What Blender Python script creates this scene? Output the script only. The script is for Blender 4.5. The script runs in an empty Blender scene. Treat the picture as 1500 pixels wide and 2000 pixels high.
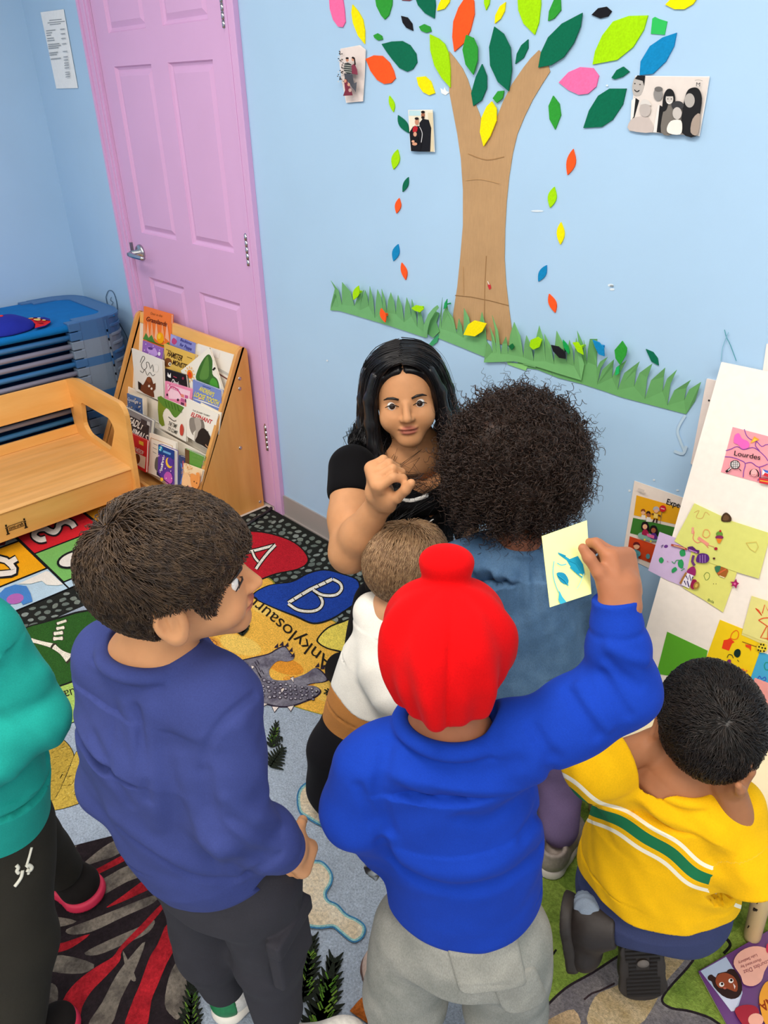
import bpy, bmesh, math, random
import numpy as np
from mathutils import Vector, Matrix
random.seed(7); RNG = np.random.default_rng(7)
SC = bpy.context.scene
COL = SC.collection

# ------------------------------------------------------------------ camera
F_PX = 1465.2909
CAM_PITCH, CAM_YAW, CAM_ROLL = 0.5121, 0.8191, -0.0205
CAM_POS = np.array([3.9321, -1.579, 1.5568])
def _axes():
    p, y, r = CAM_PITCH, CAM_YAW, CAM_ROLL
    d = np.array([-math.sin(y)*math.cos(p), math.cos(y)*math.cos(p), -math.sin(p)])
    ri = np.array([math.cos(y), math.sin(y), 0.0])
    up = np.cross(ri, d)
    return math.cos(r)*ri + math.sin(r)*up, -math.sin(r)*ri + math.cos(r)*up, d
CR, CU, CD = _axes()
def ray(u, v): return CD + CR*((u-750)/F_PX) - CU*((v-1000)/F_PX)
def at(u, v, w):
    """point seen at photo position (u, v), w metres along the view axis"""
    return CAM_POS + ray(u, v)*w
def on(u, v, P0, n):
    """point of the plane (P0, n) seen at photo position (u, v)"""
    d = ray(u, v); P0 = np.asarray(P0, float); n = np.asarray(n, float)
    return CAM_POS + d*(((P0-CAM_POS) @ n)/(d @ n))
def wall(u, v, y=0.0): return on(u, v, (0, y, 0), (0, 1, 0))
def flo(u, v, z=0.0): return on(u, v, (0, 0, z), (0, 0, 1))

cam = bpy.data.cameras.new('camera'); cam_o = bpy.data.objects.new('camera', cam); COL.objects.link(cam_o)
cam.sensor_fit = 'VERTICAL'; cam.sensor_height = 36.0; cam.lens = F_PX*36.0/2000.0
cam.clip_start = 0.02; cam.clip_end = 50
m = Matrix(((CR[0], CU[0], -CD[0], CAM_POS[0]), (CR[1], CU[1], -CD[1], CAM_POS[1]), (CR[2], CU[2], -CD[2], CAM_POS[2]), (0, 0, 0, 1)))
cam_o.matrix_world = m
SC.camera = cam_o

# ------------------------------------------------------------------ colour and materials
def lin(h):
    if isinstance(h, (tuple, list)): r, g, b = [c/255.0 for c in h]
    else:
        h = h.lstrip('#'); r, g, b = [int(h[i:i+2], 16)/255.0 for i in (0, 2, 4)]
    f = lambda c: c/12.92 if c <= 0.04045 else ((c+0.055)/1.055)**2.4
    return (f(r), f(g), f(b), 1.0)
_M = {}
def mat(col, kind='plain', rough=None, **kw):
    key = (str(col), kind, rough, tuple(sorted(kw.items())))
    if key in _M: return _M[key]
    m = bpy.data.materials.new(kind + '_' + str(col).strip('#').replace(' ', '')); m.use_nodes = True
    nt = m.node_tree; N = nt.nodes; L = nt.links
    b = N['Principled BSDF']; c = lin(col)
    b.inputs['Base Color'].default_value = c
    R = {'plain': .55, 'paper': .75, 'felt': .95, 'wood': .38, 'rug': 1.0, 'skin': .5, 'hair': .42, 'wallpaint': .5, 'metal': .28,
         'plastic': .4, 'cloth': .9, 'denim': .92, 'leather': .55, 'glossy': .25, 'kraft': .8, 'fleece': .92, 'shag': 1.0, 'clear': .15}.get(kind, .6)
    b.inputs['Roughness'].default_value = R if rough is None else rough
    b.inputs['Specular IOR Level'].default_value = .5 if kind in ('plastic', 'glossy', 'metal', 'leather', 'wood') else .2
    tc = N.new('ShaderNodeTexCoord'); tc.location = (-900, 0)
    def noise(scale, detail=3, src=None, rough=.5):
        n = N.new('ShaderNodeTexNoise'); n.inputs['Scale'].default_value = scale; n.inputs['Detail'].default_value = detail
        n.inputs['Roughness'].default_value = rough
        L.new(src if src is not None else tc.outputs['Object'], n.inputs['Vector']); return n.outputs['Fac']
    def mapped(sx, sy, sz):
        mp = N.new('ShaderNodeMapping'); mp.inputs['Scale'].default_value = (sx, sy, sz)
        L.new(tc.outputs['Object'], mp.inputs['Vector']); return mp.outputs['Vector']
    def bump(fac, strength, dist):
        bp = N.new('ShaderNodeBump'); bp.inputs['Strength'].default_value = strength; bp.inputs['Distance'].default_value = dist
        L.new(fac, bp.inputs['Height']); L.new(bp.outputs['Normal'], b.inputs['Normal'])
    def vary(fac, lo, hi, f0=.3, f1=.7, base=None):
        mr = N.new('ShaderNodeMapRange'); mr.inputs['From Min'].default_value = f0; mr.inputs['From Max'].default_value = f1
        mr.inputs['To Min'].default_value = lo; mr.inputs['To Max'].default_value = hi
        L.new(fac, mr.inputs['Value'])
        hs = N.new('ShaderNodeHueSaturation')
        if base is None: hs.inputs['Color'].default_value = c
        else: L.new(base, hs.inputs['Color'])
        L.new(mr.outputs['Result'], hs.inputs['Value']); L.new(hs.outputs['Color'], b.inputs['Base Color']); return hs.outputs['Color']
    def mixc(fac, c2, f0, f1):
        mr = N.new('ShaderNodeMapRange'); mr.inputs['From Min'].default_value = f0; mr.inputs['From Max'].default_value = f1
        L.new(fac, mr.inputs['Value'])
        mx = N.new('ShaderNodeMix'); mx.data_type = 'RGBA'; mx.inputs['A'].default_value = c; mx.inputs['B'].default_value = lin(c2)
        L.new(mr.outputs['Result'], mx.inputs['Factor']); L.new(mx.outputs['Result'], b.inputs['Base Color']); return mx.outputs['Result']
    if kind == 'felt':
        n = noise(260, 4); vary(n, .9, 1.08); bump(n, .25, .001); b.inputs['Sheen Weight'].default_value = .05
    elif kind == 'paper':
        n = noise(60, 4); vary(n, .97, 1.02); bump(n, .1, .001)
    elif kind == 'kraft':
        n = noise(7, 6, rough=.65); n2 = noise(40, 4, mapped(6, 6, .8)); o = vary(n, .9, 1.08)
        vary(n2, .95, 1.04, base=o); bump(n, .35, .006)
    elif kind in ('cloth', 'fleece'):
        n = noise(500, 3); n2 = noise(22, 3); o = vary(n2, .95, 1.05); vary(n, .93, 1.06, base=o); bump(n, .2, .001)
        b.inputs['Sheen Weight'].default_value = .02; b.inputs['Specular IOR Level'].default_value = .1
    elif kind == 'denim':
        n = noise(600, 2, mapped(1, 1, .4)); n2 = noise(16, 5); o = mixc(n2, kw.get('c2', '#9a9b98'), .42, .75); vary(n, .85, 1.12, base=o); bump(n, .25, .001)
    elif kind == 'rug':
        n = noise(210, 4, rough=.7); n2 = noise(60, 3); n3 = noise(6, 3); a = kw.get('amp', .2)
        o = vary(n, 1-a*1.5, 1+a*1.35, .3, .7); o = vary(n2, 1-a*.35, 1+a*.35, base=o); vary(n3, .93, 1.06, base=o); bump(n, .9, .004)
    elif kind == 'shag':
        n = noise(150, 5, rough=.75); n2 = noise(28, 3); o = mixc(n2, kw.get('c2', '#888888'), .38, .68); vary(n, .62, 1.3, .32, .68, base=o); bump(n, 1.0, .006)
    elif kind == 'wood':
        ax = kw.get('ax', 'y'); s = {'x': (1.2, 9, 9), 'y': (9, 1.2, 9), 'z': (9, 9, 1.2)}[ax]
        v = mapped(*s); n = noise(2.2, 5, v, .6); w = N.new('ShaderNodeTexWave'); w.inputs['Scale'].default_value = .7
        w.inputs['Distortion'].default_value = 9; w.inputs['Detail'].default_value = 3; w.inputs['Detail Scale'].default_value = 1.2
        L.new(v, w.inputs['Vector']); o = mixc(n, kw.get('c2', '#d9ab6e'), .35, .75); vary(w.outputs['Fac'], .95, 1.03, 0, 1, base=o)
    elif kind == 'wallpaint':
        n = noise(3.2, 4); n2 = noise(170, 2); vary(n, .975, 1.025); bump(n2, .06, .002)
    elif kind == 'skin':
        n = noise(45, 3); o = vary(n, .95, 1.04)
        at_ = N.new('ShaderNodeAttribute'); at_.attribute_name = 'tint'
        mx = N.new('ShaderNodeMix'); mx.data_type = 'RGBA'; L.new(o, mx.inputs['A']); mx.inputs['B'].default_value = lin(kw.get('lip', '#a8564d'))
        L.new(at_.outputs['Fac'], mx.inputs['Factor']); L.new(mx.outputs['Result'], b.inputs['Base Color'])
        b.inputs['Subsurface Weight'].default_value = .12; b.inputs['Subsurface Radius'].default_value = (.012, .005, .003); b.inputs['Subsurface Scale'].default_value = .6
        bump(noise(320, 2), .06, .001)
    elif kind == 'hair':
        n = noise(4, 2, mapped(30, 30, 30)); mixc(n, kw.get('c2', col), .35, .7)
        b.inputs['Specular IOR Level'].default_value = .45
    elif kind == 'metal':
        b.inputs['Metallic'].default_value = 1.0
    elif kind == 'leather':
        n = noise(140, 4); vary(n, .85, 1.12); bump(n, .2, .001)
    elif kind == 'clear':
        b.inputs['Transmission Weight'].default_value = .75; b.inputs['IOR'].default_value = 1.45
    elif kind == 'plain':
        pass
    if 'emit' in kw:
        b.inputs['Emission Color'].default_value = c; b.inputs['Emission Strength'].default_value = kw['emit']
    _M[key] = m; return m

# ------------------------------------------------------------------ objects
def tag(o, label=None, cat=None, group=None, kind=None):
    if label: o['label'] = label
    if cat: o['category'] = cat
    if group: o['group'] = group
    if kind: o['kind'] = kind
    return o
def empty(name, loc, label=None, cat=None, group=None):
    o = bpy.data.objects.new(name, None); COL.objects.link(o); o.location = Vector([float(a) for a in loc]); o.empty_display_size = .05
    return tag(o, label, cat, group)
_EL = {}
class MB:
    """collects faces (world space) and links them as one mesh object"""
    def __init__(s): s.v = []; s.f = []; s.m = []; s.mats = []; s.sm = []
    def mi(s, m):
        if m not in s.mats: s.mats.append(m)
        return s.mats.index(m)
    def add(s, vs, fs, m, smooth=False):
        o = len(s.v); s.v += [tuple(float(c) for c in p) for p in vs]; i = s.mi(m)
        for f in fs: s.f.append([o+k for k in f]); s.m.append(i); s.sm.append(smooth)
    def box(s, lo, hi, m, R=None, o=None):
        (x0, y0, z0), (x1, y1, z1) = lo, hi
        vs = [(x0, y0, z0), (x1, y0, z0), (x1, y1, z0), (x0, y1, z0), (x0, y0, z1), (x1, y0, z1), (x1, y1, z1), (x0, y1, z1)]
        if R is not None: vs = [np.asarray(o) + np.asarray(R) @ np.asarray(p) for p in vs]
        s.add(vs, [(0, 3, 2, 1), (4, 5, 6, 7), (0, 1, 5, 4), (1, 2, 6, 5), (2, 3, 7, 6), (3, 0, 4, 7)], m)
    def prism(s, pts, vec, m, m_side=None):
        """polygon pts extruded by vec (pts is the visible face)"""
        pts = [np.asarray(p, float) for p in pts]; vec = np.asarray(vec, float); n = len(pts)
        A = sum((np.cross(pts[i], pts[(i+1) % n]) for i in range(n)), np.zeros(3))
        if A @ vec > 0: pts = pts[::-1]
        s.add(pts, [list(range(n))], m)
        s.add([p+vec for p in pts], [list(range(n))[::-1]], m_side or m)
        s.add(pts + [p+vec for p in pts], [((i+1) % n, i, n+i, n+(i+1) % n) for i in range(n)], m_side or m)
    def poly(s, pts, m): s.add(pts, [list(range(len(pts)))], m)
    def tube(s, pts, r, m, n=8, cap=True, smooth=True):
        pts = [np.asarray(p, float) for p in pts]; rr = r if hasattr(r, '__len__') else [r]*len(pts)
        ref = None; vs = []; fs = []
        for i, p in enumerate(pts):
            t = pts[min(i+1, len(pts)-1)] - pts[max(i-1, 0)]; t = t/(np.linalg.norm(t)+1e-12)
            if ref is None:
                ref = np.cross(t, (0, 0, 1.0)) if abs(t[2]) < .9 else np.cross(t, (1.0, 0, 0))
            ref = ref - t*(ref @ t); ref /= np.linalg.norm(ref)+1e-12; b = np.cross(t, ref)
            for k in range(n):
                a = 2*math.pi*k/n; vs.append(p + rr[i]*(math.cos(a)*ref + math.sin(a)*b))
        for i in range(len(pts)-1):
            for k in range(n):
                fs.append((i*n+k, i*n+(k+1) % n, (i+1)*n+(k+1) % n, (i+1)*n+k))
        if cap: fs.append(list(range(n))[::-1]); fs.append([(len(pts)-1)*n+k for k in range(n)])
        s.add(vs, fs, m, smooth)
    def lathe(s, c, prof, m, n=24, axis=(0, 0, 1)):
        ax = np.asarray(axis, float); ax /= np.linalg.norm(ax); e = np.cross(ax, (1, 0, 0) if abs(ax[0]) < .9 else (0, 1, 0)); e /= np.linalg.norm(e); g = np.cross(ax, e)
        vs = []; c = np.asarray(c, float)
        for (r, h) in prof:
            for k in range(n):
                a = 2*math.pi*k/n; vs.append(c + ax*h + r*(math.cos(a)*e+math.sin(a)*g))
        fs = [(i*n+k, i*n+(k+1) % n, (i+1)*n+(k+1) % n, (i+1)*n+k) for i in range(len(prof)-1) for k in range(n)]
        fs.append(list(range(n))[::-1]); fs.append([(len(prof)-1)*n+k for k in range(n)])
        s.add(vs, fs, m, True)
    def text(s, txt, o, ex, ey, size, m, bold=0.0, center=True, fit=None):
        """lettering lying in the plane o, ex (reading direction), ey (up)"""
        cu = bpy.data.curves.new('lettering', 'FONT'); cu.body = txt; cu.size = 1.0; cu.offset = bold
        ob = bpy.data.objects.new('lettering', cu); COL.objects.link(ob)
        me = bpy.data.meshes.new_from_object(ob); bpy.data.objects.remove(ob); bpy.data.curves.remove(cu)
        vv = np.array([v.co[:2] for v in me.vertices]) if len(me.vertices) else np.zeros((0, 2))
        if len(vv) == 0: return
        fs = [list(p.vertices) for p in me.polygons]; bpy.data.meshes.remove(me)
        lo = vv.min(0); hi = vv.max(0); w = hi[0]-lo[0]
        sx = size; sy = size
        if fit: sx = fit/max(w, 1e-6)
        off = np.array([(lo[0]+hi[0])/2 if center else lo[0], .35])
        q = (vv-off)*np.array([sx, sy])
        o = np.asarray(o, float); ex = np.asarray(ex, float); ey = np.asarray(ey, float)
        s.add([o + ex*a + ey*b for a, b in q], fs, m)
    def build(s, name, parent=None, bevel=0, smooth_angle=None, recalc=False, seg=2):
        me = bpy.data.meshes.new(name); V = np.array(s.v) if s.v else np.zeros((0, 3))
        off = np.array([(V[:, 0].min()+V[:, 0].max())/2, (V[:, 1].min()+V[:, 1].max())/2, V[:, 2].min()])
        me.from_pydata([tuple(p) for p in (V-off)], [], s.f)
        for m in s.mats: me.materials.append(m)
        me.polygons.foreach_set('material_index', s.m); me.polygons.foreach_set('use_smooth', s.sm); me.update()
        o = bpy.data.objects.new(name, me); COL.objects.link(o); put(o, off, parent)
        if recalc:
            bm = bmesh.new(); bm.from_mesh(me); bmesh.ops.recalc_face_normals(bm, faces=bm.faces); bm.to_mesh(me); bm.free()
        if bevel:
            b = o.modifiers.new('bevel', 'BEVEL'); b.width = bevel; b.segments = seg; b.limit_method = 'ANGLE'; b.angle_limit = .6; b.harden_normals = False
        return o
def put(o, off, parent):
    o.location = Vector([float(a) for a in off])
    if parent is not None:
        o.parent = parent
        # parents carry no rotation, so the world position is a plain sum
        p = parent; w = Vector((0, 0, 0))
        while p is not None: w += p.location; p = p.parent
        o.location = Vector([float(a) for a in off]) - w
def np_mesh(name, V, Fq, m, parent=None, smooth=True, attr=None):
    """fast mesh from numpy arrays (all faces the same size)"""
    V = np.asarray(V, np.float32); Fq = np.asarray(Fq, np.int32)
    off = np.array([(V[:, 0].min()+V[:, 0].max())/2, (V[:, 1].min()+V[:, 1].max())/2, V[:, 2].min()], np.float32)
    me = bpy.data.meshes.new(name); k = Fq.shape[1]
    me.vertices.add(len(V)); me.vertices.foreach_set('co', (V-off).ravel())
    me.loops.add(Fq.size); me.loops.foreach_set('vertex_index', Fq.ravel())
    me.polygons.add(len(Fq)); me.polygons.foreach_set('loop_start', np.arange(0, Fq.size, k, dtype=np.int32))
    me.polygons.foreach_set('use_smooth', np.full(len(Fq), smooth))
    for mm in (m if isinstance(m, (list, tuple)) else [m]): me.materials.append(mm)
    if attr:
        for nm, a in attr.items():
            A = me.attributes.new(nm, 'FLOAT', 'POINT'); A.data.foreach_set('value', np.asarray(a, np.float32))
    me.update(calc_edges=True); me.validate()
    o = bpy.data.objects.new(name, me); COL.objects.link(o); put(o, off, parent)
    return o
def smooth_poly(pts, n=6, closed=True):
    """Catmull-Rom through the points"""
    P = np.array(pts, float); N = len(P); out = []
    for i in range(N if closed else N-1):
        if closed: a, b, c, d = P[(i-1) % N], P[i], P[(i+1) % N], P[(i+2) % N]
        else: a, b, c, d = P[max(i-1, 0)], P[i], P[i+1], P[min(i+2, N-1)]
        for t in np.linspace(0, 1, n, endpoint=False):
            out.append(.5*((2*b)+(-a+c)*t+(2*a-5*b+4*c-d)*t*t+(-a+3*b-3*c+d)*t**3))
    if not closed: out.append(P[-1])
    return out
class Art:
    """flat print on a surface: shapes traced in photo positions on the plane (P0, n); every layer lies a hair above the last"""
    def __init__(s, mb, P0, n, step=.00025, kind='paper', lift=.0004, mapf=None, amp=None):
        s.mb = mb; s.P0 = np.asarray(P0, float); s.n = np.asarray(n, float)/np.linalg.norm(n); s.step = step; s.k = 1; s.kind = kind; s.lift = lift; s.mapf = mapf; s.kw = {} if amp is None else {'amp': amp}
        if (CAM_POS-s.P0) @ s.n < 0: s.n = -s.n
    def pt(s, p):
        q = s.mapf(*p) if s.mapf else on(p[0], p[1], s.P0, s.n)
        return q + s.n*(s.lift + s.step*s.k)
    def mm(s, c): return c if not isinstance(c, (str, tuple)) else mat(c, s.kind, **s.kw)
    def poly(s, pts, c, sm=0):
        if sm: pts = smooth_poly(pts, sm)
        P = [s.pt(p) for p in pts]
        A = sum((np.cross(P[i], P[(i+1) % len(P)]) for i in range(len(P))), np.zeros(3))
        if A @ s.n < 0: P = P[::-1]
        s.mb.poly(P, s.mm(c)); s.k += 1
    def disc(s, c, rx, ry=None, col='#000000', n=20, rot=0):
        ry = rx if ry is None else ry; ca, sa = math.cos(rot), math.sin(rot)
        s.poly([(c[0]+rx*math.cos(t)*ca-ry*math.sin(t)*sa, c[1]+rx*math.cos(t)*sa+ry*math.sin(t)*ca) for t in np.linspace(0, 2*math.pi, n, endpoint=False)], col)
    def line(s, pts, w, c, sm=0, closed=False):
        if sm: pts = smooth_poly(pts, sm, closed)
        P = np.array([tuple(p) for p in pts], float)
        if closed: P = np.vstack([P, P[:1]])
        T = np.gradient(P, axis=0); T /= (np.linalg.norm(T, axis=1, keepdims=True)+1e-9); Nn = np.stack([-T[:, 1], T[:, 0]], 1)*w/2
        A = P+Nn; B = P-Nn; va = [s.pt(p) for p in A]; vb = [s.pt(p) for p in B]; n = len(P)
        flip = np.cross(va[1]-va[0], vb[0]-va[0]) @ s.n < 0
        fs = [((i, i+1, n+i+1, n+i) if not flip else (i, n+i, n+i+1, i+1)) for i in range(n-1)]
        s.mb.add(va+vb, fs, s.mm(c)); s.k += 1
    def text(s, txt, p0, p1, h, c, bold=0.0):
        """lettering with its middle line from p0 to p1 (photo positions), letters h photo units tall"""
        p0 = np.array(p0, float); p1 = np.array(p1, float); d = p1-p0; up = np.array([d[1], -d[0]])/np.linalg.norm(d)*h
        mid = (p0+p1)/2; O = s.pt(mid); ex = s.pt(mid+d/2)-s.pt(mid-d/2); L = np.linalg.norm(ex)
        ey = s.pt(mid+up/2)-s.pt(mid-up/2)
        s.mb.text(txt, O, ex/L, ey/np.linalg.norm(ey), np.linalg.norm(ey)*1.35, s.mm(c), bold, fit=L); s.k += 1
    def textb(s, txt, p0, p1, up, c, bold=0.0):
        """lettering along p0-p1 with an explicit up vector (photo units) = cap height"""
        p0 = np.array(p0, float); p1 = np.array(p1, float); mid = (p0+p1)/2; up = np.array(up, float)
        O = s.pt(mid); ex = s.pt(p1)-s.pt(p0); L = np.linalg.norm(ex); ey = s.pt(mid+up/2)-s.pt(mid-up/2)
        s.mb.text(txt, O, ex/L, ey/np.linalg.norm(ey), np.linalg.norm(ey)*1.4, s.mm(c), bold, fit=L); s.k += 1

# ------------------------------------------------------------------ implicit surfaces (bodies, clothes, soft things)
def V3(*a): return np.array(a, np.float64)
def nrm(a): a = np.asarray(a, float); return a/(np.linalg.norm(a)+1e-12)
def smin(a, b, k):
    h = np.clip(.5+.5*(b-a)/k, 0, 1); return b+(a-b)*h-k*h*(1-h)
def smax(a, b, k): return -smin(-a, -b, k)
def cone(P, a, b, ra, rb):
    a = np.asarray(a, P.dtype); ba = np.asarray(b, P.dtype)-a; pa = P-a
    t = np.clip((pa @ ba)/P.dtype.type(ba @ ba+1e-12), 0, 1); q = pa-t[:, None]*ba
    return np.sqrt(np.einsum('ij,ij->i', q, q)) - (P.dtype.type(ra)+P.dtype.type(rb-ra)*t)
def ell(P, c, r, R=None):
    q = P-np.asarray(c, P.dtype)
    if R is not None: q = q @ np.asarray(R, P.dtype).T
    r = np.asarray(r, P.dtype); a = q/r; k0 = np.sqrt(np.einsum('ij,ij->i', a, a)); a = a/r; k1 = np.sqrt(np.einsum('ij,ij->i', a, a))
    return k0*(k0-1)/np.maximum(k1, 1e-9)
def chain(P, pts, rad, k=.012):
    d = None
    for i in range(len(pts)-1):
        e = cone(P, pts[i], pts[i+1], rad[i], rad[i+1]); d = e if d is None else smin(d, e, k)
    return d
def rbox(P, c, h, r, R=None):
    q = P-np.asarray(c, P.dtype)
    if R is not None: q = q @ np.asarray(R, P.dtype).T
    q = np.abs(q)-(np.asarray(h, P.dtype)-P.dtype.type(r)); return np.sqrt((np.maximum(q, 0)**2).sum(1))+np.minimum(q.max(1), 0)-r
def polyd(P, pts):
    d = None
    for i in range(len(pts)-1):
        e = cone(P, pts[i], pts[i+1], 0, 0); d = e if d is None else np.minimum(d, e)
    return d
def groove(P, pts, depth, width): return depth*np.exp(-(polyd(P, pts)/width)**2)
def wrink(P, amp, f, seed=0, dirv=None):
    """soft cloth folds: warped sine ridges running across dirv"""
    r = np.random.default_rng(seed); out = np.zeros(len(P), P.dtype)
    for i in range(4):
        k = r.normal(size=3)
        if dirv is not None: k = k*.45+np.asarray(dirv)*2.0
        k = k/np.linalg.norm(k)*f*(.6+.35*i); k2 = r.normal(size=3)*f*.45; ph = r.uniform(0, 6.28, 2).astype(P.dtype); k = k.astype(P.dtype); k2 = k2.astype(P.dtype)
        out += np.sin(P @ k + 1.6*np.sin(P @ k2+ph[0]) + ph[1])/(1+.5*i)
    return amp*out/2.2
def near(P, c, rad, f):
    """evaluate f only for points within rad of c"""
    q = P-np.asarray(c, P.dtype); q = np.sqrt(np.einsum('ij,ij->i', q, q)); m_ = q < rad; out = np.maximum(q-rad*.8, rad*.2)
    if m_.any(): out[m_] = f(P[m_])
    return out
def sdf_mesh(f, lo, hi, h):
    lo = np.asarray(lo, float); hi = np.asarray(hi, float); S = 4; H = h*S
    n = np.ceil((hi-lo)/H).astype(int)+1
    g = np.stack(np.meshgrid(*[lo[i]+H*(np.arange(n[i])+.5) for i in range(3)], indexing='ij'), -1).reshape(-1, 3).astype(np.float32)
    dc = f(g).reshape(n)
    act = np.abs(dc) < H*1.12
    # nodes: every fine node of an active block (plus its far faces)
    nf = n*S+1; D = np.full(nf, 1.0, np.float32)
    up = np.where(dc < 0, -1.0, 1.0).astype(np.float32)
    D[:-1, :-1, :-1] = np.repeat(np.repeat(np.repeat(up, S, 0), S, 1), S, 2)
    M = np.zeros(nf, bool); a4 = np.repeat(np.repeat(np.repeat(act, S, 0), S, 1), S, 2)
    for i in (0, 1):
        for j in (0, 1):
            for k in (0, 1): M[i:i+a4.shape[0], j:j+a4.shape[1], k:k+a4.shape[2]] |= a4
    idx = np.argwhere(M); D[M] = f((lo+idx*h).astype(np.float32))
    # surface nets
    ins = D < 0
    s = sum(ins[i:nf[0]-1+i, j:nf[1]-1+j, k:nf[2]-1+k].astype(np.int8) for i in (0, 1) for j in (0, 1) for k in (0, 1))
    cells = np.argwhere((s > 0) & (s < 8)); vid = np.full(s.shape, -1, np.int64); vid[tuple(cells.T)] = np.arange(len(cells))
    cor = np.array([(i, j, k) for i in (0, 1) for j in (0, 1) for k in (0, 1)])
    dv = np.stack([D[tuple((cells+c).T)] for c in cor], 1)
    acc = np.zeros((len(cells), 3)); cnt = np.zeros(len(cells))
    for a in range(8):
        for b in range(a+1, 8):
            if np.abs(cor[a]-cor[b]).sum() == 1:
                da, db = dv[:, a], dv[:, b]; x = (da < 0) != (db < 0); t = np.where(x, da/np.where(x, da-db, 1), 0)
                acc += np.where(x[:, None], cor[a]+t[:, None]*(cor[b]-cor[a]), 0); cnt += x
    V = lo+h*(cells+acc/np.maximum(cnt, 1)[:, None])
    Fs = []
    for ax in range(3):
        sl0 = [slice(None)]*3; sl1 = [slice(None)]*3; sl0[ax] = slice(0, -1); sl1[ax] = slice(1, None)
        a = ins[tuple(sl0)]; b = ins[tuple(sl1)]; e = np.argwhere(a != b); u, w = (ax+1) % 3, (ax+2) % 3
        ok = (e[:, u] > 0) & (e[:, w] > 0) & (e[:, u] < s.shape[u]) & (e[:, w] < s.shape[w]); e = e[ok]
        du = np.zeros(3, int); du[u] = 1; dw = np.zeros(3, int); dw[w] = 1
        q = np.stack([vid[tuple((e-du-dw).T)], vid[tuple((e-dw).T)], vid[tuple(e.T)], vid[tuple((e-du).T)]], 1)
        fl = ~a[tuple(e.T)]; q[fl] = q[fl][:, ::-1]; Fs.append(q)
    Fq = np.vstack(Fs); Fq = Fq[(Fq >= 0).all(1)]
    # one Newton step towards the surface
    e = h*.35; V = V.astype(np.float32); d0 = f(V); G = np.stack([f(V+np.eye(3, dtype=np.float32)[i]*np.float32(e))-d0 for i in range(3)], 1)/e
    st = np.clip(-d0/np.maximum((G**2).sum(1), .05), -h, h); V = V+G*st[:, None]
    return V, Fq
def strands(lines, rad, n=3, taper=True):
    """thin tubes along many polylines of equal length: lines (K, T, 3)"""
    L = np.asarray(lines, float); K, T, _ = L.shape
    t = np.gradient(L, axis=1); t /= np.linalg.norm(t, axis=2, keepdims=True)+1e-9
    ref = np.cross(t, np.array([.31, .52, .79])); ref /= np.linalg.norm(ref, axis=2, keepdims=True)+1e-9; b = np.cross(t, ref)
    rr = np.asarray(rad, float); rr = (np.full((K, 1, 1), rr) if rr.ndim == 0 else rr.reshape(K, 1, 1))
    if taper: rr = rr*np.linspace(1, .35, T).reshape(1, T, 1)
    V = np.stack([L+rr*(math.cos(2*math.pi*k/n)*ref+math.sin(2*math.pi*k/n)*b) for k in range(n)], 2).reshape(-1, 3)
    base = (np.arange(K)[:, None, None]*T+np.arange(T-1)[None, :, None])*n; k = np.arange(n)[None, None, :]
    F_ = np.stack([base+k, base+(k+1) % n, base+n+(k+1) % n, base+n+k], -1).reshape(-1, 4)
    return V, F_
def join(*vf):
    Vs = []; Fs = []; o = 0
    for V, F_ in vf: Vs.append(V); Fs.append(F_+o); o += len(V)
    return np.vstack(Vs), np.vstack(Fs)
# ================================================================== the room
BLUE = '#aecfec'; PINK = '#dcaed9'
XL, XR = .6474, 1.5614; DTOP = 2.035
def struct(mb, name, **k):
    return tag(mb.build(name, **k), kind='structure')
b = MB(); b.box((-.1, -5.1, -.05), (6.1, .1, 0), mat('#d3ccc2', 'wallpaint', .35)); fl = struct(b, 'floor'); tag(fl, 'pale beige sheet vinyl floor around the rugs')
b = MB(); b.box((-.1, -5.1, 2.62), (6.1, .1, 2.7), mat('#f2f0ec', 'wallpaint', .8)); struct(b, 'ceiling')
wp = mat(BLUE, 'wallpaint', .42)
b = MB(); b.box((-.1, -5.1, 0), (0, .1, 2.62), wp); wl = struct(b, 'wall_left'); tag(wl, 'light blue painted side wall behind the stacked cots')
b = MB(); b.box((0, 0, 0), (XL-.012, .1, 2.62), wp); b.box((XR+.012, 0, 0), (6.1, .1, 2.62), wp); b.box((XL-.012, 0, DTOP), (XR+.012, .1, 2.62), wp)
b.box((XL-.012, .06, 0), (XR+.012, .1, DTOP), wp)
A = Art(b, (0, 0, 0), (0, 1, 0), kind='plain')
for c, r in [((1193, 557), (6, 3)), ((1196, 565), (5, 2.5)), ((1050, 412), (13, 2)), ((1230, 958), (2.5, 2.5)), ((1278, 937), (2.5, 2)), ((1324, 957), (3, 2)), ((136, 566), (2, 2)), ((640, 704), (2, 2)), ((1187, 167), (2.5, 2))]:
    A.disc(c, r[0], r[1], '#dfeaf2', 8)
A.disc((1196, 558), 4, 1.6, '#8b97a0', 8)
A.line([(1340, 810), (1325, 838), (1330, 860), (1338, 880)], 5, '#b9d2e4', 4); A.line([(1318, 880), (1335, 885), (1342, 870)], 6, '#bcd4e6', 4)
A.line([(208, 580), (213, 568), (222, 570), (229, 590), (230, 615), (223, 620), (214, 606), (208, 580)], 1.2, '#44607a', 5)
A.line([(219, 580), (217, 586), (222, 590), (219, 596)], 1, '#44607a', 3); A.line([(226, 618), (240, 640), (250, 660), (258, 690)], 1.3, '#44607a', 4)
A.line([(236, 650), (233, 656), (238, 660)], 1.2, '#44607a', 3)
A.line([(1417, 643), (1421, 658), (1428, 672), (1440, 704)], 1.6, '#4f9aa8', 4); A.line([(1425, 648), (1419, 662), (1413, 680), (1410, 704)], 1.4, '#7fb6cc', 4)
wb = struct(b, 'wall_back'); tag(wb, 'light blue painted wall with the paper tree')
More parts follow.
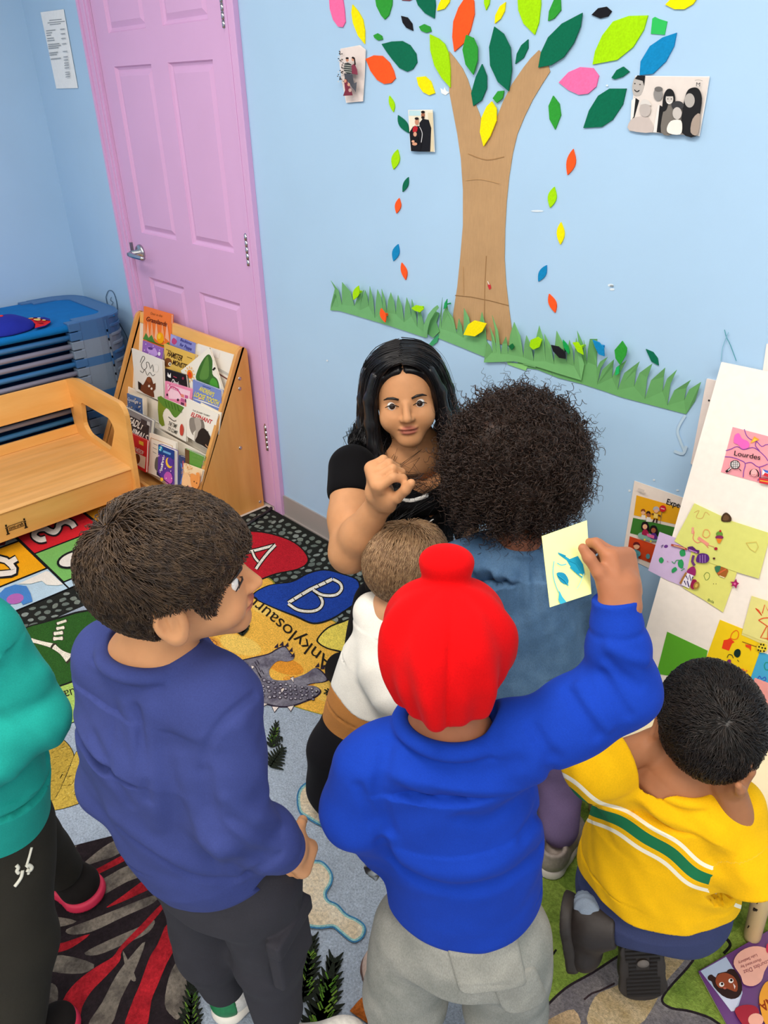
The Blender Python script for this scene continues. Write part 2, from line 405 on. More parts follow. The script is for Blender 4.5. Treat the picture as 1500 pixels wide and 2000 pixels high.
b = MB(); b.box((6, -5.1, 0), (6.1, .1, 2.62), mat('#cfdde8', 'wallpaint', .6)); struct(b, 'wall_right')
b = MB(); b.box((0, -5.1, 0), (6, -5.0, 2.62), mat('#d9dfe4', 'wallpaint', .6)); struct(b, 'wall_front')
bbm = mat('#a39b97', 'plastic', .5)
for nm, x0, x1 in (('baseboard_back', XR+.078, 6.0), ('baseboard_back', .006, XL-.078)):
    b = MB(); b.box((x0, -.007, 0), (x1, 0, .1), bbm); b.box((x0, -.014, 0), (x1, -.007, .012), bbm); struct(b, nm)
b = MB(); b.box((0, -5, 0), (.007, -.0, .1), bbm); struct(b, 'baseboard_left')

# door casing
pk = mat(PINK, 'wallpaint', .35)
b = MB()
for x0, sg in ((XL-.006, -1), (XR+.006, 1)):
    for a, w, t in ((0, .018, .010), (.018, .008, .015), (.026, .030, .013), (.056, .016, .020)):
        xs = sorted((x0+sg*a, x0+sg*(a+w))); b.box((xs[0], -t, 0), (xs[1], 0, DTOP+.078), pk)
for a, w, t in ((0, .018, .010), (.018, .008, .015), (.026, .030, .013), (.056, .016, .020)):
    b.box((XL-.006, -t, DTOP+.006+a), (XR+.006, 0, DTOP+.006+a+w), pk)
b.box((XL-.012, 0, 0), (XL-.003, .06, DTOP), pk); b.box((XR+.003, 0, 0), (XR+.012, .06, DTOP), pk); b.box((XL-.012, 0, DTOP-.002), (XR+.012, .06, DTOP), pk)
t1 = struct(b, 'trim_1', bevel=.002); tag(t1, 'pink painted door casing')

# six-panel door (pink)
b = MB(); yf, yb = .004, .045
px = [XL+.0, XL+.1047, XL+.457-.0599, XL+.457+.0599, XR-.1047, XR]
pz = [.008, .235, .857, 1.0422, 1.6554, 1.765, 1.93, DTOP-.004]
for i in range(5):
    for j in range(7):
        hole = i in (1, 3) and j in (1, 3, 5)
        x0, x1, z0, z1 = px[i], px[i+1], pz[j], pz[j+1]
        if not hole: b.poly([(x0, yf, z0), (x1, yf, z0), (x1, yf, z1), (x0, yf, z1)], pk)
        else:
            R = [(0, 0), (.004, .007), (.012, .011), (.016, .011), (.034, .003), (.036, .003)]
            for (a, da), (c, dc) in zip(R[:-1], R[1:]):
                A0 = [(x0+a, yf+da, z0+a), (x1-a, yf+da, z0+a), (x1-a, yf+da, z1-a), (x0+a, yf+da, z1-a)]
                B0 = [(x0+c, yf+dc, z0+c), (x1-c, yf+dc, z0+c), (x1-c, yf+dc, z1-c), (x0+c, yf+dc, z1-c)]
                for k in range(4): b.poly([A0[k], A0[(k+1) % 4], B0[(k+1) % 4], B0[k]], pk)
            c, dc = R[-1]; b.poly([(x0+c, yf+dc, z0+c), (x1-c, yf+dc, z0+c), (x1-c, yf+dc, z1-c), (x0+c, yf+dc, z1-c)], pk)
x0, x1, z0, z1 = XL, XR, .008, DTOP-.004
for q in ([(x0, yf, z0), (x0, yb, z0), (x0, yb, z1), (x0, yf, z1)], [(x1, yf, z0), (x1, yb, z0), (x1, yb, z1), (x1, yf, z1)], [(x0, yf, z1), (x1, yf, z1), (x1, yb, z1), (x0, yb, z1)],
          [(x0, yf, z0), (x1, yf, z0), (x1, yb, z0), (x0, yb, z0)], [(x0, yb, z0), (x1, yb, z0), (x1, yb, z1), (x0, yb, z1)]): b.poly(q, pk)
door = struct(b, 'door_1'); tag(door, 'pink six-panel door with a lever handle')
st = mat('#b9bcc0', 'metal', .25); std = mat('#8d9094', 'metal', .4)
b = MB(); hx, hz = XL+.07, .957
b.lathe((hx, yf, hz), [(.0, 0), (.034, .0), (.034, .006), (.030, .012), (.014, .014), (.0125, .05), (.0, .052)], st, 24, (0, -1, 0))
b.tube([(hx, yf-.05, hz), (hx+.012, yf-.058, hz), (hx+.05, yf-.060, hz-.002), (hx+.10, yf-.056, hz-.004), (hx+.118, yf-.05, hz-.004)], [.012, .0115, .0095, .0085, .007], st, 12)
b.tube([(hx, yf-.05, hz), (hx, yf-.064, hz)], .0075, std, 12)
h = b.build('door_handle', door); tag(h, 'chrome lever handle')
b = MB(); b.box((XL-.004, -.008, hz-.03), (XL+.003, .012, hz+.035), std); tag(b.build('strike_plate', door), 'steel strike plate')
for z in (1.79, 1.067, .337):
    b = MB(); b.box((XR-.014, -.002, z-.055), (XR+.003, .006, z+.055), st)
    for k in range(5): b.tube([(XR+.004, -.008, z-.055+k*.022+.001), (XR+.004, -.008, z-.055+k*.022+.021)], .0075, st, 10)
    for k in (-1, 0, 1): b.box((XR-.008, -.004, z+k*.032-.006), (XR-.004, -.0015, z+k*.032+.006), mat('#4b4d50', 'metal', .4))
    b.build('hinge', door)

# ================================================================== things on the walls
def flat_thing(name, px_pts, col, label, cat, group=None, y0=-.0006, th=.0035, kind='felt', art=None, lift=None, sm=0, parent=None):
    """a cut-out pinned to the back wall: outline traced on the wall, its own thickness"""
    b = MB(); pts = [tuple(p) for p in px_pts]
    if sm: pts = [tuple(p) for p in smooth_poly(pts, sm)]
    L = lift or (lambda i, p: 0.0)
    P = [wall(p[0], p[1], y0-th-L(i, p)) for i, p in enumerate(pts)]
    b.prism(P, (0, th, 0), mat(col, kind) if isinstance(col, str) else col)
    if art: art(Art(b, (0, y0-th, 0), (0, 1, 0), kind=kind if kind != 'felt' else 'paper'))
    if y0 < -.001:                     # the rolled tape that holds it to the wall
        c = sum(P)/len(P); r = .3*min(np.linalg.norm(p-c) for p in P)
        b.box((c[0]-r, y0, c[2]-r), (c[0]+r, -.0002, c[2]+r), mat(col, kind) if isinstance(col, str) else col)
    o = b.build(name, parent)
    if parent is None: tag(o, label, cat, group)
    return o
def lens(a, c, w1, w2, n=9):
    """pointed leaf outline between tips a and c, bulging w1 to one side and w2 to the other (share of its length)"""
    a = np.array(a, float); c = np.array(c, float); d = c-a; nn = np.array([-d[1], d[0]]); t = np.linspace(0, 1, n)
    up = [a+d*s+nn*w1*math.sin(math.pi*s**.92) for s in t]; dn = [a+d*s-nn*w2*math.sin(math.pi*s**1.08) for s in t[::-1][1:-1]]
    return [tuple(p) for p in up+dn]
# kraft-paper trunk with two branches
trunk = [(877, 100), (890, 116), (903, 134), (913, 155), (921, 180), (929, 205), (936, 222), (943, 245), (950, 268), (957, 262), (963, 245), (970, 230), (983, 197), (1000, 164), (1022, 132), (1036, 114), (1052, 98), (1066, 112), (1074, 140),
         (1058, 165), (1040, 195), (1024, 228), (1010, 262), (1001, 300), (994, 345), (989, 395), (986, 450), (985, 505), (988, 555), (994, 605), (1000, 650), (1003, 676), (975, 672), (930, 655), (884, 640), (885, 612), (893, 560), (899, 500), (904, 440), (904, 370), (900, 310), (893, 262), (885, 220), (877, 178), (879, 140)]
tm = mat('#bd976d', 'kraft')
def trunk_art(A):
    A.line([(889, 577), (920, 580), (960, 588), (994, 597)], 1.6, '#8d6a45'); A.line([(950, 500), (947, 560), (946, 640)], 1.2, '#a27a4f')
    A.poly([(954, 551), (959, 557), (960, 563), (956, 566), (953, 558)], '#c8323a'); A.line([(953, 549), (956, 556)], 1.5, '#efe6dc')
    A.line([(915, 300), (950, 312), (985, 306)], 1.2, '#a97f52', 4); A.line([(910, 352), (940, 350), (975, 358)], 1.2, '#c79d6c', 4); A.line([(905, 520), (906, 575)], 1, '#c49a68')
flat_thing('paper_tree', trunk, tm, 'brown kraft-paper tree trunk with two forked branches on the blue wall', 'wall decoration', y0=-.0005, th=.002, kind='kraft', art=trunk_art)
DK, GR, LM, YE, OR, PI_, BL, BK = '#00694b', '#2f9a35', '#a6e000', '#fde800', '#ff5a22', '#ff6fa8', '#0a86c0', '#17161c'
CN = {DK: 'dark green', GR: 'mid green', LM: 'lime green', YE: 'yellow', OR: 'orange', PI_: 'pink', BL: 'blue', BK: 'black'}
G = 'leaves of the wall tree'
LV = [
 (PI_, [(642, -8), (644, 18), (650, 38), (660, 52), (669, 53), (674, 43), (672, 18), (668, -8), (655, -14)], 'pink felt leaf at the top left corner of the paper tree'),
 (YE, [(688, 9), (699, 22), (708, 38), (712, 60), (712, 86), (699, 70), (689, 45), (686, 25)], 'long yellow felt leaf just above the snowy family photo'),
 (GR, [(731, -12), (735, 12), (744, 30), (751, 38), (759, 30), (765, 10), (766, -12)], 'mid green felt leaf cut by the picture top, above the left black leaf'),
 (DK, [(808, -12), (816, 10), (830, 26), (848, 36), (850, 10), (848, -12)], 'dark green felt leaf cut by the picture top, left of the big orange leaf'),
 ('#7c3a44', [(784, 1), (796, -6), (812, -4), (800, 2)], 'sliver of a maroon leaf at the picture top between two green leaves'),
 (YE, [(853, 21), (856, 10), (864, -6), (880, -8), (877, 5), (868, 17)], 'yellow felt leaf at the picture top beside the big orange leaf'),
 (BK, [(783, 31), (795, 34), (804, 46), (806, 60), (793, 54), (786, 44)], 'black felt leaf on the left of the tree crown'),
 (GR, [(818, 52), (828, 47), (839, 52), (842, 61), (832, 64), (822, 60)], 'tiny mid green leaf right of the black leaf on the left side'),
 (GR, [(729, 69), (737, 65), (745, 70), (747, 77), (738, 79), (731, 74)], 'tiny mid green leaf above the large round dark green leaf'),
 (DK, [(745, 86), (765, 81), (785, 80), (800, 88), (812, 105), (814, 122), (806, 135), (795, 140), (780, 133), (765, 115), (754, 100)], 'large round dark green felt leaf left of the tree, above the orange one'),
 (OR, [(714, 115), (730, 108), (746, 109), (760, 122), (768, 138), (772, 153), (764, 162), (750, 164), (736, 156), (723, 138)], 'broad orange felt leaf touching the snowy family photo'),
 (YE, [(813, 151), (830, 149), (841, 159), (849, 182), (838, 186), (826, 180), (817, 167)], 'small yellow felt leaf below the large round dark green leaf'),
 (LM, [(839, 67), (856, 75), (868, 86), (876, 105), (879, 135), (879, 171), (862, 152), (848, 128), (840, 98)], 'big lime green felt leaf on the tip of the left branch'),
 (OR, [(917, -10), (925, 2), (926, 28), (918, 60), (906, 84), (887, 101), (883, 72), (885, 42), (895, 15), (906, -2)], 'biggest orange felt leaf, above the left branch'),
 (GR, [(910, 68), (924, 74), (932, 92), (932, 118), (924, 146), (909, 126), (903, 97)], 'mid green felt leaf overlapping the foot of the biggest orange leaf'),
 (DK, [(965, 52), (983, 66), (996, 92), (999, 135), (993, 178), (972, 160), (957, 128), (955, 92)], 'long dark green felt leaf standing between the two branches'),
 (DK, [(941, 125), (950, 148), (950, 172), (940, 196), (924, 207), (920, 182), (929, 150)], 'narrow dark green leaf over the inner edge of the left branch'),
 (GR, [(962, 192), (972, 178), (984, 177), (981, 192), (970, 201)], 'tiny mid green leaf beside the top of the yellow leaf in the fork'),
 (YE, [(960, 198), (969, 212), (969, 236), (957, 266), (944, 286), (937, 258), (940, 230), (950, 208)], 'large yellow felt leaf in the fork of the trunk'),
 (LM, [(1010, -12), (1012, 20), (1022, 46), (1044, 68), (1052, 44), (1056, 8), (1055, -12)], 'big lime green leaf cut by the picture top, between the branches'),
 (DK, [(1031, 77), (1031, 94), (1022, 113), (1006, 125), (1009, 105), (1018, 88)], 'small dark green leaf left of the right branch tip'),
 (DK, [(1137, 25), (1133, 52), (1120, 84), (1100, 112), (1076, 127), (1051, 132), (1056, 103), (1070, 73), (1097, 46)], 'largest dark green leaf, on the tip of the right branch'),
 (YE, [(987, 4), (985, 22), (977, 37), (966, 46), (967, 30), (976, 12)], 'small yellow leaf near the picture top between the branches'),
 (LM, [(946, -10), (957, -8), (955, 8), (949, 20), (945, 6)], 'tiny lime green leaf at the picture top right of the biggest orange leaf'),
 (GR, [(1084, -6), (1094, -4), (1095, 20), (1082, 36), (1070, 41), (1072, 22)], 'mid green leaf at the picture top right of the big lime leaf'),
 (BK, [(1155, 29), (1168, 16), (1184, 13), (1194, 22), (1187, 32), (1172, 36)], 'black felt leaf on the right of the tree crown'),
 (LM, [(1265, 30), (1257, 58), (1236, 92), (1205, 117), (1157, 126), (1162, 100), (1176, 69), (1197, 42), (1228, 31)], 'biggest lime green leaf, on the right side of the crown'),
 (BL, [(1321, 64), (1316, 90), (1300, 120), (1275, 144), (1249, 147), (1251, 120), (1269, 90), (1294, 73)], 'big blue felt leaf above the black and white photo'),
 (YE, [(1299, 9), (1317, 18), (1336, 18), (1353, 8), (1363, -6), (1320, -12)], 'yellow leaf cut by the picture top at the far right'),
 (PI_, [(1091, 161), (1110, 141), (1133, 131), (1158, 133), (1169, 148), (1164, 169), (1148, 183), (1130, 185), (1110, 176)], 'pink felt leaf right of the right branch'),
 (DK, [(1194, 152), (1204, 137), (1217, 130), (1229, 140), (1216, 150), (1200, 155)], 'small dark green leaf below the biggest lime leaf'),
 (DK, [(1223, 173), (1216, 204), (1196, 234), (1175, 248), (1139, 250), (1150, 216), (1168, 187), (1190, 173)], 'wide dark green leaf left of the black and white photo'),
 (GR, [(1080, 187), (1092, 203), (1095, 225), (1084, 253), (1073, 233), (1071, 207)], 'mid green leaf falling to the right of the trunk fork'),
 (OR, lens((1119, 291), (1108, 342), .14, .2), 'orange leaf, topmost of the small ones falling right of the trunk'),
 (LM, lens((1082, 365), (1074, 406), .2, .2), 'lime green leaf falling right of the trunk'),
 (YE, lens((1095, 434), (1094, 478), .17, .17), 'small yellow leaf falling right of the trunk'),
 (BL, lens((1067, 518), (1051, 550), .2, .2), 'small blue leaf falling right of the trunk'),
 (OR, lens((1072, 574), (1084, 611), .17, .2), 'orange leaf falling lowest right of the trunk, just over the grass'),
 (LM, lens((760, 187), (768, 219), .12, .17), 'narrow folded lime green leaf, topmost of those falling left of the trunk'),
 (DK, lens((777, 225), (798, 260), .2, .17), 'dark green leaf tucked behind the left edge of the couple photo'),
 (LM, lens((776, 292), (768, 331), .2, .2), 'lime green leaf below the couple photo'),
 (DK, lens((797, 346), (786, 375), .15, .17), 'tiny dark green leaf falling left of the trunk'),
 (OR, lens((779, 387), (774, 417), .18, .2), 'tiny orange leaf falling left of the trunk, under the tiny dark green one'),
 (BL, lens((777, 477), (768, 510), .2, .2), 'tiny blue leaf falling left of the trunk'),
 (OR, lens((784, 513), (792, 547), .14, .18), 'narrow orange leaf falling left of the trunk under the tiny blue one'),
]
for i, (c, p, lab) in enumerate(LV):
    ysh = -.0028-.0008*(i % 4) if i in (12, 14, 15, 16, 17, 18, 21) else -.0006
    if i == 14: ysh = -.0068
    if i == 18: ysh = -.0052
    flat_thing('felt_leaf', p, c, lab, 'leaf', G, y0=ysh, th=.0032 if i != 4 else .001)
flat_thing('felt_leaf', [(1274, 36), (1279, 33), (1287, 37), (1303, 42), (1298, 68), (1271, 66)], '#2fbf5c', 'bright green square paper scrap right of the biggest lime leaf', 'paper scrap', kind='paper', th=.0015)
flat_thing('tape_scrap', [(860, 172), (866, 176), (868, 170), (872, 178), (878, 180), (870, 186), (862, 182)], '#eef2f4', 'white torn tape scrap beside the left branch', 'tape', kind='paper', th=.001)

# grass strips of green paper
def grass(name, bottom, top, col, label, y0, tiplift=.012):
    """bottom left to right, top left to right as (x, y, 't' tip / 'v' valley / 'c' corner)"""
    pts = [(p[0], p[1], 'c') for p in bottom]; T = top[::-1]; out = pts[:]
    for i, p in enumerate(T):
        out.append(p)
        if i+1 < len(T):
            q = T[i+1]
            if {p[2], q[2]} == {'t', 'v'}:
                tip, va = (p, q) if p[2] == 't' else (q, p); s = .5
                mx, my = (p[0]+q[0])/2, (p[1]+q[1])/2
                out.append((mx*.6+va[0]*.4+(.5 if tip[0] > va[0] else -.5), my*.8+tip[1]*.2, 'm'))
    b = MB(); P = []
    for p in out:
        l = {'t': tiplift, 'm': tiplift*.4}.get(p[2], 0); P.append(wall(p[0], p[1], y0-l))
    b.prism(P, (0, .0012, 0), mat(col, 'paper'))
    c = sum(P[:len(bottom)])/len(bottom); b.box((c[0]-.02, y0+.001, c[2]+.004), (c[0]+.02, -.0002, c[2]+.012), mat(col, 'paper'))
    return tag(b.build(name), label, 'paper grass', 'green paper grass strips')
T = lambda x, y: (x, y, 't'); Vv = lambda x, y: (x, y, 'v'); Cc = lambda x, y: (x, y, 'c')
grass('paper_grass', [(645, 606), (662, 607), (690, 615), (720, 624), (750, 633), (790, 646), (832, 660)],
      [Cc(646, 596), T(653, 574), Vv(658, 588), T(646, 548), Vv(668, 596), T(668, 551), Vv(692, 598), T(711, 566), Vv(703, 606), T(713, 567), Vv(720, 598), T(722, 559), Vv(732, 622), T(737, 565), Vv(748, 606), T(745, 564), Vv(755, 610), T(763, 571), Vv(773, 614), T(777, 576), Vv(789, 630), T(794, 581), Vv(803, 618), T(804, 584), Vv(815, 640), T(818, 596), Cc(832, 650)],
      '#72b274', 'left strip of green paper grass, above the seated woman', -.0045)
b = MB(); cur = [(826, 656), (828, 634), (836, 614), (846, 602), (854, 596), (857, 601), (848, 612), (840, 626), (835, 644), (834, 660)]
b.prism([wall(p[0], p[1], -.016-.012*math.sin(i/9*math.pi)) for i, p in enumerate(cur)], (0, .0012, 0), mat('#74b476', 'paper'))
b.prism([wall(u, v, -.008) for u, v in [(834, 652), (840, 624), (851, 608), (858, 612), (852, 630), (858, 648), (846, 660)]], (0, .0012, 0), mat('#65a868', 'paper'))
b.prism([wall(u, v, -.005) for u, v in [(838, 672), (848, 660), (858, 652), (854, 668), (844, 676)]], (0, .0012, 0), mat('#3fa06a', 'paper'))
tag(b.build('paper_grass'), 'curled end of green paper grass right of the seated woman\'s hair', 'paper grass', 'green paper grass strips')
grass('paper_grass', [(855, 660), (875, 668), (905, 680), (946, 697)],
      [Cc(856, 648), T(864, 581), Vv(861, 642), T(873, 592), Vv(878, 644), T(870, 600), Vv(892, 652), T(896, 622), Vv(905, 660), T(906, 602), Vv(921, 650), T(926, 625), Vv(934, 660), T(941, 609), Vv(950, 664), Cc(951, 672)],
      '#76b676', 'middle strip of green paper grass at the left foot of the paper trunk', -.0045)
grass('paper_grass', [(1010, 716), (1050, 722), (1090, 738), (1137, 750), (1180, 764), (1214, 776), (1260, 788), (1340, 809)],
      [Cc(1012, 705), Cc(1060, 700), Cc(1100, 705), Cc(1135, 712), T(1127, 646), Vv(1143, 705), T(1140, 664), Vv(1146, 712), T(1152, 662), Cc(1166, 662), Vv(1165, 720), T(1187, 697), Vv(1166, 752), T(1199, 702), Vv(1195, 738), T(1224, 703), Vv(1206, 762), T(1249, 706), Vv(1238, 755), T(1274, 710), Vv(1259, 780), T(1299, 718), Vv(1294, 765), T(1322, 722), Vv(1303, 792), T(1349, 742), Vv(1336, 782), T(1369, 746), Cc(1357, 784)],
      '#6dac68', 'right strip of green paper grass with wide pointed blades', -.003)
grass('paper_grass', [(945, 708), (975, 707), (1005, 706), (1030, 711), (1060, 720), (1095, 731), (1135, 743)],
      [Cc(949, 678), T(951, 668), Vv(962, 690), T(956, 638), Vv(970, 690), T(961, 616), Vv(978, 692), T(988, 657), Vv(992, 692), T(1004, 629), Vv(1022, 698), T(1028, 655), Vv(1042, 706), T(1053, 636), Vv(1066, 706), T(1063, 652), Vv(1082, 712), T(1087, 646), Vv(1106, 709), T(1112, 664), Vv(1121, 715), T(1125, 660), Cc(1141, 712)],
      '#78b772', 'front strip of green paper grass at the right foot of the paper trunk', -.0085)
b = MB(); b.prism([wall(u, v, -.0035) for u, v in [(990, 707), (1031, 713), (1027, 724), (992, 712)]], (0, .001, 0), mat('#8ed07c', 'paper'))
tag(b.build('paper_grass'), 'light green paper offcut showing under the front grass strip', 'paper grass', 'green paper grass strips')
for c, p, y0, lab in [
    (LM, lens((700, 558), (690, 586), .2, .22), -.020, 'lime green leaf at the left end of the paper grass'),
    (OR, lens((744, 602), (752, 630), .2, .17), -.020, 'orange leaf in the paper grass above the woman\'s hair'),
    (LM, [(803, 602), (812, 596), (822, 598), (827, 604), (820, 610), (810, 607)], -.020, 'lime green leaf in the grass left of the curled paper'),
    (YE, [(905, 654), (914, 634), (926, 626), (950, 632), (941, 648), (927, 657)], -.020, 'yellow leaf in the grass at the foot of the trunk'),
    (LM, [(1034, 676), (1036, 664), (1050, 658), (1058, 664), (1053, 678), (1041, 683)], -.022, 'lime green leaf in the grass right of the trunk foot'),
    (BK, [(1076, 674), (1090, 677), (1103, 688), (1104, 701), (1092, 699), (1080, 686)], -.024, 'black leaf in the paper grass'),
    (LM, [(1118, 669), (1128, 668), (1136, 680), (1139, 693), (1128, 687)], -.024, 'lime green leaf in the grass right of the black one'),
    (BL, [(1157, 664), (1170, 669), (1179, 680), (1180, 696), (1169, 692), (1162, 678)], -.018, 'blue leaf in the paper grass'),
    (GR, [(1215, 666), (1224, 680), (1222, 694), (1211, 713), (1202, 700), (1200, 684)], -.018, 'mid green leaf standing up out of the right grass strip'),
    (DK, [(1261, 682), (1275, 688), (1284, 700), (1286, 714), (1272, 706)], -.0006, 'dark green leaf on the wall above the right grass strip'),
    ('#12a24c', lens((1099, 664), (1111, 692), .12, .14), -.018, 'narrow bright green leaf in the grass behind the black leaf'),
    ('#0c6a36', [(993, 676), (1000, 671), (1004, 678), (999, 684)], -.016, 'tiny crumpled dark green scrap at the right foot of the trunk'),
    ('#1fb45f', [(1203, 718), (1209, 714), (1208, 730), (1201, 734)], -.014, 'tiny bright green scrap hanging under the mid green leaf'),
    ('#1fa05a', [(868, 592), (873, 584), (872, 600), (866, 604)], -.019, 'small curled green scrap at the tip of the middle grass strip')]:
    flat_thing('felt_leaf', p, c, lab, 'leaf', 'leaves in the paper grass', y0=y0, th=.003)

# family photographs
def ph1(A):
    A.poly([(665, 96), (700, 90), (713, 97), (709, 198), (678, 200), (668, 160), (664, 125)], '#eadcd6')
    random.seed(3)
    for k in range(60):
        t = random.random(); A.disc((667+random.random()*(4+14*t), 100+t*62), 1.6, 1.1, random.choice(['#3a3433', '#5a504c', '#d9d4d2', '#241f1f']), 6)
    A.poly([(681, 124), (688, 122), (695, 126), (696, 142), (690, 146), (681, 140)], '#3d4140'); 
    for k in range(4): A.line([(681, 127+k*4.2), (696, 129+k*4)], 1.1, '#c9c8c0')
    A.disc((687.5, 117), 3, 4, '#c98f74'); A.disc((687.5, 113.8), 3.2, 2, '#231b1a')
    A.poly([(696, 128), (702, 124), (707, 136), (708, 146), (697, 144)], '#84384c'); A.disc((699, 116), 2.8, 3.6, '#d29a80'); A.poly([(696, 113), (699, 110.5), (703, 113), (705, 126), (702, 128), (701, 116)], '#2b1b18')
    A.poly([(682, 143), (698, 145), (704, 178), (697, 170), (690, 160), (684, 158)], '#4a4d55'); A.poly([(697, 165), (707, 160), (705, 180)], '#54565e')
    A.poly([(682, 158), (687, 154), (690, 162), (696, 174), (699, 186), (680, 187), (684, 176)], '#7c2f42'); A.disc((684.5, 158), 2.6, 3.4, '#cf957c'); A.disc((691.5, 165), 2.6, 3.2, '#d7a48c'); A.disc((694, 176), 3, 3.6, '#c7a39c')
flat_thing('family_photo', [(665, 95), (703, 88), (714, 97), (712, 150), (709, 198), (676, 201), (668, 160), (663, 125)], '#f1e8e2', 'tall cut-out family photo with a snowy tree, pinned left of the orange leaf', 'photo', 'family photos on the wall', kind='paper', th=.0012, y0=-.004, art=ph1)
def ph2(A):
    A.poly([(799, 216), (845, 216), (848, 296), (803, 295)], '#efe6d0'); A.poly([(799, 216), (822, 216), (822, 226), (799, 226)], '#bfe0e6')
    A.poly([(836, 220), (846, 220), (847, 296), (840, 296)], '#e2d3b0')
    A.poly([(820, 240), (826, 232), (838, 234), (843, 250), (841, 296), (820, 296)], '#15161d'); A.disc((827, 225), 3.6, 6, '#a4684d'); A.disc((827, 218.8), 3.8, 2.6, '#1d1514'); A.disc((827, 229.5), 3.2, 2.6, '#2a1c18')
    A.poly([(801, 258), (808, 247), (820, 246), (827, 262), (824, 284), (822, 296), (804, 295)], '#14141b'); A.line([(821, 248), (826, 260), (824, 278)], 1.2, '#d9d9dc', 4)
    A.disc((815.5, 238), 3.8, 6, '#c98e71'); A.disc((815.5, 231.5), 4, 2.6, '#1b1414'); A.poly([(808, 250), (812, 245), (818, 249), (816, 257), (808, 258)], '#b8202c'); A.disc((812.5, 262), 3.4, 4.6, '#d8a084')
    A.poly([(806, 268), (818, 266), (820, 280), (812, 284), (806, 278)], '#0f1016'); A.disc((812, 281), 5, 3, '#d99d7d'); A.disc((809, 276), 3, 2.4, '#e0a889')
flat_thing('family_photo', [(797, 215), (845, 214), (849, 297), (802, 295)], '#f3eee4', 'colour family photo of a couple in black holding a child, left of the trunk', 'photo', 'family photos on the wall', kind='paper', th=.0012, y0=-.006, art=ph2)
def ph3(A):
    A.poly([(1241, 149), (1385, 151), (1365, 265), (1230, 255)], '#e3d9d2'); g = ['#1d1d20', '#3a3a3d', '#8f8c8a', '#b7b1ad', '#d9d2cd']
    A.poly([(1231, 238), (1240, 190), (1249, 196), (1240, 228), (1236, 246)], g[0]); A.poly([(1234, 196), (1242, 190), (1238, 228), (1232, 236)], '#ece6e2')
    A.poly([(1236, 165), (1242, 150), (1258, 150), (1259, 165), (1252, 185), (1240, 187), (1236, 178)], '#b9b3ae', 3); A.poly([(1241, 154), (1246, 147), (1261, 148), (1259, 168), (1256, 158)], g[0])
    A.disc((1251, 165), 1.6, 1, g[0], 8); A.disc((1241, 163), 1.4, 1, g[0], 8); A.line([(1240, 175), (1245, 179), (1250, 176)], 1.6, g[0], 3)
    A.poly([(1230, 254), (1232, 236), (1246, 228), (1268, 230), (1276, 258)], '#c9bcb6', 3); A.poly([(1277, 258), (1286, 206), (1292, 204), (1296, 260)], '#e8e2de'); A.poly([(1284, 258), (1290, 205), (1298, 210), (1296, 260)], g[0])
    A.disc((1287, 184), 9, 13, g[2]); A.disc((1288, 174), 8, 5, '#6d6a68'); A.disc((1262, 214), 11, 14, '#bdb4af'); A.poly([(1252, 204), (1258, 194), (1268, 196), (1274, 206), (1263, 203)], '#d9d4cf', 3)
    A.poly([(1293, 258), (1298, 215), (1305, 205), (1318, 210), (1326, 230), (1316, 262)], '#77716b', 3); A.poly([(1296, 216), (1298, 188), (1306, 174), (1316, 176), (1321, 190), (1318, 210), (1310, 198), (1304, 214)], g[0], 3); A.disc((1310, 193), 7.5, 11, '#cbc4be')
    A.poly([(1302, 184), (1309, 178), (1318, 182), (1317, 188), (1304, 188)], g[0]); A.disc((1307, 193), 1.3, .9, g[0], 8); A.disc((1314, 193), 1.3, .9, g[0], 8); A.line([(1306, 199), (1310, 202), (1315, 199)], 1.6, '#f2efec', 3)
    A.poly([(1334, 258), (1336, 215), (1344, 180), (1356, 171), (1368, 174), (1374, 192), (1370, 225), (1362, 266)], g[0], 3); A.disc((1350, 196), 10, 14, '#b2aca7'); A.poly([(1352, 258), (1356, 232), (1370, 222), (1366, 262)], '#a8988c', 3)
    A.disc((1327, 206), 12, 9, g[1]); A.disc((1326, 221), 9, 12, '#c6bfba'); A.poly([(1306, 250), (1314, 236), (1332, 234), (1336, 246), (1332, 262), (1310, 260)], '#efe8e0', 3)
    A.text('M', (1363.5, 164.3), (1371, 165), 8, '#2a2a2d'); A.line([(1361, 157), (1368, 156), (1376, 158)], .9, '#9a9490', 3)
flat_thing('family_photo', [(1241, 148), (1386, 149), (1378, 200), (1366, 266), (1300, 261), (1229, 256)], '#f3efec', 'black and white group photo print under the blue leaf on the right', 'photo', 'family photos on the wall', kind='paper', th=.0012, y0=-.003, art=ph3)

# notice on the wall between the corner and the door
def note(A):
    random.seed(5)
    def row(t, a, c, w=1.6):
        p = lambda s: (80+s*48+t*19.5, 25+t*148-s*5+ (t*2))
        A.line([p(a), p(c)], w, '#9aa0a6')
    for t, a, c in [(.11, .3, .8), (.14, .22, .92), (.165, .3, .75), (.24, .12, .5), (.27, .12, .35), (.30, .12, .3), (.34, .13, .4), (.37, .13, .42), (.42, .14, .6), (.445, .14, .65), (.47, .14, .55), (.53, .15, .5), (.555, .15, .45), (.61, .18, .6)]: row(t, a, c)
    for t in (.24, .30, .36, .43, .53, .60, .64, .68, .71, .745, .80, .83, .86): row(t, .72, .9)
flat_thing('notice_sheet', [(79, 24), (124, 18), (152, 172), (110, 173), (95, 100)], '#f4f6f6', 'white typed notice sheet pinned beside the pink door', 'notice', kind='paper', th=.0008, y0=-.003, art=note)
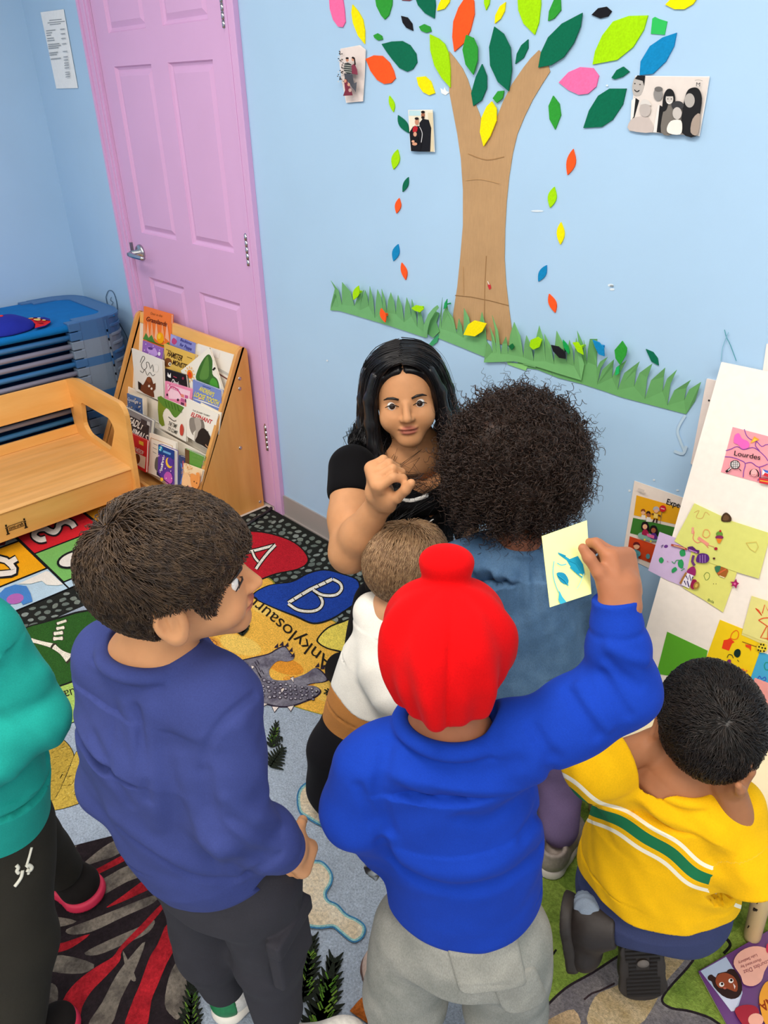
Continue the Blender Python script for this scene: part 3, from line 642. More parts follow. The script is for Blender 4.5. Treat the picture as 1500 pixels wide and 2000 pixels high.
# ================================================================== stacked cots in the corner
def ring(path_o, path_i, z0, z1):
    """closed band between two open paths, extruded in z -> list of (verts, faces)"""
    pts = list(path_o)+list(path_i)[::-1]
    n = len(pts); vs = [(p[0], p[1], z0) for p in pts]+[(p[0], p[1], z1) for p in pts]; m_ = len(path_o)
    fs = []
    for i in range(n): fs.append((i, (i+1) % n, n+(i+1) % n, n+i))
    for i in range(m_-1):
        a, b_, c, d = i, i+1, n-2-i, n-1-i
        fs.append((a, d, c, b_)); fs.append((n+a, n+b_, n+c, n+d))
    return vs, fs
CX0, CX1, CY = .025, .602, -.05
def end_path(ins, rad, back):
    x0, x1, y1 = CX0+ins, CX1-ins, CY-ins; r = max(rad-ins*.5, .02); P = [(x0, CY-back)]
    for a in np.linspace(math.pi, math.pi/2, 9): P.append((x0+r+r*math.cos(a), y1-r+r*math.sin(a)))
    for a in np.linspace(math.pi/2, 0, 9): P.append((x1-r+r*math.cos(a), y1-r+r*math.sin(a)))
    P.append((x1, CY-back)); return P
BCAP, GCAP = mat('#38689c', 'plastic', .35), mat('#76899e', 'plastic', .35)
BRAIL, GRAIL = mat('#3d80b8', 'plastic', .3), mat('#8f93a6', 'plastic', .35)
BSH = mat('#0f72b8', 'cloth', .8)
def make_cot(ztop, blue, top=False):
    cap, rail = (BCAP, BRAIL) if blue else (GCAP, GRAIL)
    o = empty('stacking_cot', ((CX0+CX1)/2, -.72, ztop-.045))
    for x in (CX0+.022, CX1-.022):
        b = MB(); b.tube([(x, CY-.20, ztop-.020), (x, -1.40, ztop-.020)], .0115, rail, 10); b.build('side_rail', o)
    b = MB(); ins = .0 if top else .055; b.box((CX0+.02+ins, -1.39, ztop-.010), (CX1-.02-ins, CY-.06, ztop-.004), BSH)
    if top:
        for x in (CX0+.022, CX1-.022): b.tube([(x, CY-.25, ztop-.020), (x, -1.39, ztop-.020)], .0165, BSH, 12)
    b.build('bed_sheet', o, bevel=.002)
    for end in (0, 1):
        b = MB()
        def addring(po, pi, z0, z1):
            vs, fs = ring(po, pi, z0, z1)
            if end: vs = [(x, -1.45-(y-CY)+0.0+CY*0, z) for x, y, z in vs]; fs = [f[::-1] for f in fs]
            b.add(vs, fs, cap)
        addring(end_path(0, .16, .25), end_path(.012, .15, .25), ztop-.043, ztop+.003)
        addring(end_path(.012, .10, .245), end_path(.085, .10, .245), ztop-.012, ztop+.002)
        # lip of the side arms and the short corner feet that nest into the cot below
        for x0, x1 in ((CX0-.002, CX0+.05), (CX1-.05, CX1+.002)):
            ys = (CY-.29, CY-.235) if not end else (-1.45+.235, -1.45+.29)
            b.box((x0, ys[0], ztop-.035), (x1, ys[1], ztop+.0015), cap)
            yl = (CY-.16, CY-.11) if not end else (-1.45+.11, -1.45+.16)
            xx = (x0+.008, x0+.045) if x0 < .3 else (x1-.045, x1-.008)
            b.box((xx[0], yl[0], ztop-.071), (xx[1], yl[1], ztop-.012), cap)
        b.build('end_cap', o, bevel=.003)
    return o
ORD = 'BBGGBGGGBGBGGBGB'
NM = ['topmost', 'second', 'third', 'fourth', 'fifth', 'sixth', 'seventh', 'eighth', 'ninth', 'tenth', 'eleventh', 'twelfth', 'thirteenth', 'fourteenth', 'fifteenth', 'lowest']
def cot_label(k):
    c = 'blue-ended' if ORD[k] == 'B' else 'grey-ended'
    if k == 0: return 'topmost blue cot of the corner stack, with the cap lying on it'
    if k == 15: return 'lowest stacking cot of the corner stack, standing on the floor'
    return c+' stacking cot, '+NM[k]+' from the top of the corner stack'
PROTO = {}
for k, c in enumerate(ORD):
    zt = .686-.041*k
    if k == 0: o = make_cot(zt, True, True)
    elif c not in PROTO:
        o = make_cot(zt, c == 'B'); PROTO[c] = (o, zt)
    else:
        src, z0 = PROTO[c]; o = src.copy(); COL.objects.link(o)
        for ch in src.children:
            q = ch.copy(); COL.objects.link(q); q.parent = o
        o.location.z += zt-z0
    tag(o, cot_label(k), 'cot', 'stacked cots in the corner')

# ================================================================== low wooden bench
WD = dict(c2='#eaa955')
wy = mat('#f5bd6c', 'wood', ax='y', **WD); wx = mat('#f5bd6c', 'wood', ax='x', **WD); wz = mat('#eeb060', 'wood', ax='z', **WD)
bench = empty('wooden_bench', (.85, -1.0, 0), 'low maple bench with cut-out side panels, in front of the stacked cots', 'bench')
def holed(outer, hole, y0, y1, m, mb):
    """side panel in the x-z plane with a hole (bridged ring of quads)"""
    n = 48
    def resample(P):
        P = np.array(P, float); Q = np.vstack([P, P[:1]]); s = np.r_[0, np.cumsum(np.linalg.norm(np.diff(Q, axis=0), axis=1))]
        return np.array([[np.interp(t, s, Q[:, i]) for i in (0, 1)] for t in np.linspace(0, s[-1], 240, endpoint=False)])
    c = np.mean(hole, axis=0); O = resample(outer); H = resample(hole)
    ang = lambda P: np.arctan2(P[:, 1]-c[1], P[:, 0]-c[0])
    th = np.linspace(-math.pi, math.pi, 72, endpoint=False)
    ao, ah = ang(O), ang(H)
    corner = np.sort(np.r_[th, ang(np.array(outer, float))])
    pick = lambda P, a, t: P[np.argmin(np.abs(np.angle(np.exp(1j*(a-t)))))]
    Oo = [pick(O, ao, t) for t in corner]; Hh = [pick(H, ah, t) for t in corner]; n = len(corner)
    vs = [(p[0], y0, p[1]) for p in Oo]+[(p[0], y0, p[1]) for p in Hh]+[(p[0], y1, p[1]) for p in Oo]+[(p[0], y1, p[1]) for p in Hh]
    fs = []
    for i in range(n):
        j = (i+1) % n
        fs += [(i, j, n+j, n+i), (2*n+j, 2*n+i, 3*n+i, 3*n+j), (j, i, 2*n+i, 2*n+j), (n+i, n+j, 3*n+j, 3*n+i)]
    mb.add(vs, fs, m)
def rounded(P, r, n=5):
    P = [np.array(p, float) for p in P]; out = []
    for i in range(len(P)):
        a, p, c = P[i-1], P[i], P[(i+1) % len(P)]; u = nrm(a-p); v = nrm(c-p); rr = r[i] if hasattr(r, '__len__') else r
        s, e = p+u*rr, p+v*rr
        for t in np.linspace(0, 1, n): out.append((1-t)**2*s+2*t*(1-t)*p+t*t*e)
    return out
BSIDE = rounded([(.615, .47), (.735, .487), (1.155, .485), (1.185, .44), (1.14, 0), (1.06, 0), (1.05, .045), (.66, .045), (.65, 0), (.56, 0)], [.02, .05, .03, .03, .01, .01, .02, .02, .01, .01])
BSIDE = rounded([(.605, .455), (.655, .472), (.735, .487), (1.15, .487), (1.182, .455), (1.14, 0), (1.06, 0), (1.05, .045), (.69, .045), (.68, 0), (.606, 0)], [.01, .02, .03, .025, .03, .01, .01, .02, .02, .01, .01])
BHOLE = rounded([(.745, .385), (1.02, .385), (1.05, .345), (.965, .222), (.75, .232), (.715, .27)], .018)
for y0, y1 in ((-.411, -.391), (-1.62, -1.60)):
    b = MB(); holed(BSIDE, BHOLE, y0, y1, wx, b); b.build('side_panel', bench, bevel=.003, recalc=True)
def yboard(name, prof, m, y0=-1.60, y1=-.411, bevel=.003):
    b = MB(); b.prism([(p[0], y0, p[1]) for p in prof], (0, y1-y0, 0), m); return b.build(name, bench, bevel=bevel)
yboard('seat', [(.60, .182), (1.128, .182), (1.138, .19), (1.128, .2), (.60, .2)], mat('#edb670', 'wood', ax='y', c2='#dba055'))
yboard('backrest', [(.626, .335), (.644, .335), (.629, .462), (.611, .458)], wy)
yboard('back_rail', [(.608, .2), (.626, .2), (.620, .243), (.606, .243)], wy)
yboard('apron', [(1.092, .06), (1.110, .06), (1.126, .182), (1.108, .182)], wy)
logo = mat('#1c1712', 'plain')
def rail_logo(mb, O, ex, ey, s):
    """small black rail-and-post mark with tiny lettering"""
    O, ex, ey = [np.asarray(q, float) for q in (O, ex, ey)]
    def r(x0, y0, x1, y1): mb.poly([O+ex*s*a+ey*s*c for a, c in ((x0, y0), (x1, y0), (x1, y1), (x0, y1))], logo)
    r(-.9, -.5, -.74, .05); r(.74, -.5, .9, .05); r(-.94, .08, -.7, .2); r(.7, .08, .94, .2); r(-.9, .26, -.74, .5); r(.74, .26, .9, .5); r(-.98, -.62, -.66, -.5); r(.66, -.62, .98, -.5)
    r(-.7, -.3, .7, -.24); r(-.7, .2, .7, .26)
    mb.text('jonti-craft', O, ex, ey, s*.48, logo, .02, fit=s*1.32)
b = MB(); up = nrm((.016, 0, .122)); nn = nrm((.122, 0, -.016))
rail_logo(b, np.array([1.119, -.90, .113])+nn*.0008, (0, 1, 0), up, .042); tag(b.build('maker_mark', bench), 'small black printed mark on the bench apron')

# ================================================================== cap on the top cot
CC = flo(38, 640, .684)
capo = empty('baseball_cap', CC, 'child\'s royal blue cap with a red patterned brim, lying on the topmost cot', 'cap')
def f_cap(P):
    q = P-CC; d = ell(P, CC+[0, -.06, .0], (.105, .125, .062)); d = smax(d, -q[:, 2]+.001, .006)
    d = d+wrink(P, .003, 50, 5); return d
Vc, Fc = sdf_mesh(f_cap, CC+[-.15, -.23, -.02], CC+[.15, .12, .09], .005); np_mesh('crown', Vc, Fc, mat('#24309a', 'cloth'), capo)
b = MB(); cy = mat('#2a2f8c', 'cloth'); red = mat('#d8232c', 'cloth'); yel = mat('#f0c774', 'cloth')
br = [(-.10, .02), (-.095, .06), (-.07, .10), (-.03, .125), (.02, .13), (.06, .115), (.09, .08), (.10, .03), (.06, .05), (0, .06), (-.06, .05)]
bz = lambda x, y: CC[2]+.018-.9*x*x-.05*(y)+.004
b.prism([(CC[0]+x, CC[1]+y, bz(x, y)) for x, y in br], (0, 0, -.004), red, cy)
rp = [(-.095, .055), (-.07, .1), (-.03, .125), (.02, .13), (.05, .118), (.02, .105), (-.04, .095), (-.07, .07)]
b.poly([(CC[0]+x, CC[1]+y, bz(x, y)+.002) for x, y in rp][::-1], cy)
for (x, y, rx, ry, m_) in [(.005, .08, .022, .013, yel), (-.045, .072, .014, .01, yel), (.05, .075, .016, .011, mat('#b01c22', 'cloth')), (-.02, .098, .012, .006, mat('#f5efe6', 'cloth')), (.03, .10, .01, .007, yel)]:
    b.poly([(CC[0]+x+rx*math.cos(t), CC[1]+y+ry*math.sin(t), bz(x+rx*math.cos(t), y+ry*math.sin(t))+.003) for t in np.linspace(0, 2*math.pi, 14, endpoint=False)], m_)
tag(b.build('brim', capo, recalc=False), 'red brim with yellow and blue shapes')
b = MB(); b.lathe(CC+[0, -.06, .060], [(0, 0), (.008, .001), (.007, .005), (0, .007)], mat('#e03a3a', 'cloth'), 12); b.build('top_button', capo)

# ================================================================== sloping book display
SX0, SX1 = .672, 1.497
disp = empty('book_display', ((SX0+SX1)/2, -.19, 0), 'sloping maple book display stand full of picture books in front of the pink door', 'book stand')
sp = rounded([(0.0, 0), (0.0, .70), (-.035, .705), (-.374, .03), (-.374, 0)], [.002, .02, .025, .02, .004])
sp = [np.array([p[0]-.012, p[1]]) for p in sp]
for x0, x1 in ((SX0, SX0+.018), (SX1-.018, SX1)):
    b = MB(); b.prism([(x1 if x1 > 1 else x0, p[0], p[1]) for p in sp], ((x0-x1) if x1 > 1 else (x1-x0), 0, 0), mat('#e6a85c', 'wood', ax='z', c2='#d8964a')); b.build('side_panel', disp, bevel=.003)
wl_ = mat('#f3ead9', 'plastic', .35)
def xpanel(name, prof, m, bevel=.002):
    b = MB(); b.prism([(SX0+.018, p[0], p[1]) for p in prof], (SX1-SX0-.036, 0, 0), m); return b.build(name, disp, bevel=bevel)
def tier(y0, z0, drop, name='tier_panel', m=None):
    return xpanel(name, [(y0+.006, z0), (y0, z0), (y0-.25*drop, z0-drop), (y0-.25*drop+.006, z0-drop)], m or wl_)
xpanel('top_rail', [(-.02, .70), (-.036, .70), (-.048, .655), (-.03, .655)], wx)
tier(-.045, .655, .24, 'back_panel')
tier(-.112, .475, .19); tier(-.160, .377, .17); tier(-.212, .28, .22)
for z_, y_ in ((.40, -.085), (.295, -.14), (.20, -.195)): xpanel('tier_shelf', [(y_+.03, z_), (y_-.045, z_-.004), (y_-.045, z_-.010), (y_+.03, z_-.006)], wl_)
xpanel('bottom_shelf', [(-.20, .045), (-.372, .045), (-.372, .03), (-.20, .03)], wx)
xpanel('front_lip', [(-.346, .092), (-.360, .092), (-.374, .012), (-.360, .012)], wx)
b = MB(); nn = nrm((0, -1, .18)); rail_logo(b, np.array([1.06, -.3685, .052])+nn*.001, (1, 0, 0), nrm((0, .18, 1)), .03); tag(b.build('maker_mark', disp), 'small black printed mark on the front lip')
for (y, z) in ((-.06, .585), (-.065, .545), (-.095, .30), (-.03, .025)):
    b = MB(); b.lathe((SX1-.0005, y, z), [(.0, 0), (.0075, 0), (.0075, .002), (.005, .0035), (0, .0035)], mat('#c9c4bb', 'metal', .3), 14, (1, 0, 0)); b.build('bolt', disp)
# ------------------------------------------------------------------ books on the stand
TIERS = {1: (-.052, .655), 2: (-.121, .475), 3: (-.170, .377), 4: (-.222, .28), 5: (-.290, .18)}
def tplane(t, e):
    y0, z0 = TIERS[t]; return np.array([0, y0-e, z0]), nrm((0, -1, .25))
def book(t, e, quad, col, label, art=None, th=.009, ext=0, group=None, name='picture_book', cat='book', pages='#f4efe2', spine=None):
    P0, n = tplane(t, e); q = [on(u, v, P0, n) for u, v in quad]
    if ext: q[2] = q[2]+nrm(q[2]-q[1])*ext; q[3] = q[3]+nrm(q[3]-q[0])*ext
    c = sum(q)/4; o = empty(name, (c[0], c[1], min(p[2] for p in q)), label, cat, group or 'picture books on the display stand')
    b = MB(); cm = mat(col, 'glossy', .4); b.prism(q, -n*.0012, cm); b.prism([p-n*(th-.001) for p in q], -n*.0012, cm)
    l0, l3 = q[0], q[3]; b.prism([l0-n*.0012, l3-n*.0012, l3-n*(th-.001), l0-n*(th-.001)], nrm(q[1]-q[0])*.001, mat(spine or col, 'glossy', .4))
    if art: art(Art(b, P0, n, kind='paper'), q)
    b.build('cover', o)
    b = MB(); s = [c+(p-c)*.965 for p in q]; s[0] = s[0]+(q[0]-c)*.0; b.prism([p-n*.0014 for p in s], -n*(th-.0026), mat(pages, 'paper')); b.build('page_block', o)
    return o
def L_(pts): return lambda x, y: None
def a1(A, q):
    for x, c in ((283, '#f6a06a'), (289, '#f9b487'), (297, '#f7a878'), (306, '#f9b98f'), (318, '#f6a06a'), (327, '#f9b08a')):
        A.poly([(x-4, 660), (x, 626+abs(x-300)*.1), (x+5, 668)], c)
    A.poly([(280, 662), (286, 650), (291, 660), (297, 654), (303, 668), (318, 676), (330, 668), (334, 679), (308, 672)], '#4f8a3a'); A.disc((314, 660), 7, 11, '#f8a800', rot=-.1); A.disc((312, 657), 3, 5, '#ffc93a')
    A.text('Over in the', (295, 611.5), (318, 617.5), 5, '#8a4a1c'); A.text('Grasslands', (287, 622), (327, 633.5), 9, '#5a1d10', .012)
book(1, 0, [(280.8, 597.9), (335, 613.6), (334, 681), (279.4, 665)], '#f97b22', 'orange grasslands picture book sticking up above the top rail of the stand', a1, ext=.02)
def a2(A, q):
    A.poly([(334, 653), (345, 657), (345, 675), (333, 670)], '#a7a8e0'); A.poly([(336, 664), (339, 660), (343, 662), (346, 667), (342, 673), (336, 670)], '#c0477e', 3); A.text('Bedtime', (353, 663), (375, 671.5), 6, '#3c3b92', .015); A.text('for Peppa', (352, 672), (375, 682), 6.5, '#3c3b92', .015)
book(1, .001, [(333.5, 652), (382, 670), (380, 697), (331.5, 676)], '#8c8fd0', 'lilac bedtime picture book behind the yellow hamster book', a2, th=.012, ext=.05)
def a3(A, q):
    A.line([(425, 720), (448, 733)], 5, '#c9c4bc'); A.line([(426, 729), (445, 741)], 2.6, '#7b4a44'); A.poly([(392, 676), (430, 688), (428, 700), (392, 690)], '#efe9e2')
book(1, .0015, [(386, 671), (461, 694), (444, 765), (390, 745)], '#f4ece0', 'cream magazine at the right end of the stand, behind the leaf book', a3, th=.004, ext=.03)
def a4(A, q):
    for x, y in ((285, 672), (291, 690), (312, 684), (306, 694), (300, 676), (283, 684)): A.disc((x, y), 1.1, 1.1, '#e7d6f2', 7)
    A.poly([(288, 684), (292, 676), (299, 681), (304, 680), (309, 692), (300, 696)], '#c49be0', 3); A.disc((294.5, 680.5), 5, 2.6, '#5d3a86', rot=.3); A.disc((312, 691), 2.5, 4, '#f2e6f7')
book(2, 0, [(279, 665), (319.5, 681), (316, 703), (277.5, 690)], '#9a66bd', 'purple sparkly picture book behind the bear book', a4, ext=.05)
def a5(A, q):
    A.disc((328, 708), 8, 9, '#7b4a22'); A.disc((332, 711), 3, 3.4, '#f4ead2'); A.disc((332.5, 711), 1.4, 1.6, '#20140c')
    A.text('HAMSTER', (328, 689.5), (357, 700.5), 11, '#3a2413', .02); A.text('MONSTER', (338, 707), (369, 718), 10, '#3a2413', .02); A.line([(325, 682), (335, 686)], 1.2, '#8a6a2c'); A.line([(366, 697), (376, 700.5)], 1.2, '#8a6a2c')
book(2, .001, [(320.3, 671.3), (381.5, 693.5), (375, 733), (322, 719)], '#e8bd55', 'yellow hamster and monster picture book in the middle of the stand', a5, th=.011, ext=.05)
def a6(A, q):
    A.poly([(408, 692), (415, 704), (415, 730), (424, 740), (428, 752), (427, 764), (408, 756), (384, 742), (386, 724), (397, 702)], '#3d6b2c', 3); A.poly([(400, 705), (407, 697), (408, 735), (396, 742), (390, 735)], '#5b8a3e', 3); A.poly([(415, 738), (424, 745), (425, 760), (410, 752)], '#4c9a34', 3)
    A.line([(416, 723), (421, 718)], 3.5, '#241c14'); A.disc((371.5, 731), 5.5, 9, '#f08a1e', rot=-.2); A.disc((371.5, 732), 3.6, 6, '#e8481e', rot=-.2)
    for k in range(12):
        t = k*.5236; A.line([(371.5+7*math.cos(t), 731+11*math.sin(t)), (371.5+10*math.cos(t), 731+16*math.sin(t))], 1.2, '#f2b02a')
book(2, .013, [(408.5, 679), (441, 781), (382, 800), (353, 724)], '#f5efe0', 'white book turned askew with a big green leaf and an orange sun', a6, th=.008)
def a7(A, q):
    A.line([(274, 708), (279, 696), (283, 700), (276, 712), (281, 722), (287, 717), (286, 708), (291, 709), (294, 720), (298, 712), (300, 726)], 1.1, '#3d3a38', 3); A.line([(274, 724), (279, 728), (283, 722), (288, 733), (293, 727), (298, 734), (303, 731)], 1, '#4c4845', 3)
    A.disc((306, 719), 4.5, 8, '#dcd6cc'); A.disc((306, 719), 4, 7.4, '#f3eee4')
    A.poly([(270, 745), (280, 752), (288, 737), (296, 738), (300, 750), (304, 748), (304, 760), (300, 764), (302, 776), (290, 772), (274, 762)], '#6e3a20', 2); A.poly([(270, 744), (277, 749), (275, 762), (271, 760)], '#2b1c14'); A.disc((292, 754), 2, 2.4, '#efe6da'); A.disc((297, 759), 2, 2.4, '#efe6da'); A.poly([(287, 741), (291, 736), (297, 742), (293, 748)], '#8a4c2a', 3)
book(3, 0, [(257, 680), (317.2, 704), (319.5, 777), (263.8, 754)], '#f1ece2', 'white picture book with a brown bear and scribbled lettering', a7, th=.010, ext=.02, spine='#dcd5c8')
def a8(A, q):
    A.poly([(328, 727), (331, 733), (334, 728), (334, 738), (330, 737), (327, 734)], '#f5f3f0'); A.text('Dark', (336, 744), (350, 750.5), 9, '#f5f3f0', .015); A.line([(339, 735), (346, 738)], 1.6, '#b23a55'); A.disc((358, 739), 2.2, 2.8, '#8c2f46')
book(3, .001, [(322.4, 719.7), (363, 732.5), (366, 757), (323.5, 742)], '#131014', 'black covered book between the hamster book and the pink book', a8, ext=.05)
def a9(A, q):
    A.poly([(327, 750), (372, 764), (370, 781), (330, 779)], '#fbd0de'); A.line([(329, 764), (336, 755), (347, 761), (354, 772)], 2, '#d3477f', 4); A.text('Princess', (330, 753), (350, 761), 8, '#cf4f88', .01)
    A.disc((327, 771), 1.6, 2.6, '#3a1c28'); A.disc((348, 781), 2, 2.6, '#4a2434')
    for i in range(2):
        for j in range(3): A.poly([(354+i*8, 769+j*8+i*2), (360+i*8, 771+j*8+i*2), (360+i*8, 777+j*8+i*2), (354+i*8, 775+j*8+i*2)], ['#e98a78', '#c85a90', '#6a3050'][(i+j) % 3])
book(3, .011, [(322.4, 743.9), (377, 760.7), (372, 798), (322, 775)], '#f28fb4', 'pink picture book with small square panels, left of the loose tooth book', a9, ext=.01)
def a10(A, q):
    A.text("ANDREW'S", (390, 758), (418, 771.5), 9, '#f4e23a', .02); A.text('LOOSE TOOTH', (380, 769), (427, 787.5), 10, '#f4e23a', .02); A.line([(396, 753.5), (412, 759)], 1.2, '#3c4a8c'); A.poly([(382, 779), (400, 784), (432, 797), (432.7, 798.5), (377, 778.5)], '#efe9de'); A.disc((391, 778), 3, 2, '#f0b48a')
book(3, .010, [(376.4, 741.3), (431.7, 762.4), (432.7, 799), (377, 779)], '#7a8ccc', 'periwinkle blue loose tooth book with yellow lettering', a10, th=.012, ext=.01)
def a11(A, q):
    random.seed(2)
    for k in range(26): A.disc((251+random.random()*24, 775+random.random()*28), 1.3, 1.6, random.choice(['#9fb4d6', '#c8d6ea', '#3d5c9a', '#e8c9a0']), 7)
    A.text('Goodnight', (252, 778.5), (273, 786), 6, '#eaf0fa', .01)
book(4, 0, [(247.9, 768), (277.3, 778.5), (278.5, 809), (249.3, 796)], '#5878b0', 'blue book at the left end of the middle row', a11, ext=.06)
def a11b(A, q): pass
book(4, -.006, [(252, 764), (286, 777), (286, 812), (252, 800)], '#efe3cc', 'cream book just behind the blue book at the left end of the stand', None, th=.004, ext=.05)
def a12(A, q):
    A.poly([(309, 775), (322, 779), (332, 789), (322, 800), (318, 812), (322, 831), (310.9, 825.8)], '#7c8f28', 2); A.poly([(309, 774.5), (355, 793), (357, 800), (345, 815), (338, 812), (330, 800), (318, 792)], '#5d8a32', 3)
    for k in range(5): A.line([(323+k*6, 783+k*2), (326+k*6, 795+k*2)], 1.3, '#3f6a22')
    A.line([(349, 800), (356, 806), (356, 800)], 1.2, '#4c6a2a'); A.line([(330, 814), (340, 822), (345, 821)], 1.2, '#2c2c22', 3)
    A.text('THE TIME', (330, 826), (346, 833), 8, '#2c2c22', .01); A.text('TO CLIMB', (329, 836), (347, 845), 7, '#2c2c22', .01); A.poly([(353, 833), (357, 828), (360, 838), (358, 850), (353, 848)], '#c84a3a', 3)
book(4, .001, [(308.8, 774.3), (364.5, 796.4), (363.4, 856), (310.9, 828)], '#f3eee0', 'white picture book with a green crocodile border', a12, ext=.015)
def a13(A, q):
    A.text('THE SHABBY RABBIT', (376, 801), (410, 813), 3.2, '#4a4138', .005); A.text('ELEPHANT', (374, 808.5), (414, 824.5), 8.5, '#c8202a', .02)
    A.poly([(371, 818), (380, 815), (386, 822), (384, 836), (378, 850), (371, 836)], '#8f867c', 3); A.poly([(386, 822), (396, 820), (400, 836), (394, 842), (388, 836)], '#7d746a', 3)
    A.poly([(380, 818), (390, 817), (394, 830), (390, 846), (384, 862), (380, 858), (384, 842)], '#b4aa9e', 3); A.poly([(389, 842), (398, 836), (408, 846), (413, 862), (411, 878), (396, 870), (382, 862), (386, 852)], '#2a211c', 3); A.line([(402, 868), (408, 874), (411, 866)], 2, '#b58a6a', 3); A.line([(405, 848), (411, 852), (407, 855)], 1.4, '#2a211c', 3); A.disc((407, 843), .9, .9, '#2a211c', 6)
    A.poly([(378, 846), (383, 840), (381, 856)], '#e8e2d4')
book(4, .002, [(363.8, 778.5), (426.4, 808), (411, 881), (364.5, 852)], '#f6f1e4', 'white elephant picture book with red title lettering', a13, th=.012)
book(4, -.008, [(392, 786), (432, 806), (426, 850), (392, 835)], '#f3ead6', 'cream book just behind the elephant book', None, th=.004, ext=.03)
def a14(A, q):
    A.poly([(245, 807), (292, 830), (289, 860), (245, 842)], '#3b3436'); A.text('DEADLY', (246, 817.5), (281, 834), 14, '#f4f1ea', .02); A.text('ANIMALS', (246, 836), (288, 856), 13, '#f4f1ea', .02); A.poly([(285, 822), (293, 824), (294, 833), (287, 829)], '#ccd0d4'); A.disc((243, 800), 1.6, 2.2, '#55585e', 8)
    A.poly([(276, 817), (288, 823), (287, 835), (276, 828)], '#4a4245')
book(5, 0, [(240.5, 793.2), (296.8, 821.6), (292, 868), (241, 846)], '#8d9096', 'grey framed deadly animals book at the lower left of the stand', a14, th=.016, ext=.04)
def a15(A, q):
    A.poly([(249, 876), (285, 893), (283, 916), (254, 900)], '#f2e4cc'); A.disc((268, 896), 6, 10, '#7a4424'); A.disc((266, 903), 2, 2.6, '#f5e6d0'); A.disc((254, 886), 2, 4, '#3a2a20'); A.poly([(272, 860), (281, 863.5), (281, 871), (272, 867)], '#f0c040')
    A.text('VAS CHEZ LE MÉDECIN', (247, 868.5), (280.5, 884.5), 7.5, '#fbf3ea', .015)
book(5, .018, [(243.7, 840.5), (287.8, 860.5), (285, 919), (250, 900)], '#d8202c', 'red picture book about the doctor in the bottom row', a15, ext=.01)
def a16(A, q):
    A.line([(295, 855), (337, 871), (334, 930)], 1, '#c89a5a'); A.line([(295, 855), (291, 910)], 1, '#c89a5a'); A.line([(300, 866), (308, 870)], .9, '#8a8a86'); A.line([(299, 874), (307, 878)], .9, '#8a8a86'); A.line([(299, 882), (306, 886)], .9, '#8a8a86'); A.poly([(304, 898), (308, 892), (312, 900), (310, 920), (303, 914)], '#6a665f', 3)
book(5, .001, [(292, 845), (343.5, 863.6), (341, 945), (287, 922)], '#f6f0e2', 'cream framed sheet book behind the purple night book', a16, th=.008)
def a17(A, q):
    A.poly([(309.4, 867.8), (340.3, 880.4), (340.3, 898), (309, 885)], '#1f3f8a'); A.disc((314, 876), 4, 5.5, '#2a9ac0'); A.text('2', (312.5, 875.5), (315.5, 876.7), 7, '#ffffff', .02); A.line([(319, 881), (334, 887)], 4, '#6aa8dc')
    A.disc((331, 904), 6.5, 10.5, '#f4c53a', rot=-.25); A.disc((333.5, 902), 5.5, 9, '#5a3a9c', rot=-.25)
    A.textb('First', (317.5, 908), (319.5, 892), (-5, 0), '#ffffff', .015); A.textb('Star', (315, 920), (317.5, 905), (-5, 0), '#ffffff', .015)
    A.poly([(322, 927), (328, 921), (336, 926), (338, 940), (330, 946), (322, 938)], '#c05ab4', 3)
    for x, y in ((314, 922), (324, 915), (335, 920), (326, 934), (337, 934), (312, 890), (322, 890)): A.disc((x, y), 1, 1.4, '#f5d0ec', 7)
    A.poly([(308, 918), (314, 930), (322, 938), (332, 945), (340.3, 950), (307.7, 927)], '#2a2440'); A.disc((318, 936), 3, 3.6, '#f0c030')
book(5, .020, [(309.4, 867.8), (340.3, 880.4), (340.3, 951), (307.7, 928)], '#5a3a9c', 'purple night sky book with a yellow moon, standing open in front', a17, th=.018)
book(5, .003, [(349, 889), (361.5, 894), (358.5, 960), (347, 955)], '#24386e', 'dark blue book edge between the night book and the bear book', lambda A, q: (A.line([(354, 905), (357, 925), (353, 945)], 2.5, '#5a7ac0', 3), A.line([(358, 900), (358, 915)], 2, '#c05a70')), th=.012)
def a19(A, q):
    A.poly([(361.3, 876), (370, 880), (370, 908), (362, 905)], '#6a4a2c'); A.text('LES PETITES', (377, 888), (402, 899), 5, '#7fb05a', .01); A.text('HISTOIRES', (376, 896), (400, 907), 5, '#7fb05a', .01)
book(5, .001, [(361.3, 876), (398.5, 892.5), (389, 924), (362.4, 912)], '#5a9a3c', 'green book just above the bear book at the lower right', a19, ext=.03)
def a20(A, q):
    random.seed(4)
    for k in range(40):
        t = random.random()*6.28; r = 6+random.random()*9; A.line([(366+r*math.cos(t)*.7, 922+r*math.sin(t)), (366+(r+4)*math.cos(t)*.7, 922+(r+4)*math.sin(t))], .8, '#e8a04a')
    A.poly([(361, 930), (368, 922), (376, 932), (380, 945), (374, 962), (360, 956)], '#f6c490', 3); A.poly([(376, 930), (380, 924), (388, 928), (391, 922), (395, 927), (394, 945), (388, 955), (379, 950)], '#ee9a50', 3); A.disc((390, 925), 2.2, 2.8, '#ee9a50'); A.disc((384, 940), 1, 1.4, '#2a1a10', 7); A.disc((389, 943), 1, 1.3, '#2a1a10', 7); A.disc((375, 951), 2.4, 3, '#f2a08a'); A.line([(371, 947), (373, 949)], 1, '#2a1a10'); A.line([(384, 962), (380, 968), (372, 966)], 1.5, '#4a8a3a', 3)
book(5, .016, [(358.7, 904.6), (396, 918.3), (384.5, 973), (356, 960)], '#f8dfb4', 'peach picture book with a hedgehog and an orange bear, lowest at the right', a20)

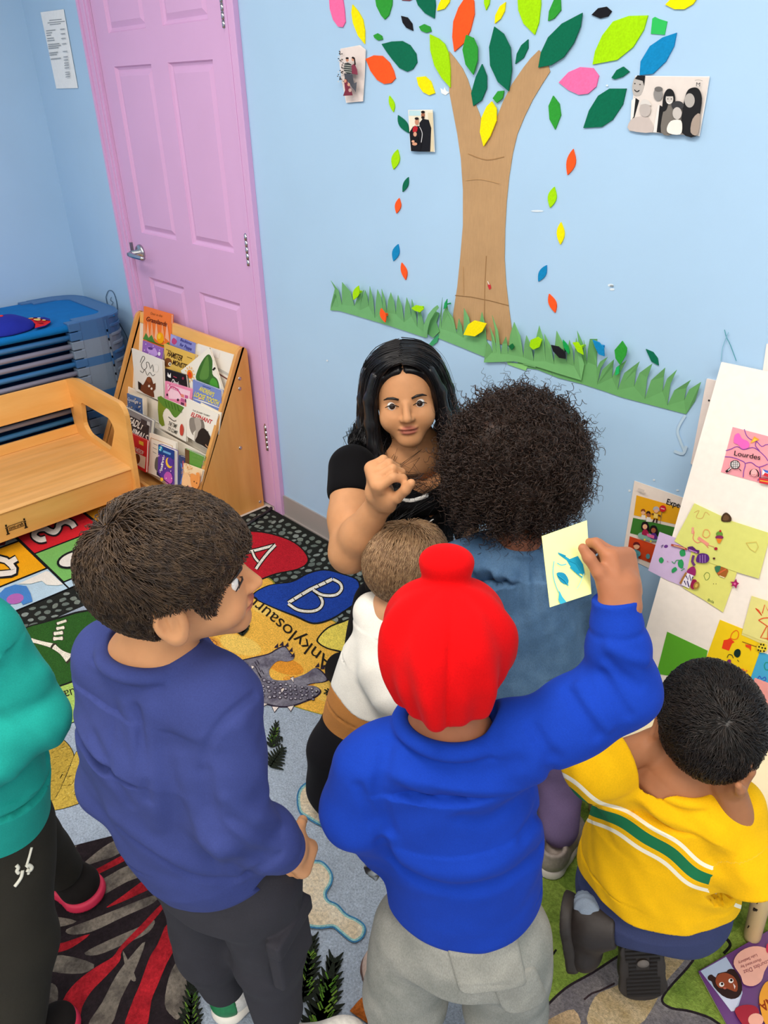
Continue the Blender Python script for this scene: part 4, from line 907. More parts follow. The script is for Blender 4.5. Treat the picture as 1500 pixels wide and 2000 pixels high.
# ================================================================== board, table and papers on the right
BP0 = np.array([0, -.03, 1.05]); BN = nrm((0, -1.05, .17))
def bpt(u, v, e=0): return on(u, v, BP0+BN*e, BN)
def board_at(x, z): return np.array([x, -.03-(1.05-z)*.17/1.05, z])
b = MB(); b.prism([board_at(3.314, 1.05), board_at(3.95, 1.058), board_at(3.95, .024), board_at(3.306, .024)], -BN*.006, mat('#fdf3e8', 'paper'))
tag(b.build('foam_board'), 'large white foam board leaning on the wall, covered with children\'s drawings', 'board')
b = MB(); b.prism([wall(1380, 740, -.005), (3.9, -.005, 1.02), (3.9, -.005, .45), wall(1349, 905, -.005)], (0, .0045, 0), mat('#f1e2da', 'paper'))
A = Art(b, (0, -.005, 0), (0, 1, 0)); A.disc((1385, 782), 2, 2, '#2a2220', 8); A.line([(1383, 805), (1382, 812)], 1.5, '#5a5048')
tag(b.build('paper_sheet'), 'pinkish white sheet on the wall peeping out behind the foam board\'s left edge', 'paper')
b = MB(); b.prism([wall(1497, 672, -.003), (3.5, -.003, 1.14), (3.5, -.003, 1.0), wall(1488, 735, -.003)], (0, .0025, 0), mat('#f6ece4', 'paper'))
tag(b.build('paper_sheet'), 'white sheet on the wall above the foam board at the picture\'s right edge', 'paper')
def poster(A):
    A.poly([(1243.5, 967), (1330, 992), (1325, 1025), (1238, 1006)], '#f3ae1c'); A.poly([(1237, 1011), (1320, 1030), (1315, 1062), (1231, 1041)], '#3f7f2f'); A.poly([(1230.5, 1047), (1300, 1070), (1290, 1106), (1225, 1082)], '#d8491f')
    A.text('Expectations', (1302.5, 978.5), (1372, 1000), 12, '#151515', .012)
    for x, y, hh in ((1257, 1000, '#8a4a2a'), (1267.5, 1004, '#2a1a14')):
        A.poly([(x-5, y+14), (x-3, y+5), (x+4, y+6), (x+5, y+15)], '#f0e8de'); A.disc((x, y), 4.2, 4.6, '#f0b58c' if hh != '#2a1a14' else '#a8623e'); A.poly([(x-4.4, y-1), (x-3, y-6), (x+3, y-6), (x+4.4, y), (x, y-3)], hh, 2)
    A.disc((1283, 995), 5, 6, '#f0b58c'); A.poly([(1277, 996), (1278, 990), (1284, 988), (1289, 992), (1289, 998), (1285, 993)], '#b8b8bc', 2); A.line([(1274, 1003), (1283, 1003), (1292, 1007)], 2.4, '#5a3a2c'); A.poly([(1279, 1001), (1287, 1003), (1286, 1012), (1278, 1010)], '#f5d06a'); A.line([(1280, 1012), (1277, 1019)], 3, '#3a1c1c'); A.line([(1285, 1012), (1284, 1020)], 3, '#3a1c1c'); A.line([(1295, 996), (1291, 1022)], 1, '#7a6a5a'); A.disc((1296.5, 992), 6.5, 6.5, '#d02030'); A.line([(1292.5, 991), (1300, 993)], 2, '#f3b8b8')
    A.poly([(1249, 1041), (1262, 1038), (1290, 1048), (1284, 1056), (1252, 1050)], '#8ab8a8', 3)
    for x, y, s, cl in ((1262, 1027, '#f0b58c', '#a81f4a'), (1279, 1034, '#a8623e', '#5a2f86')):
        A.poly([(x-7, y-2), (x-4, y-9), (x+4, y-9), (x+8, y-1), (x+7, y+9), (x-6, y+6)], '#1c1218', 3); A.disc((x, y), 4.6, 5, s); A.poly([(x-6, y+15), (x-3, y+6), (x+4, y+6), (x+8, y+17)], cl, 2)
    A.poly([(1266, 1040), (1281, 1044), (1280, 1050), (1267, 1046)], '#e86aa0'); A.disc((1262, 1052), 1.8, 2, '#f0d030', 8); A.disc((1274, 1055), 1.8, 2, '#f0d030', 8)
    A.disc((1246.5, 1064), 6, 6.4, '#f0b58c'); A.poly([(1240, 1063), (1242, 1057), (1250, 1057), (1254, 1064), (1247, 1061)], '#6a1c1c', 3); A.poly([(1233, 1074), (1242, 1070), (1254, 1076), (1252, 1084), (1236, 1080)], '#5a9aa0', 3); A.line([(1249, 1079), (1247, 1088)], 5, '#4a8a96'); A.disc((1269, 1084), 4, 5, '#5a9aa0')
    A.line([(1250, 953), (1262, 957)], 5, '#dccfc4')
flat_thing('class_poster', [(1239, 939), (1345, 976), (1330, 1140), (1216, 1085)], '#f2e3d6', 'white classroom expectations poster with three coloured pictures, partly behind the foam board', 'poster', kind='paper', th=.0012, y0=-.001, art=poster)
def bpaper(pts, col, label, art=None, e=.001, name='drawing_paper', cat='drawing'):
    P0 = BP0+BN*e; b = MB(); b.prism([on(u, v, P0, BN) for u, v in pts], -BN*min(.0008, e), mat(col, 'paper'))
    if art: art(Art(b, P0, BN))
    return tag(b.build(name), label, cat, 'drawings on the foam board')
def p_lour(A):
    V = '#8a4aa8'
    A.line([(1454, 838), (1458, 850), (1466, 858), (1478, 862), (1488, 872), (1500, 868), (1520, 880)], 1.6, V, 3); A.line([(1418, 880), (1428, 877), (1440, 872), (1452, 878), (1470, 874), (1482, 880), (1495, 892), (1500, 900)], 1.6, V, 3); A.line([(1416, 892), (1430, 893), (1445, 898), (1456, 905), (1453, 920), (1452, 932)], 1.6, V, 3); A.line([(1456, 905), (1468, 903), (1482, 912), (1500, 906)], 1.6, V, 3); A.line([(1484, 912), (1486, 930), (1480, 938)], 1.6, V, 3); A.line([(1478, 862), (1476, 870), (1484, 880)], 1.6, V, 3)
    A.poly([(1436, 850), (1444, 846), (1450, 856), (1462, 862), (1464, 872), (1452, 877), (1442, 868), (1434, 864)], '#f46ac0', 3); A.poly([(1466, 866), (1474, 852), (1484, 858)], '#f4a83a'); A.poly([(1469, 864), (1474, 856), (1480, 859)], '#f8d050')
    A.text('Lourdes', (1435, 884), (1486, 893), 10, '#1c1418', .006)
    A.disc((1436, 907), 9.5, 8.5, '#fbf4f2'); A.line([(1429, 903), (1434, 899), (1442, 900), (1446, 907), (1442, 914), (1433, 914), (1428, 908), (1429, 903)], 1.4, '#171216', 2)
    for k in range(4): A.line([(1430+k*4, 900), (1430+k*4, 914)], .7, '#171216'); A.line([(1428, 902+k*4), (1445, 902+k*4)], .7, '#171216')
    A.line([(1429, 914), (1420, 921)], 4.5, '#171216'); A.line([(1430, 913), (1424, 918)], 1.5, '#fbf4f2'); A.line([(1446, 915), (1450, 919)], 1.4, '#171216')
    A.line([(1467, 926), (1468, 920), (1473, 916), (1480, 917), (1484, 924), (1483, 930)], 2, '#171216', 3); A.disc((1475, 922), 6, 7, '#fbb8b8'); A.line([(1472, 925), (1475, 927), (1478, 925)], .8, '#a84848')
    A.poly([(1492, 915), (1512, 921), (1510, 932), (1491, 926)], '#f4f0f4'); A.poly([(1492, 915), (1512, 921), (1511, 926), (1497, 921)], '#4a6ac8'); A.poly([(1497, 922), (1511, 927), (1510, 932), (1493, 927)], '#d8303a'); A.poly([(1485, 932), (1512, 936), (1510, 946), (1486, 942)], '#d8303a'); A.line([(1487, 937), (1510, 941)], 2, '#f0b840'); A.line([(1486, 931), (1512, 935)], 1, '#171216')
bpaper([(1431, 834), (1530, 860), (1520, 953), (1408, 922)], '#f7a3ad', 'pink drawing with a handwritten name, highest on the foam board', p_lour)
def p_a(A):
    A.line([(1356, 1001), (1366, 997), (1360, 1010), (1372, 1012), (1378, 1000), (1386, 1006)], 1, '#d8a860', 3); A.line([(1352, 1030), (1356, 1040), (1354, 1052), (1362, 1060), (1372, 1058), (1384, 1070)], 1.6, '#e88a70', 3); A.line([(1364, 1050), (1384, 1064)], 6, '#f09a86'); A.line([(1354, 1030), (1353, 1042)], 4, '#f0a890'); A.line([(1373, 1046), (1376, 1035), (1384, 1035), (1387, 1044), (1380, 1050), (1373, 1046)], 1.3, '#f0a060', 3); A.line([(1384, 1064), (1396, 1068)], 1, '#e88a70')
    A.line([(1458, 1060), (1478, 1058), (1482, 1068), (1476, 1078), (1466, 1072), (1458, 1060)], 1, '#d8b858')
    A.disc((1406, 1043), 6.5, 6, '#6a9a3a'); A.disc((1406, 1049), 8, 4, '#8a2a5a'); A.poly([(1400, 1051), (1412, 1052), (1407, 1061), (1403, 1060)], '#e8862a'); A.disc((1408, 1036.5), 2.2, 2.2, '#c8202a', 8)
    A.disc((1399.5, 1071), 3.6, 3.2, '#a8203a', 8); A.disc((1396, 1090), 2.6, 2.2, '#5a2a2a', 8)
def p_lav(A):
    A.disc((1301, 1067), 4, 3, '#6a3a8a', rot=-.3); A.line([(1291, 1067), (1296, 1064), (1292, 1070)], 1, '#5a4a7a', 3)
    for q in ([(1328, 1076), (1337, 1073), (1339, 1084), (1330, 1086)], [(1288, 1091), (1293, 1088), (1297, 1094), (1293, 1100), (1288, 1097)], [(1325, 1097), (1332, 1092), (1336, 1100), (1333, 1110), (1326, 1106)], [(1313, 1112), (1320, 1107), (1323, 1113), (1314, 1119)]): A.poly(q, '#2f9a5a', 3)
    A.line([(1313, 1096), (1318, 1100), (1322, 1094), (1330, 1094)], 1.5, '#2f9a5a', 3); A.line([(1333, 1108), (1338, 1110), (1331, 1114)], 1.6, '#2f9a5a'); A.disc((1305, 1096), 1.4, 1.2, '#b87aa8', 7)
bpaper([(1288, 1039), (1362, 1066), (1358, 1110), (1346, 1150), (1305, 1134), (1266, 1114)], '#d3bbe0', 'lavender drawing sticking out past the foam board\'s left edge over the poster', p_lav, e=.0025)
def p_b(A):
    A.line([(1375, 1124), (1380, 1118), (1386, 1121), (1385, 1129), (1379, 1133), (1375, 1124)], 1, '#6a8a3a', 3); A.text('Bnla', (1383, 1171), (1395, 1176), 6, '#5a7a3a'); A.disc((1394, 1140), .9, .9, '#7a6a3a', 6); A.disc((1399, 1140), .9, .9, '#7a6a3a', 6)
    A.poly([(1396, 1108), (1405, 1105), (1422, 1112), (1421, 1120), (1416, 1128), (1404, 1124)], '#a8642a', 3); A.poly([(1397, 1107), (1408, 1105), (1406, 1114), (1400, 1118)], '#3a7a5a', 3); A.line([(1403, 1120), (1419, 1111)], 3, '#d86a3a'); A.line([(1406, 1124), (1416, 1128)], 2, '#f0e0b0')
bpaper([(1352, 1070), (1446, 1096), (1432, 1140), (1412, 1196), (1375, 1172), (1334, 1148)], '#e6e47c', 'lime drawing with food stickers under the wide yellow-green sheet', p_b, e=.0035)
bpaper([(1356, 983), (1430, 1018), (1505, 1042), (1482, 1130), (1444, 1119), (1388, 1100), (1317, 1057)], '#e1e27e', 'wide yellow-green sheet with pencil scribbles and an ice cream sticker', p_a, e=.005)
def stick(c, art, label, e=.007, name='sticker'):
    P0 = BP0+BN*e; b = MB(); art(Art(b, P0, BN)); return tag(b.build(name), label, 'sticker', 'stickers on the foam board')
stick(0, lambda A: (A.poly([(1410, 1008), (1417, 1001), (1424, 1004), (1429, 1012), (1426, 1019), (1410, 1018)], '#4a3420', 3), A.poly([(1413, 1010), (1418, 1005), (1424, 1010), (1422, 1016), (1413, 1016)], '#6a4c30', 3)), 'brown shell sticker on the top edge of the yellow-green sheet')
stick(0, lambda A: (A.poly([(1426, 1136), (1434, 1136), (1438, 1130), (1440, 1137), (1444, 1139), (1440, 1143), (1438, 1150), (1434, 1144), (1428, 1145), (1431, 1140)], '#a82060'), A.disc((1435.5, 1140), 2.5, 2.5, '#e86aa0', 8)), 'pink star sticker right of the lime drawing')
stick(0, lambda A: (A.line([(1311, 1064), (1325, 1067), (1342, 1073)], 4, '#b04a3a'), A.line([(1316, 1065), (1338, 1071)], 1.2, '#f0d0a0'), A.line([(1344, 1072), (1352, 1070), (1358, 1076), (1366, 1078)], 7, '#5a2a6a', 2), A.line([(1346, 1073), (1362, 1079)], 2, '#c07ad0'), A.poly([(1360, 1096), (1363, 1084), (1372, 1080), (1383, 1083), (1386, 1092), (1380, 1099), (1368, 1099)], '#5a2a7a', 3), A.line([(1368, 1084), (1368, 1098)], 1.2, '#b08ac8'), A.line([(1373, 1083), (1373, 1099)], 1.2, '#b08ac8'), A.line([(1378, 1083), (1378, 1098)], 1.2, '#b08ac8'), A.line([(1356, 1084), (1353, 1096), (1358, 1104)], 5, '#6a3a78', 2)), 'purple balloon and candy stickers where three sheets overlap')
stick(0, lambda A: (A.poly([(1341, 1118), (1346, 1110), (1354, 1106), (1359, 1112), (1358, 1124), (1350, 1122)], '#9a2a6a', 3), A.poly([(1341, 1118), (1355, 1124), (1346, 1149), (1331, 1142)], '#f0e8f4'), A.line([(1340, 1124), (1344, 1132), (1347, 1122), (1350, 1134), (1354, 1126)], 2.4, '#3a2a6a'), A.line([(1337, 1134), (1340, 1142), (1343, 1134), (1346, 1146)], 2.4, '#3a2a6a'), A.line([(1341, 1118), (1334, 1130), (1329, 1140)], 4, '#a8743a'), A.poly([(1350, 1140), (1354, 1131), (1362, 1134), (1358, 1150), (1350, 1148)], '#9a1a4a', 2), A.disc((1361, 1143), 5.5, 8, '#a8843a', rot=.4), A.disc((1361, 1143), 2.5, 4, '#d8b85a', rot=.4)), 'jar and pretzel stickers at the foot of the lavender drawing')
def p_y(A):
    A.poly([(1414, 1250), (1421, 1249), (1426, 1246), (1435, 1254), (1430, 1257), (1424, 1271), (1410, 1266)], '#f0441e'); A.line([(1427, 1246), (1430, 1237), (1438, 1231), (1443, 1236), (1441, 1246), (1434, 1249), (1427, 1246)], 1.6, '#f0701e', 3); A.line([(1450, 1253), (1478, 1263)], 1.4, '#8a5a1e'); A.poly([(1456, 1258), (1468, 1260), (1467, 1272), (1464, 1266), (1457, 1263)], '#f0501e')
    A.poly([(1436, 1270), (1442, 1267), (1447, 1271), (1446, 1280), (1440, 1284), (1434, 1278)], '#12302a', 3); A.line([(1421, 1284), (1424, 1278), (1430, 1279), (1433, 1285)], 1.4, '#3a3a1c', 3); A.poly([(1421, 1290), (1425, 1287), (1429, 1290), (1425, 1300), (1422, 1298)], '#7a2a6a', 2); A.line([(1441, 1288), (1444, 1292)], 1.2, '#2a2a1c'); A.line([(1447, 1310), (1452, 1306), (1456, 1312), (1460, 1308)], 2.4, '#f07a3a', 3)
bpaper([(1406, 1210.5), (1452, 1229), (1490, 1256), (1483, 1276), (1466, 1324), (1420, 1305), (1378, 1289)], '#fbd51c', 'bright yellow drawing with a red lantern shape', p_y, e=.001)
def p_d(A):
    R = '#e8502a'
    A.line([(1476, 1188), (1488, 1202), (1482, 1192), (1476, 1188)], 1.8, R); A.line([(1489, 1198), (1494, 1181), (1500, 1192), (1508, 1184)], 1.6, R); A.line([(1482, 1211), (1492, 1207), (1510, 1206)], 1.8, R, 3); A.line([(1482, 1211), (1500, 1223)], 1.6, R); A.line([(1498, 1223), (1486, 1245), (1500, 1247), (1512, 1250)], 1.8, R); A.line([(1501, 1222), (1500, 1250)], 1.4, R)
bpaper([(1468, 1164), (1530, 1184), (1520, 1262), (1484, 1250), (1449, 1236)], '#ece48e', 'pale yellow drawing of an orange figure with pointed ears', p_d, e=.003)
bpaper([(1452, 1229), (1500, 1248), (1520, 1256), (1518, 1268), (1484, 1256), (1448, 1240)], '#e6dc88', 'pale yellow folded strip under the pointed ears drawing', e=.002)
bpaper([(1303, 1234), (1382, 1271), (1370, 1330), (1282, 1316)], '#5fae2c', 'plain green paper at the lower left of the foam board')
bpaper([(1484, 1273), (1540, 1292), (1530, 1350), (1464, 1331)], '#4aaedc', 'blue drawing paper at the right of the bright yellow one', lambda A: (A.line([(1493, 1300), (1496, 1294), (1506, 1296), (1508, 1306), (1496, 1308), (1493, 1300)], 1.8, '#2a9a8a', 3), A.line([(1480, 1326), (1484, 1320), (1488, 1326), (1494, 1322), (1496, 1328), (1486, 1330), (1480, 1326)], 1.4, '#3a4ac8', 3)), e=.0015)
bpaper([(1474, 1324), (1530, 1345), (1530, 1447), (1478, 1422), (1468, 1345)], '#fba8a0', 'plain pink paper low on the foam board', e=.003)
bpaper([(1378, 1286), (1392, 1293), (1388, 1310), (1372, 1304)], '#d8b8d8', 'lilac paper corner showing under the bright yellow drawing', e=.0006)
stick(0, lambda A: (A.disc((1489, 1265), 10.5, 9.5, '#f2d83a'), [A.disc((1489+x, 1265+y), 1.9, 1.9, '#2a2010', 8) for x, y in ((0, 0), (-6, -2), (6, 1), (-3, 6), (3, -6), (-2, -7), (4, 6), (-7, 4))]), 'yellow ball sticker with black spots by the pale yellow figure drawing')

# small low table
tb = empty('activity_table', (3.55, -.40, 0), 'small low cream table where the child in the yellow shirt leans', 'table')
top = rounded([(3.425, -.285), (3.425, -.535), (3.772, -.535), (3.772, -.285)], .06, 8)
b = MB(); b.prism([(p[0], p[1], .39) for p in top], (0, 0, -.022), mat('#ead9b2', 'plastic', .35)); b.build('tabletop', tb, bevel=.004)
lm = mat('#dcc294', 'wood', ax='z', c2='#c8aa78')
for x, y in ((3.372, -.375), (3.772, -.42), (3.47, -.315), (3.73, -.315)):
    xt = x+(3.6-x)*.3 if x < 3.45 else x+(3.6-x)*.12; b = MB(); b.tube([(x, y, .0215), (x, y, .033), (xt, y-.0, .37)], [.0145, .0165, .021], lm, 14)
    if x > 3.75:
        d = mat('#2a2018', 'plain')
        for u, v, r in ((1473, 1777, .003), (1477, 1778, .0022), (1461, 1811, .0014), (1479, 1764, .0012)):
            p = on(u, v, (x, y-.02, 0), (0, 1, 0)); b.lathe(p+np.array([0, .004, 0]), [(0, 0), (r, 0), (r*.7, .006), (0, .006)], d, 8, (0, -1, 0))
    b.build('leg', tb)
# red and dark blue cloth bundles below the table
def blob(name, c, r, col, label, cat, seed=0, kind='cloth'):
    c = np.array(c, float); r = np.array(r)
    def f(P):
        d = ell(P, c, r)+wrink(P, .006, 38, seed); return smax(d, .021-P[:, 2], .01)
    V, F_ = sdf_mesh(f, c-r*1.15-.02, c+r*1.15+.02, .007); return tag(np_mesh(name, V, F_, mat(col, kind)), label, cat)
blob('folded_cloth', (3.64, -.27, .10), (.08, .06, .085), '#8a1420', 'dark red cloth heap under the low table', 'cloth', 3)
blob('cloth_bag', (3.93, -.33, .09), (.12, .085, .10), '#16346e', 'dark blue cloth bag beside the low table\'s right leg', 'bag', 4)

# picture book lying on the rug
fb = empty('picture_book', (3.86, -.62, .014), 'purple picture book with a curly haired girl on its cover, lying on the rug', 'book')
bz_ = .030; q = [flo(u, v, bz_) for u, v in [(1364, 1897), (1500, 1818), (1580, 1962), (1452, 2060)]]
q = [q[0], q[0]+(q[1]-q[0])*1.35, None, q[3]]; q[2] = q[1]+(q[3]-q[0])
b = MB(); cm = mat('#6a3a7a', 'glossy', .3); b.prism(q, (0, 0, -.002), cm); b.prism([p-np.array([0, 0, .016]) for p in q], (0, 0, -.002), cm)
A = Art(b, (0, 0, bz_), (0, 0, 1))
A.poly([(1368, 1897), (1418, 1869), (1446, 1915), (1450, 1940), (1442, 1965), (1428, 1976)], '#b9c6dc'); A.poly([(1383, 1905), (1395, 1907), (1400, 1930), (1422, 1948), (1446, 1948), (1434, 1975), (1428, 1976), (1405, 1945)], '#d8dcee')
A.poly([(1383, 1907), (1390, 1904), (1398, 1910), (1402, 1902), (1420, 1898), (1434, 1894), (1447, 1915), (1449, 1935), (1442, 1948), (1428, 1952), (1410, 1945), (1394, 1928), (1390, 1918), (1384, 1914)], '#34201c', 2); A.disc((1428, 1900), 9, 7, '#34201c'); A.disc((1388, 1911), 6, 5.5, '#34201c')
A.poly([(1397, 1918), (1402, 1905), (1416, 1901), (1432, 1908), (1440, 1922), (1438, 1938), (1420, 1932), (1404, 1930)], '#9a4a2c', 3)
for x, y in ((1409, 1924), (1427, 1917)): A.disc((x, y), 5, 4.6, '#f5efe8'); A.disc((x+.8, y-1), 2.6, 2.6, '#241410', 10)
A.poly([(1431, 1922), (1436, 1928), (1434, 1934)], '#f5e0d8'); A.disc((1415, 1932), 3, 2, '#c86a5a')
A.poly([(1432, 1885), (1440, 1865), (1462, 1852), (1486, 1851), (1505, 1862), (1500, 1885), (1492, 1900), (1486, 1918), (1470, 1928), (1452, 1924), (1446, 1908)], '#f8b8a4', 3)
A.text('Lourdes Diaz', (1502, 1880), (1452, 1902), 9, '#8a3a4a'); A.text('illustrated by', (1486, 1877), (1446, 1892), 6, '#8a3a4a'); A.text('Lulu Seabury', (1478, 1868), (1442, 1884), 6, '#8a3a4a')
A.poly([(1482, 1960), (1486, 1935), (1500, 1918), (1530, 1920), (1540, 1960), (1525, 2000), (1495, 2005)], '#f5a63a', 3); A.text('NIÑA', (1528, 1945), (1485, 1972), 20, '#9a3a14', .02)
A.poly([(1434, 1978), (1450, 1966), (1474, 1968), (1482, 1985), (1470, 2010), (1455, 2010)], '#a82a3a', 3); A.disc((1475, 1995), 15, 13, '#f6b09a'); A.disc((1500, 1855), 5, 10, '#d83a5a')
b.build('cover', fb); b = MB(); c = sum(q)/4; b.prism([c+(p-c)*.975-np.array([0, 0, .0022]) for p in q], (0, 0, -.0136), mat('#efe7d6', 'paper')); b.build('page_block', fb)
# black strap on the floor by the rug corner
b = MB(); P = [flo(u, v, .0205) for u, v in [(478, 1027), (492, 1018), (510, 1007), (524, 998), (530, 992)]]
for p, r in zip(P[:-1], P[1:]): pass
b.tube(P, [.006, .007, .006, .006, .007], mat('#1b1b1d', 'plastic', .5), 8); b.tube([P[0]+np.array([.0, .012, 0]), P[1]+np.array([.0, .014, 0])], .005, mat('#2a2a2d', 'plastic', .5), 8)
tag(b.build('black_strap'), 'black plastic strap lying at the rug corner beside the book stand', 'strap')

# clear plastic storage tub standing by the wall behind the curly haired child
b = MB(); cp = mat('#e6eaec', 'clear', .2)
def tubwall(z): k = (z-.016)/.32*.02; return [(3.02-k, -.03), (3.235+k, -.03), (3.235+k, -.20-k), (3.02-k, -.20-k)]
zs = [.021, .30, .335]
po = [rounded([(p[0], p[1]) for p in tubwall(z)], .03, 5) for z in zs]; n = len(po[0]); V_ = [(p[0], p[1], z) for P, z in zip(po, zs) for p in P]
b.add(V_, [(i*n+k, i*n+(k+1) % n, (i+1)*n+(k+1) % n, (i+1)*n+k) for i in range(len(zs)-1) for k in range(n)], cp, True); b.add([(p[0], p[1], .022) for p in po[0]], [list(range(n))[::-1]], cp)
rim = [(p[0], p[1], .335) for p in po[-1]]; b.tube(rim+[rim[0]], .008, cp, 8)
tag(b.build('storage_tub'), 'clear plastic storage tub by the wall behind the denim tunic', 'tub')
# ================================================================== rugs
RZ = .014
def rugm(c, amp=.2): return mat(c, 'rug', amp=amp)
# ---- numbers rug
b = MB(); b.box((.72, -1.9, .0), (1.512, -.415, .006), rugm('#14151a', .1))
A = Art(b, (0, 0, .006), (0, 0, 1), kind='rug', amp=.06, mapf=lambda x, y: np.array([x, y, .006]))
RB, LB = '#d8222e', '#bcd6e6'
def rect(x0, y0, x1, y1, c, g=.006): A.poly([(x0+g, y0+g), (x1-g, y0+g), (x1-g, y1-g), (x0+g, y1-g)], c)
rect(1.326, -1.9, 1.512, -.885, LB, .003); rect(1.462, -.885, 1.512, -.415, LB, .003)
rect(.915, -.885, 1.188, -.60, RB); rect(.72, -.885, .915, -.60, '#2f5aa8'); rect(.915, -.60, 1.188, -.415, '#f0a51e'); rect(1.188, -.885, 1.462, -.60, '#7cbd63'); rect(1.188, -.60, 1.462, -.415, '#d8222e')
rect(1.047, -1.17, 1.326, -.885, '#f6ac12'); rect(1.047, -1.46, 1.326, -1.17, '#7cbd63'); rect(.72, -1.9, 1.047, -.885, '#8fa3ad'); rect(1.047, -1.9, 1.326, -1.46, '#d8222e')
A.mapf = lambda u, v: flo(u, v, .006)
A.poly([(0, 1160), (10, 1150), (30, 1143), (52, 1146), (60, 1160), (64, 1176), (45, 1183), (40, 1175), (20, 1182), (0, 1186)], '#4a86cc'); A.disc((30, 1171), 17, 10, '#b86ab8', rot=-.2)
A.poly([(36, 1142), (90, 1117), (96, 1118), (124, 1143), (112, 1145), (92, 1144), (82, 1136), (60, 1142)], '#f0ebe0'); A.poly([(0, 1050), (14, 1052), (10, 1066), (0, 1068)], '#7a2a34')
def numeral(P, sm=4):
    A.line(P, 17, '#14151a', sm); A.line(P, 10.5, '#efe9df', sm)
numeral([(90, 1054), (78, 1056), (67, 1048), (72, 1037), (87, 1034), (97, 1039), (107, 1041), (114, 1034), (116, 1026), (127, 1020), (140, 1024), (146, 1032)])
A.line([(-12, 1124), (22, 1122), (30, 1114), (12, 1096), (-12, 1092)], 17, '#14151a', 2); A.line([(14, 1104), (34, 1093)], 17, '#14151a'); A.line([(-12, 1124), (22, 1121), (28, 1114), (12, 1097), (-12, 1092)], 10.5, '#efe9df', 2); A.line([(14, 1104), (33, 1093)], 10.5, '#efe9df')
A.disc((146, 1094), 36, 17, '#14151a', rot=-.3); A.disc((146, 1094), 31, 13, '#efe9df', rot=-.3); A.disc((152, 1093), 12, 5, '#7cbd63', rot=-.3)
tag(b.build('number_rug'), 'flat rug of coloured squares with white numerals, under the bench', 'rug')

# ---- dinosaur alphabet rug
b = MB(); b.box((1.532, -2.75, 0), (4.75, -.022, RZ), rugm('#20221f', .3))
A = Art(b, (0, 0, RZ), (0, 0, 1), step=.00002, kind='rug', amp=.24, mapf=lambda x, y: np.array([x, y, RZ]))
A.poly([(1.665, -2.6), (4.6, -2.6), (4.6, -.22), (1.665, -.22)], '#a2aebd'); A.poly([(1.64, -.40), (3.1, -.40), (3.1, -.2), (1.64, -.2)], '#20221f')
random.seed(11)
peb = ['#7c857b', '#6f7a72', '#8a938c', '#656f68']
def pebble(x, y, s):
    n = 9; a0 = random.random()*6.28; e = .6+random.random()*.3; rr = [1+random.uniform(-.14, .14) for _ in range(n)]
    A.poly([(x+s*rr[i]*math.cos(t)*math.cos(a0)-s*e*rr[i]*math.sin(t)*math.sin(a0), y+s*rr[i]*math.cos(t)*math.sin(a0)+s*e*rr[i]*math.sin(t)*math.cos(a0)) for i, t in enumerate(np.linspace(0, 6.283, n, endpoint=False))], random.choice(peb)); A.k -= 1
def band(x0, x1, y0, y1, d=.038):
    y = y0
    r = 0
    while y < y1:
        x = x0+(r % 2)*d*.5
        while x < x1:
            pebble(x+random.uniform(-.005, .005), y+random.uniform(-.005, .005), d*random.uniform(.3, .42)); x += d
        y += d*.8; r += 1
band(1.555, 1.665, -2.0, -.045); band(1.665, 3.2, -.39, -.045)
A.k += 1
A.mapf = lambda u, v: flo(u, v, RZ)
DKL = '#191a17'
def blob_(pts, c, sm=4, edge=5, ec=DKL):
    if edge: A.line(pts+[pts[0]], edge*2, ec, sm) if False else A.poly([tuple(p) for p in pts], ec, sm)
    P = np.array(smooth_poly(pts, sm)); cc = P.mean(0); d = np.linalg.norm(P-cc, axis=1, keepdims=True); A.poly([tuple(p) for p in cc+(P-cc)*(1-edge/np.maximum(d, 1))], c)
# lands
blob_([(215, 1238), (300, 1200), (400, 1160), (470, 1130), (522, 1126), (560, 1165), (620, 1200), (665, 1222), (705, 1290), (692, 1345), (667, 1398), (594, 1387), (500, 1352), (380, 1312), (300, 1292), (240, 1256)], '#eeb548', edge=3, ec='#8a8a2a')
for c_, r_, k_ in (((555, 1300), (40, 16), '#e3952f'), ((600, 1340), (50, 14), '#e8a03a'), ((470, 1260), (42, 18), '#f3c860'), ((640, 1350), (30, 22), '#f2c45a'), ((520, 1190), (30, 12), '#f4c862'), ((410, 1255), (22, 12), '#dd9a3c')): A.disc(c_, r_[0], r_[1], k_, 18, rot=.3)
A.line([(392, 1252), (402, 1246), (416, 1250), (424, 1258), (412, 1264), (398, 1262), (394, 1254)], 2, '#a8642a', 3); A.line([(398, 1256), (416, 1256)], 2, '#a8642a'); A.line([(402, 1262), (418, 1252)], 1.5, '#a8642a')
blob_([(55, 1345), (120, 1332), (180, 1315), (240, 1296), (270, 1340), (235, 1384), (163, 1405), (121, 1422), (98, 1438), (40, 1460), (20, 1400)], '#aac863', edge=2)
blob_([(45, 1228), (80, 1216), (122, 1203), (153, 1194), (185, 1191), (191, 1204), (193, 1220), (207, 1236), (252, 1250), (320, 1262), (262, 1290), (194, 1314), (110, 1344), (60, 1352), (10, 1330), (10, 1260)], '#2c5a20', edge=4)
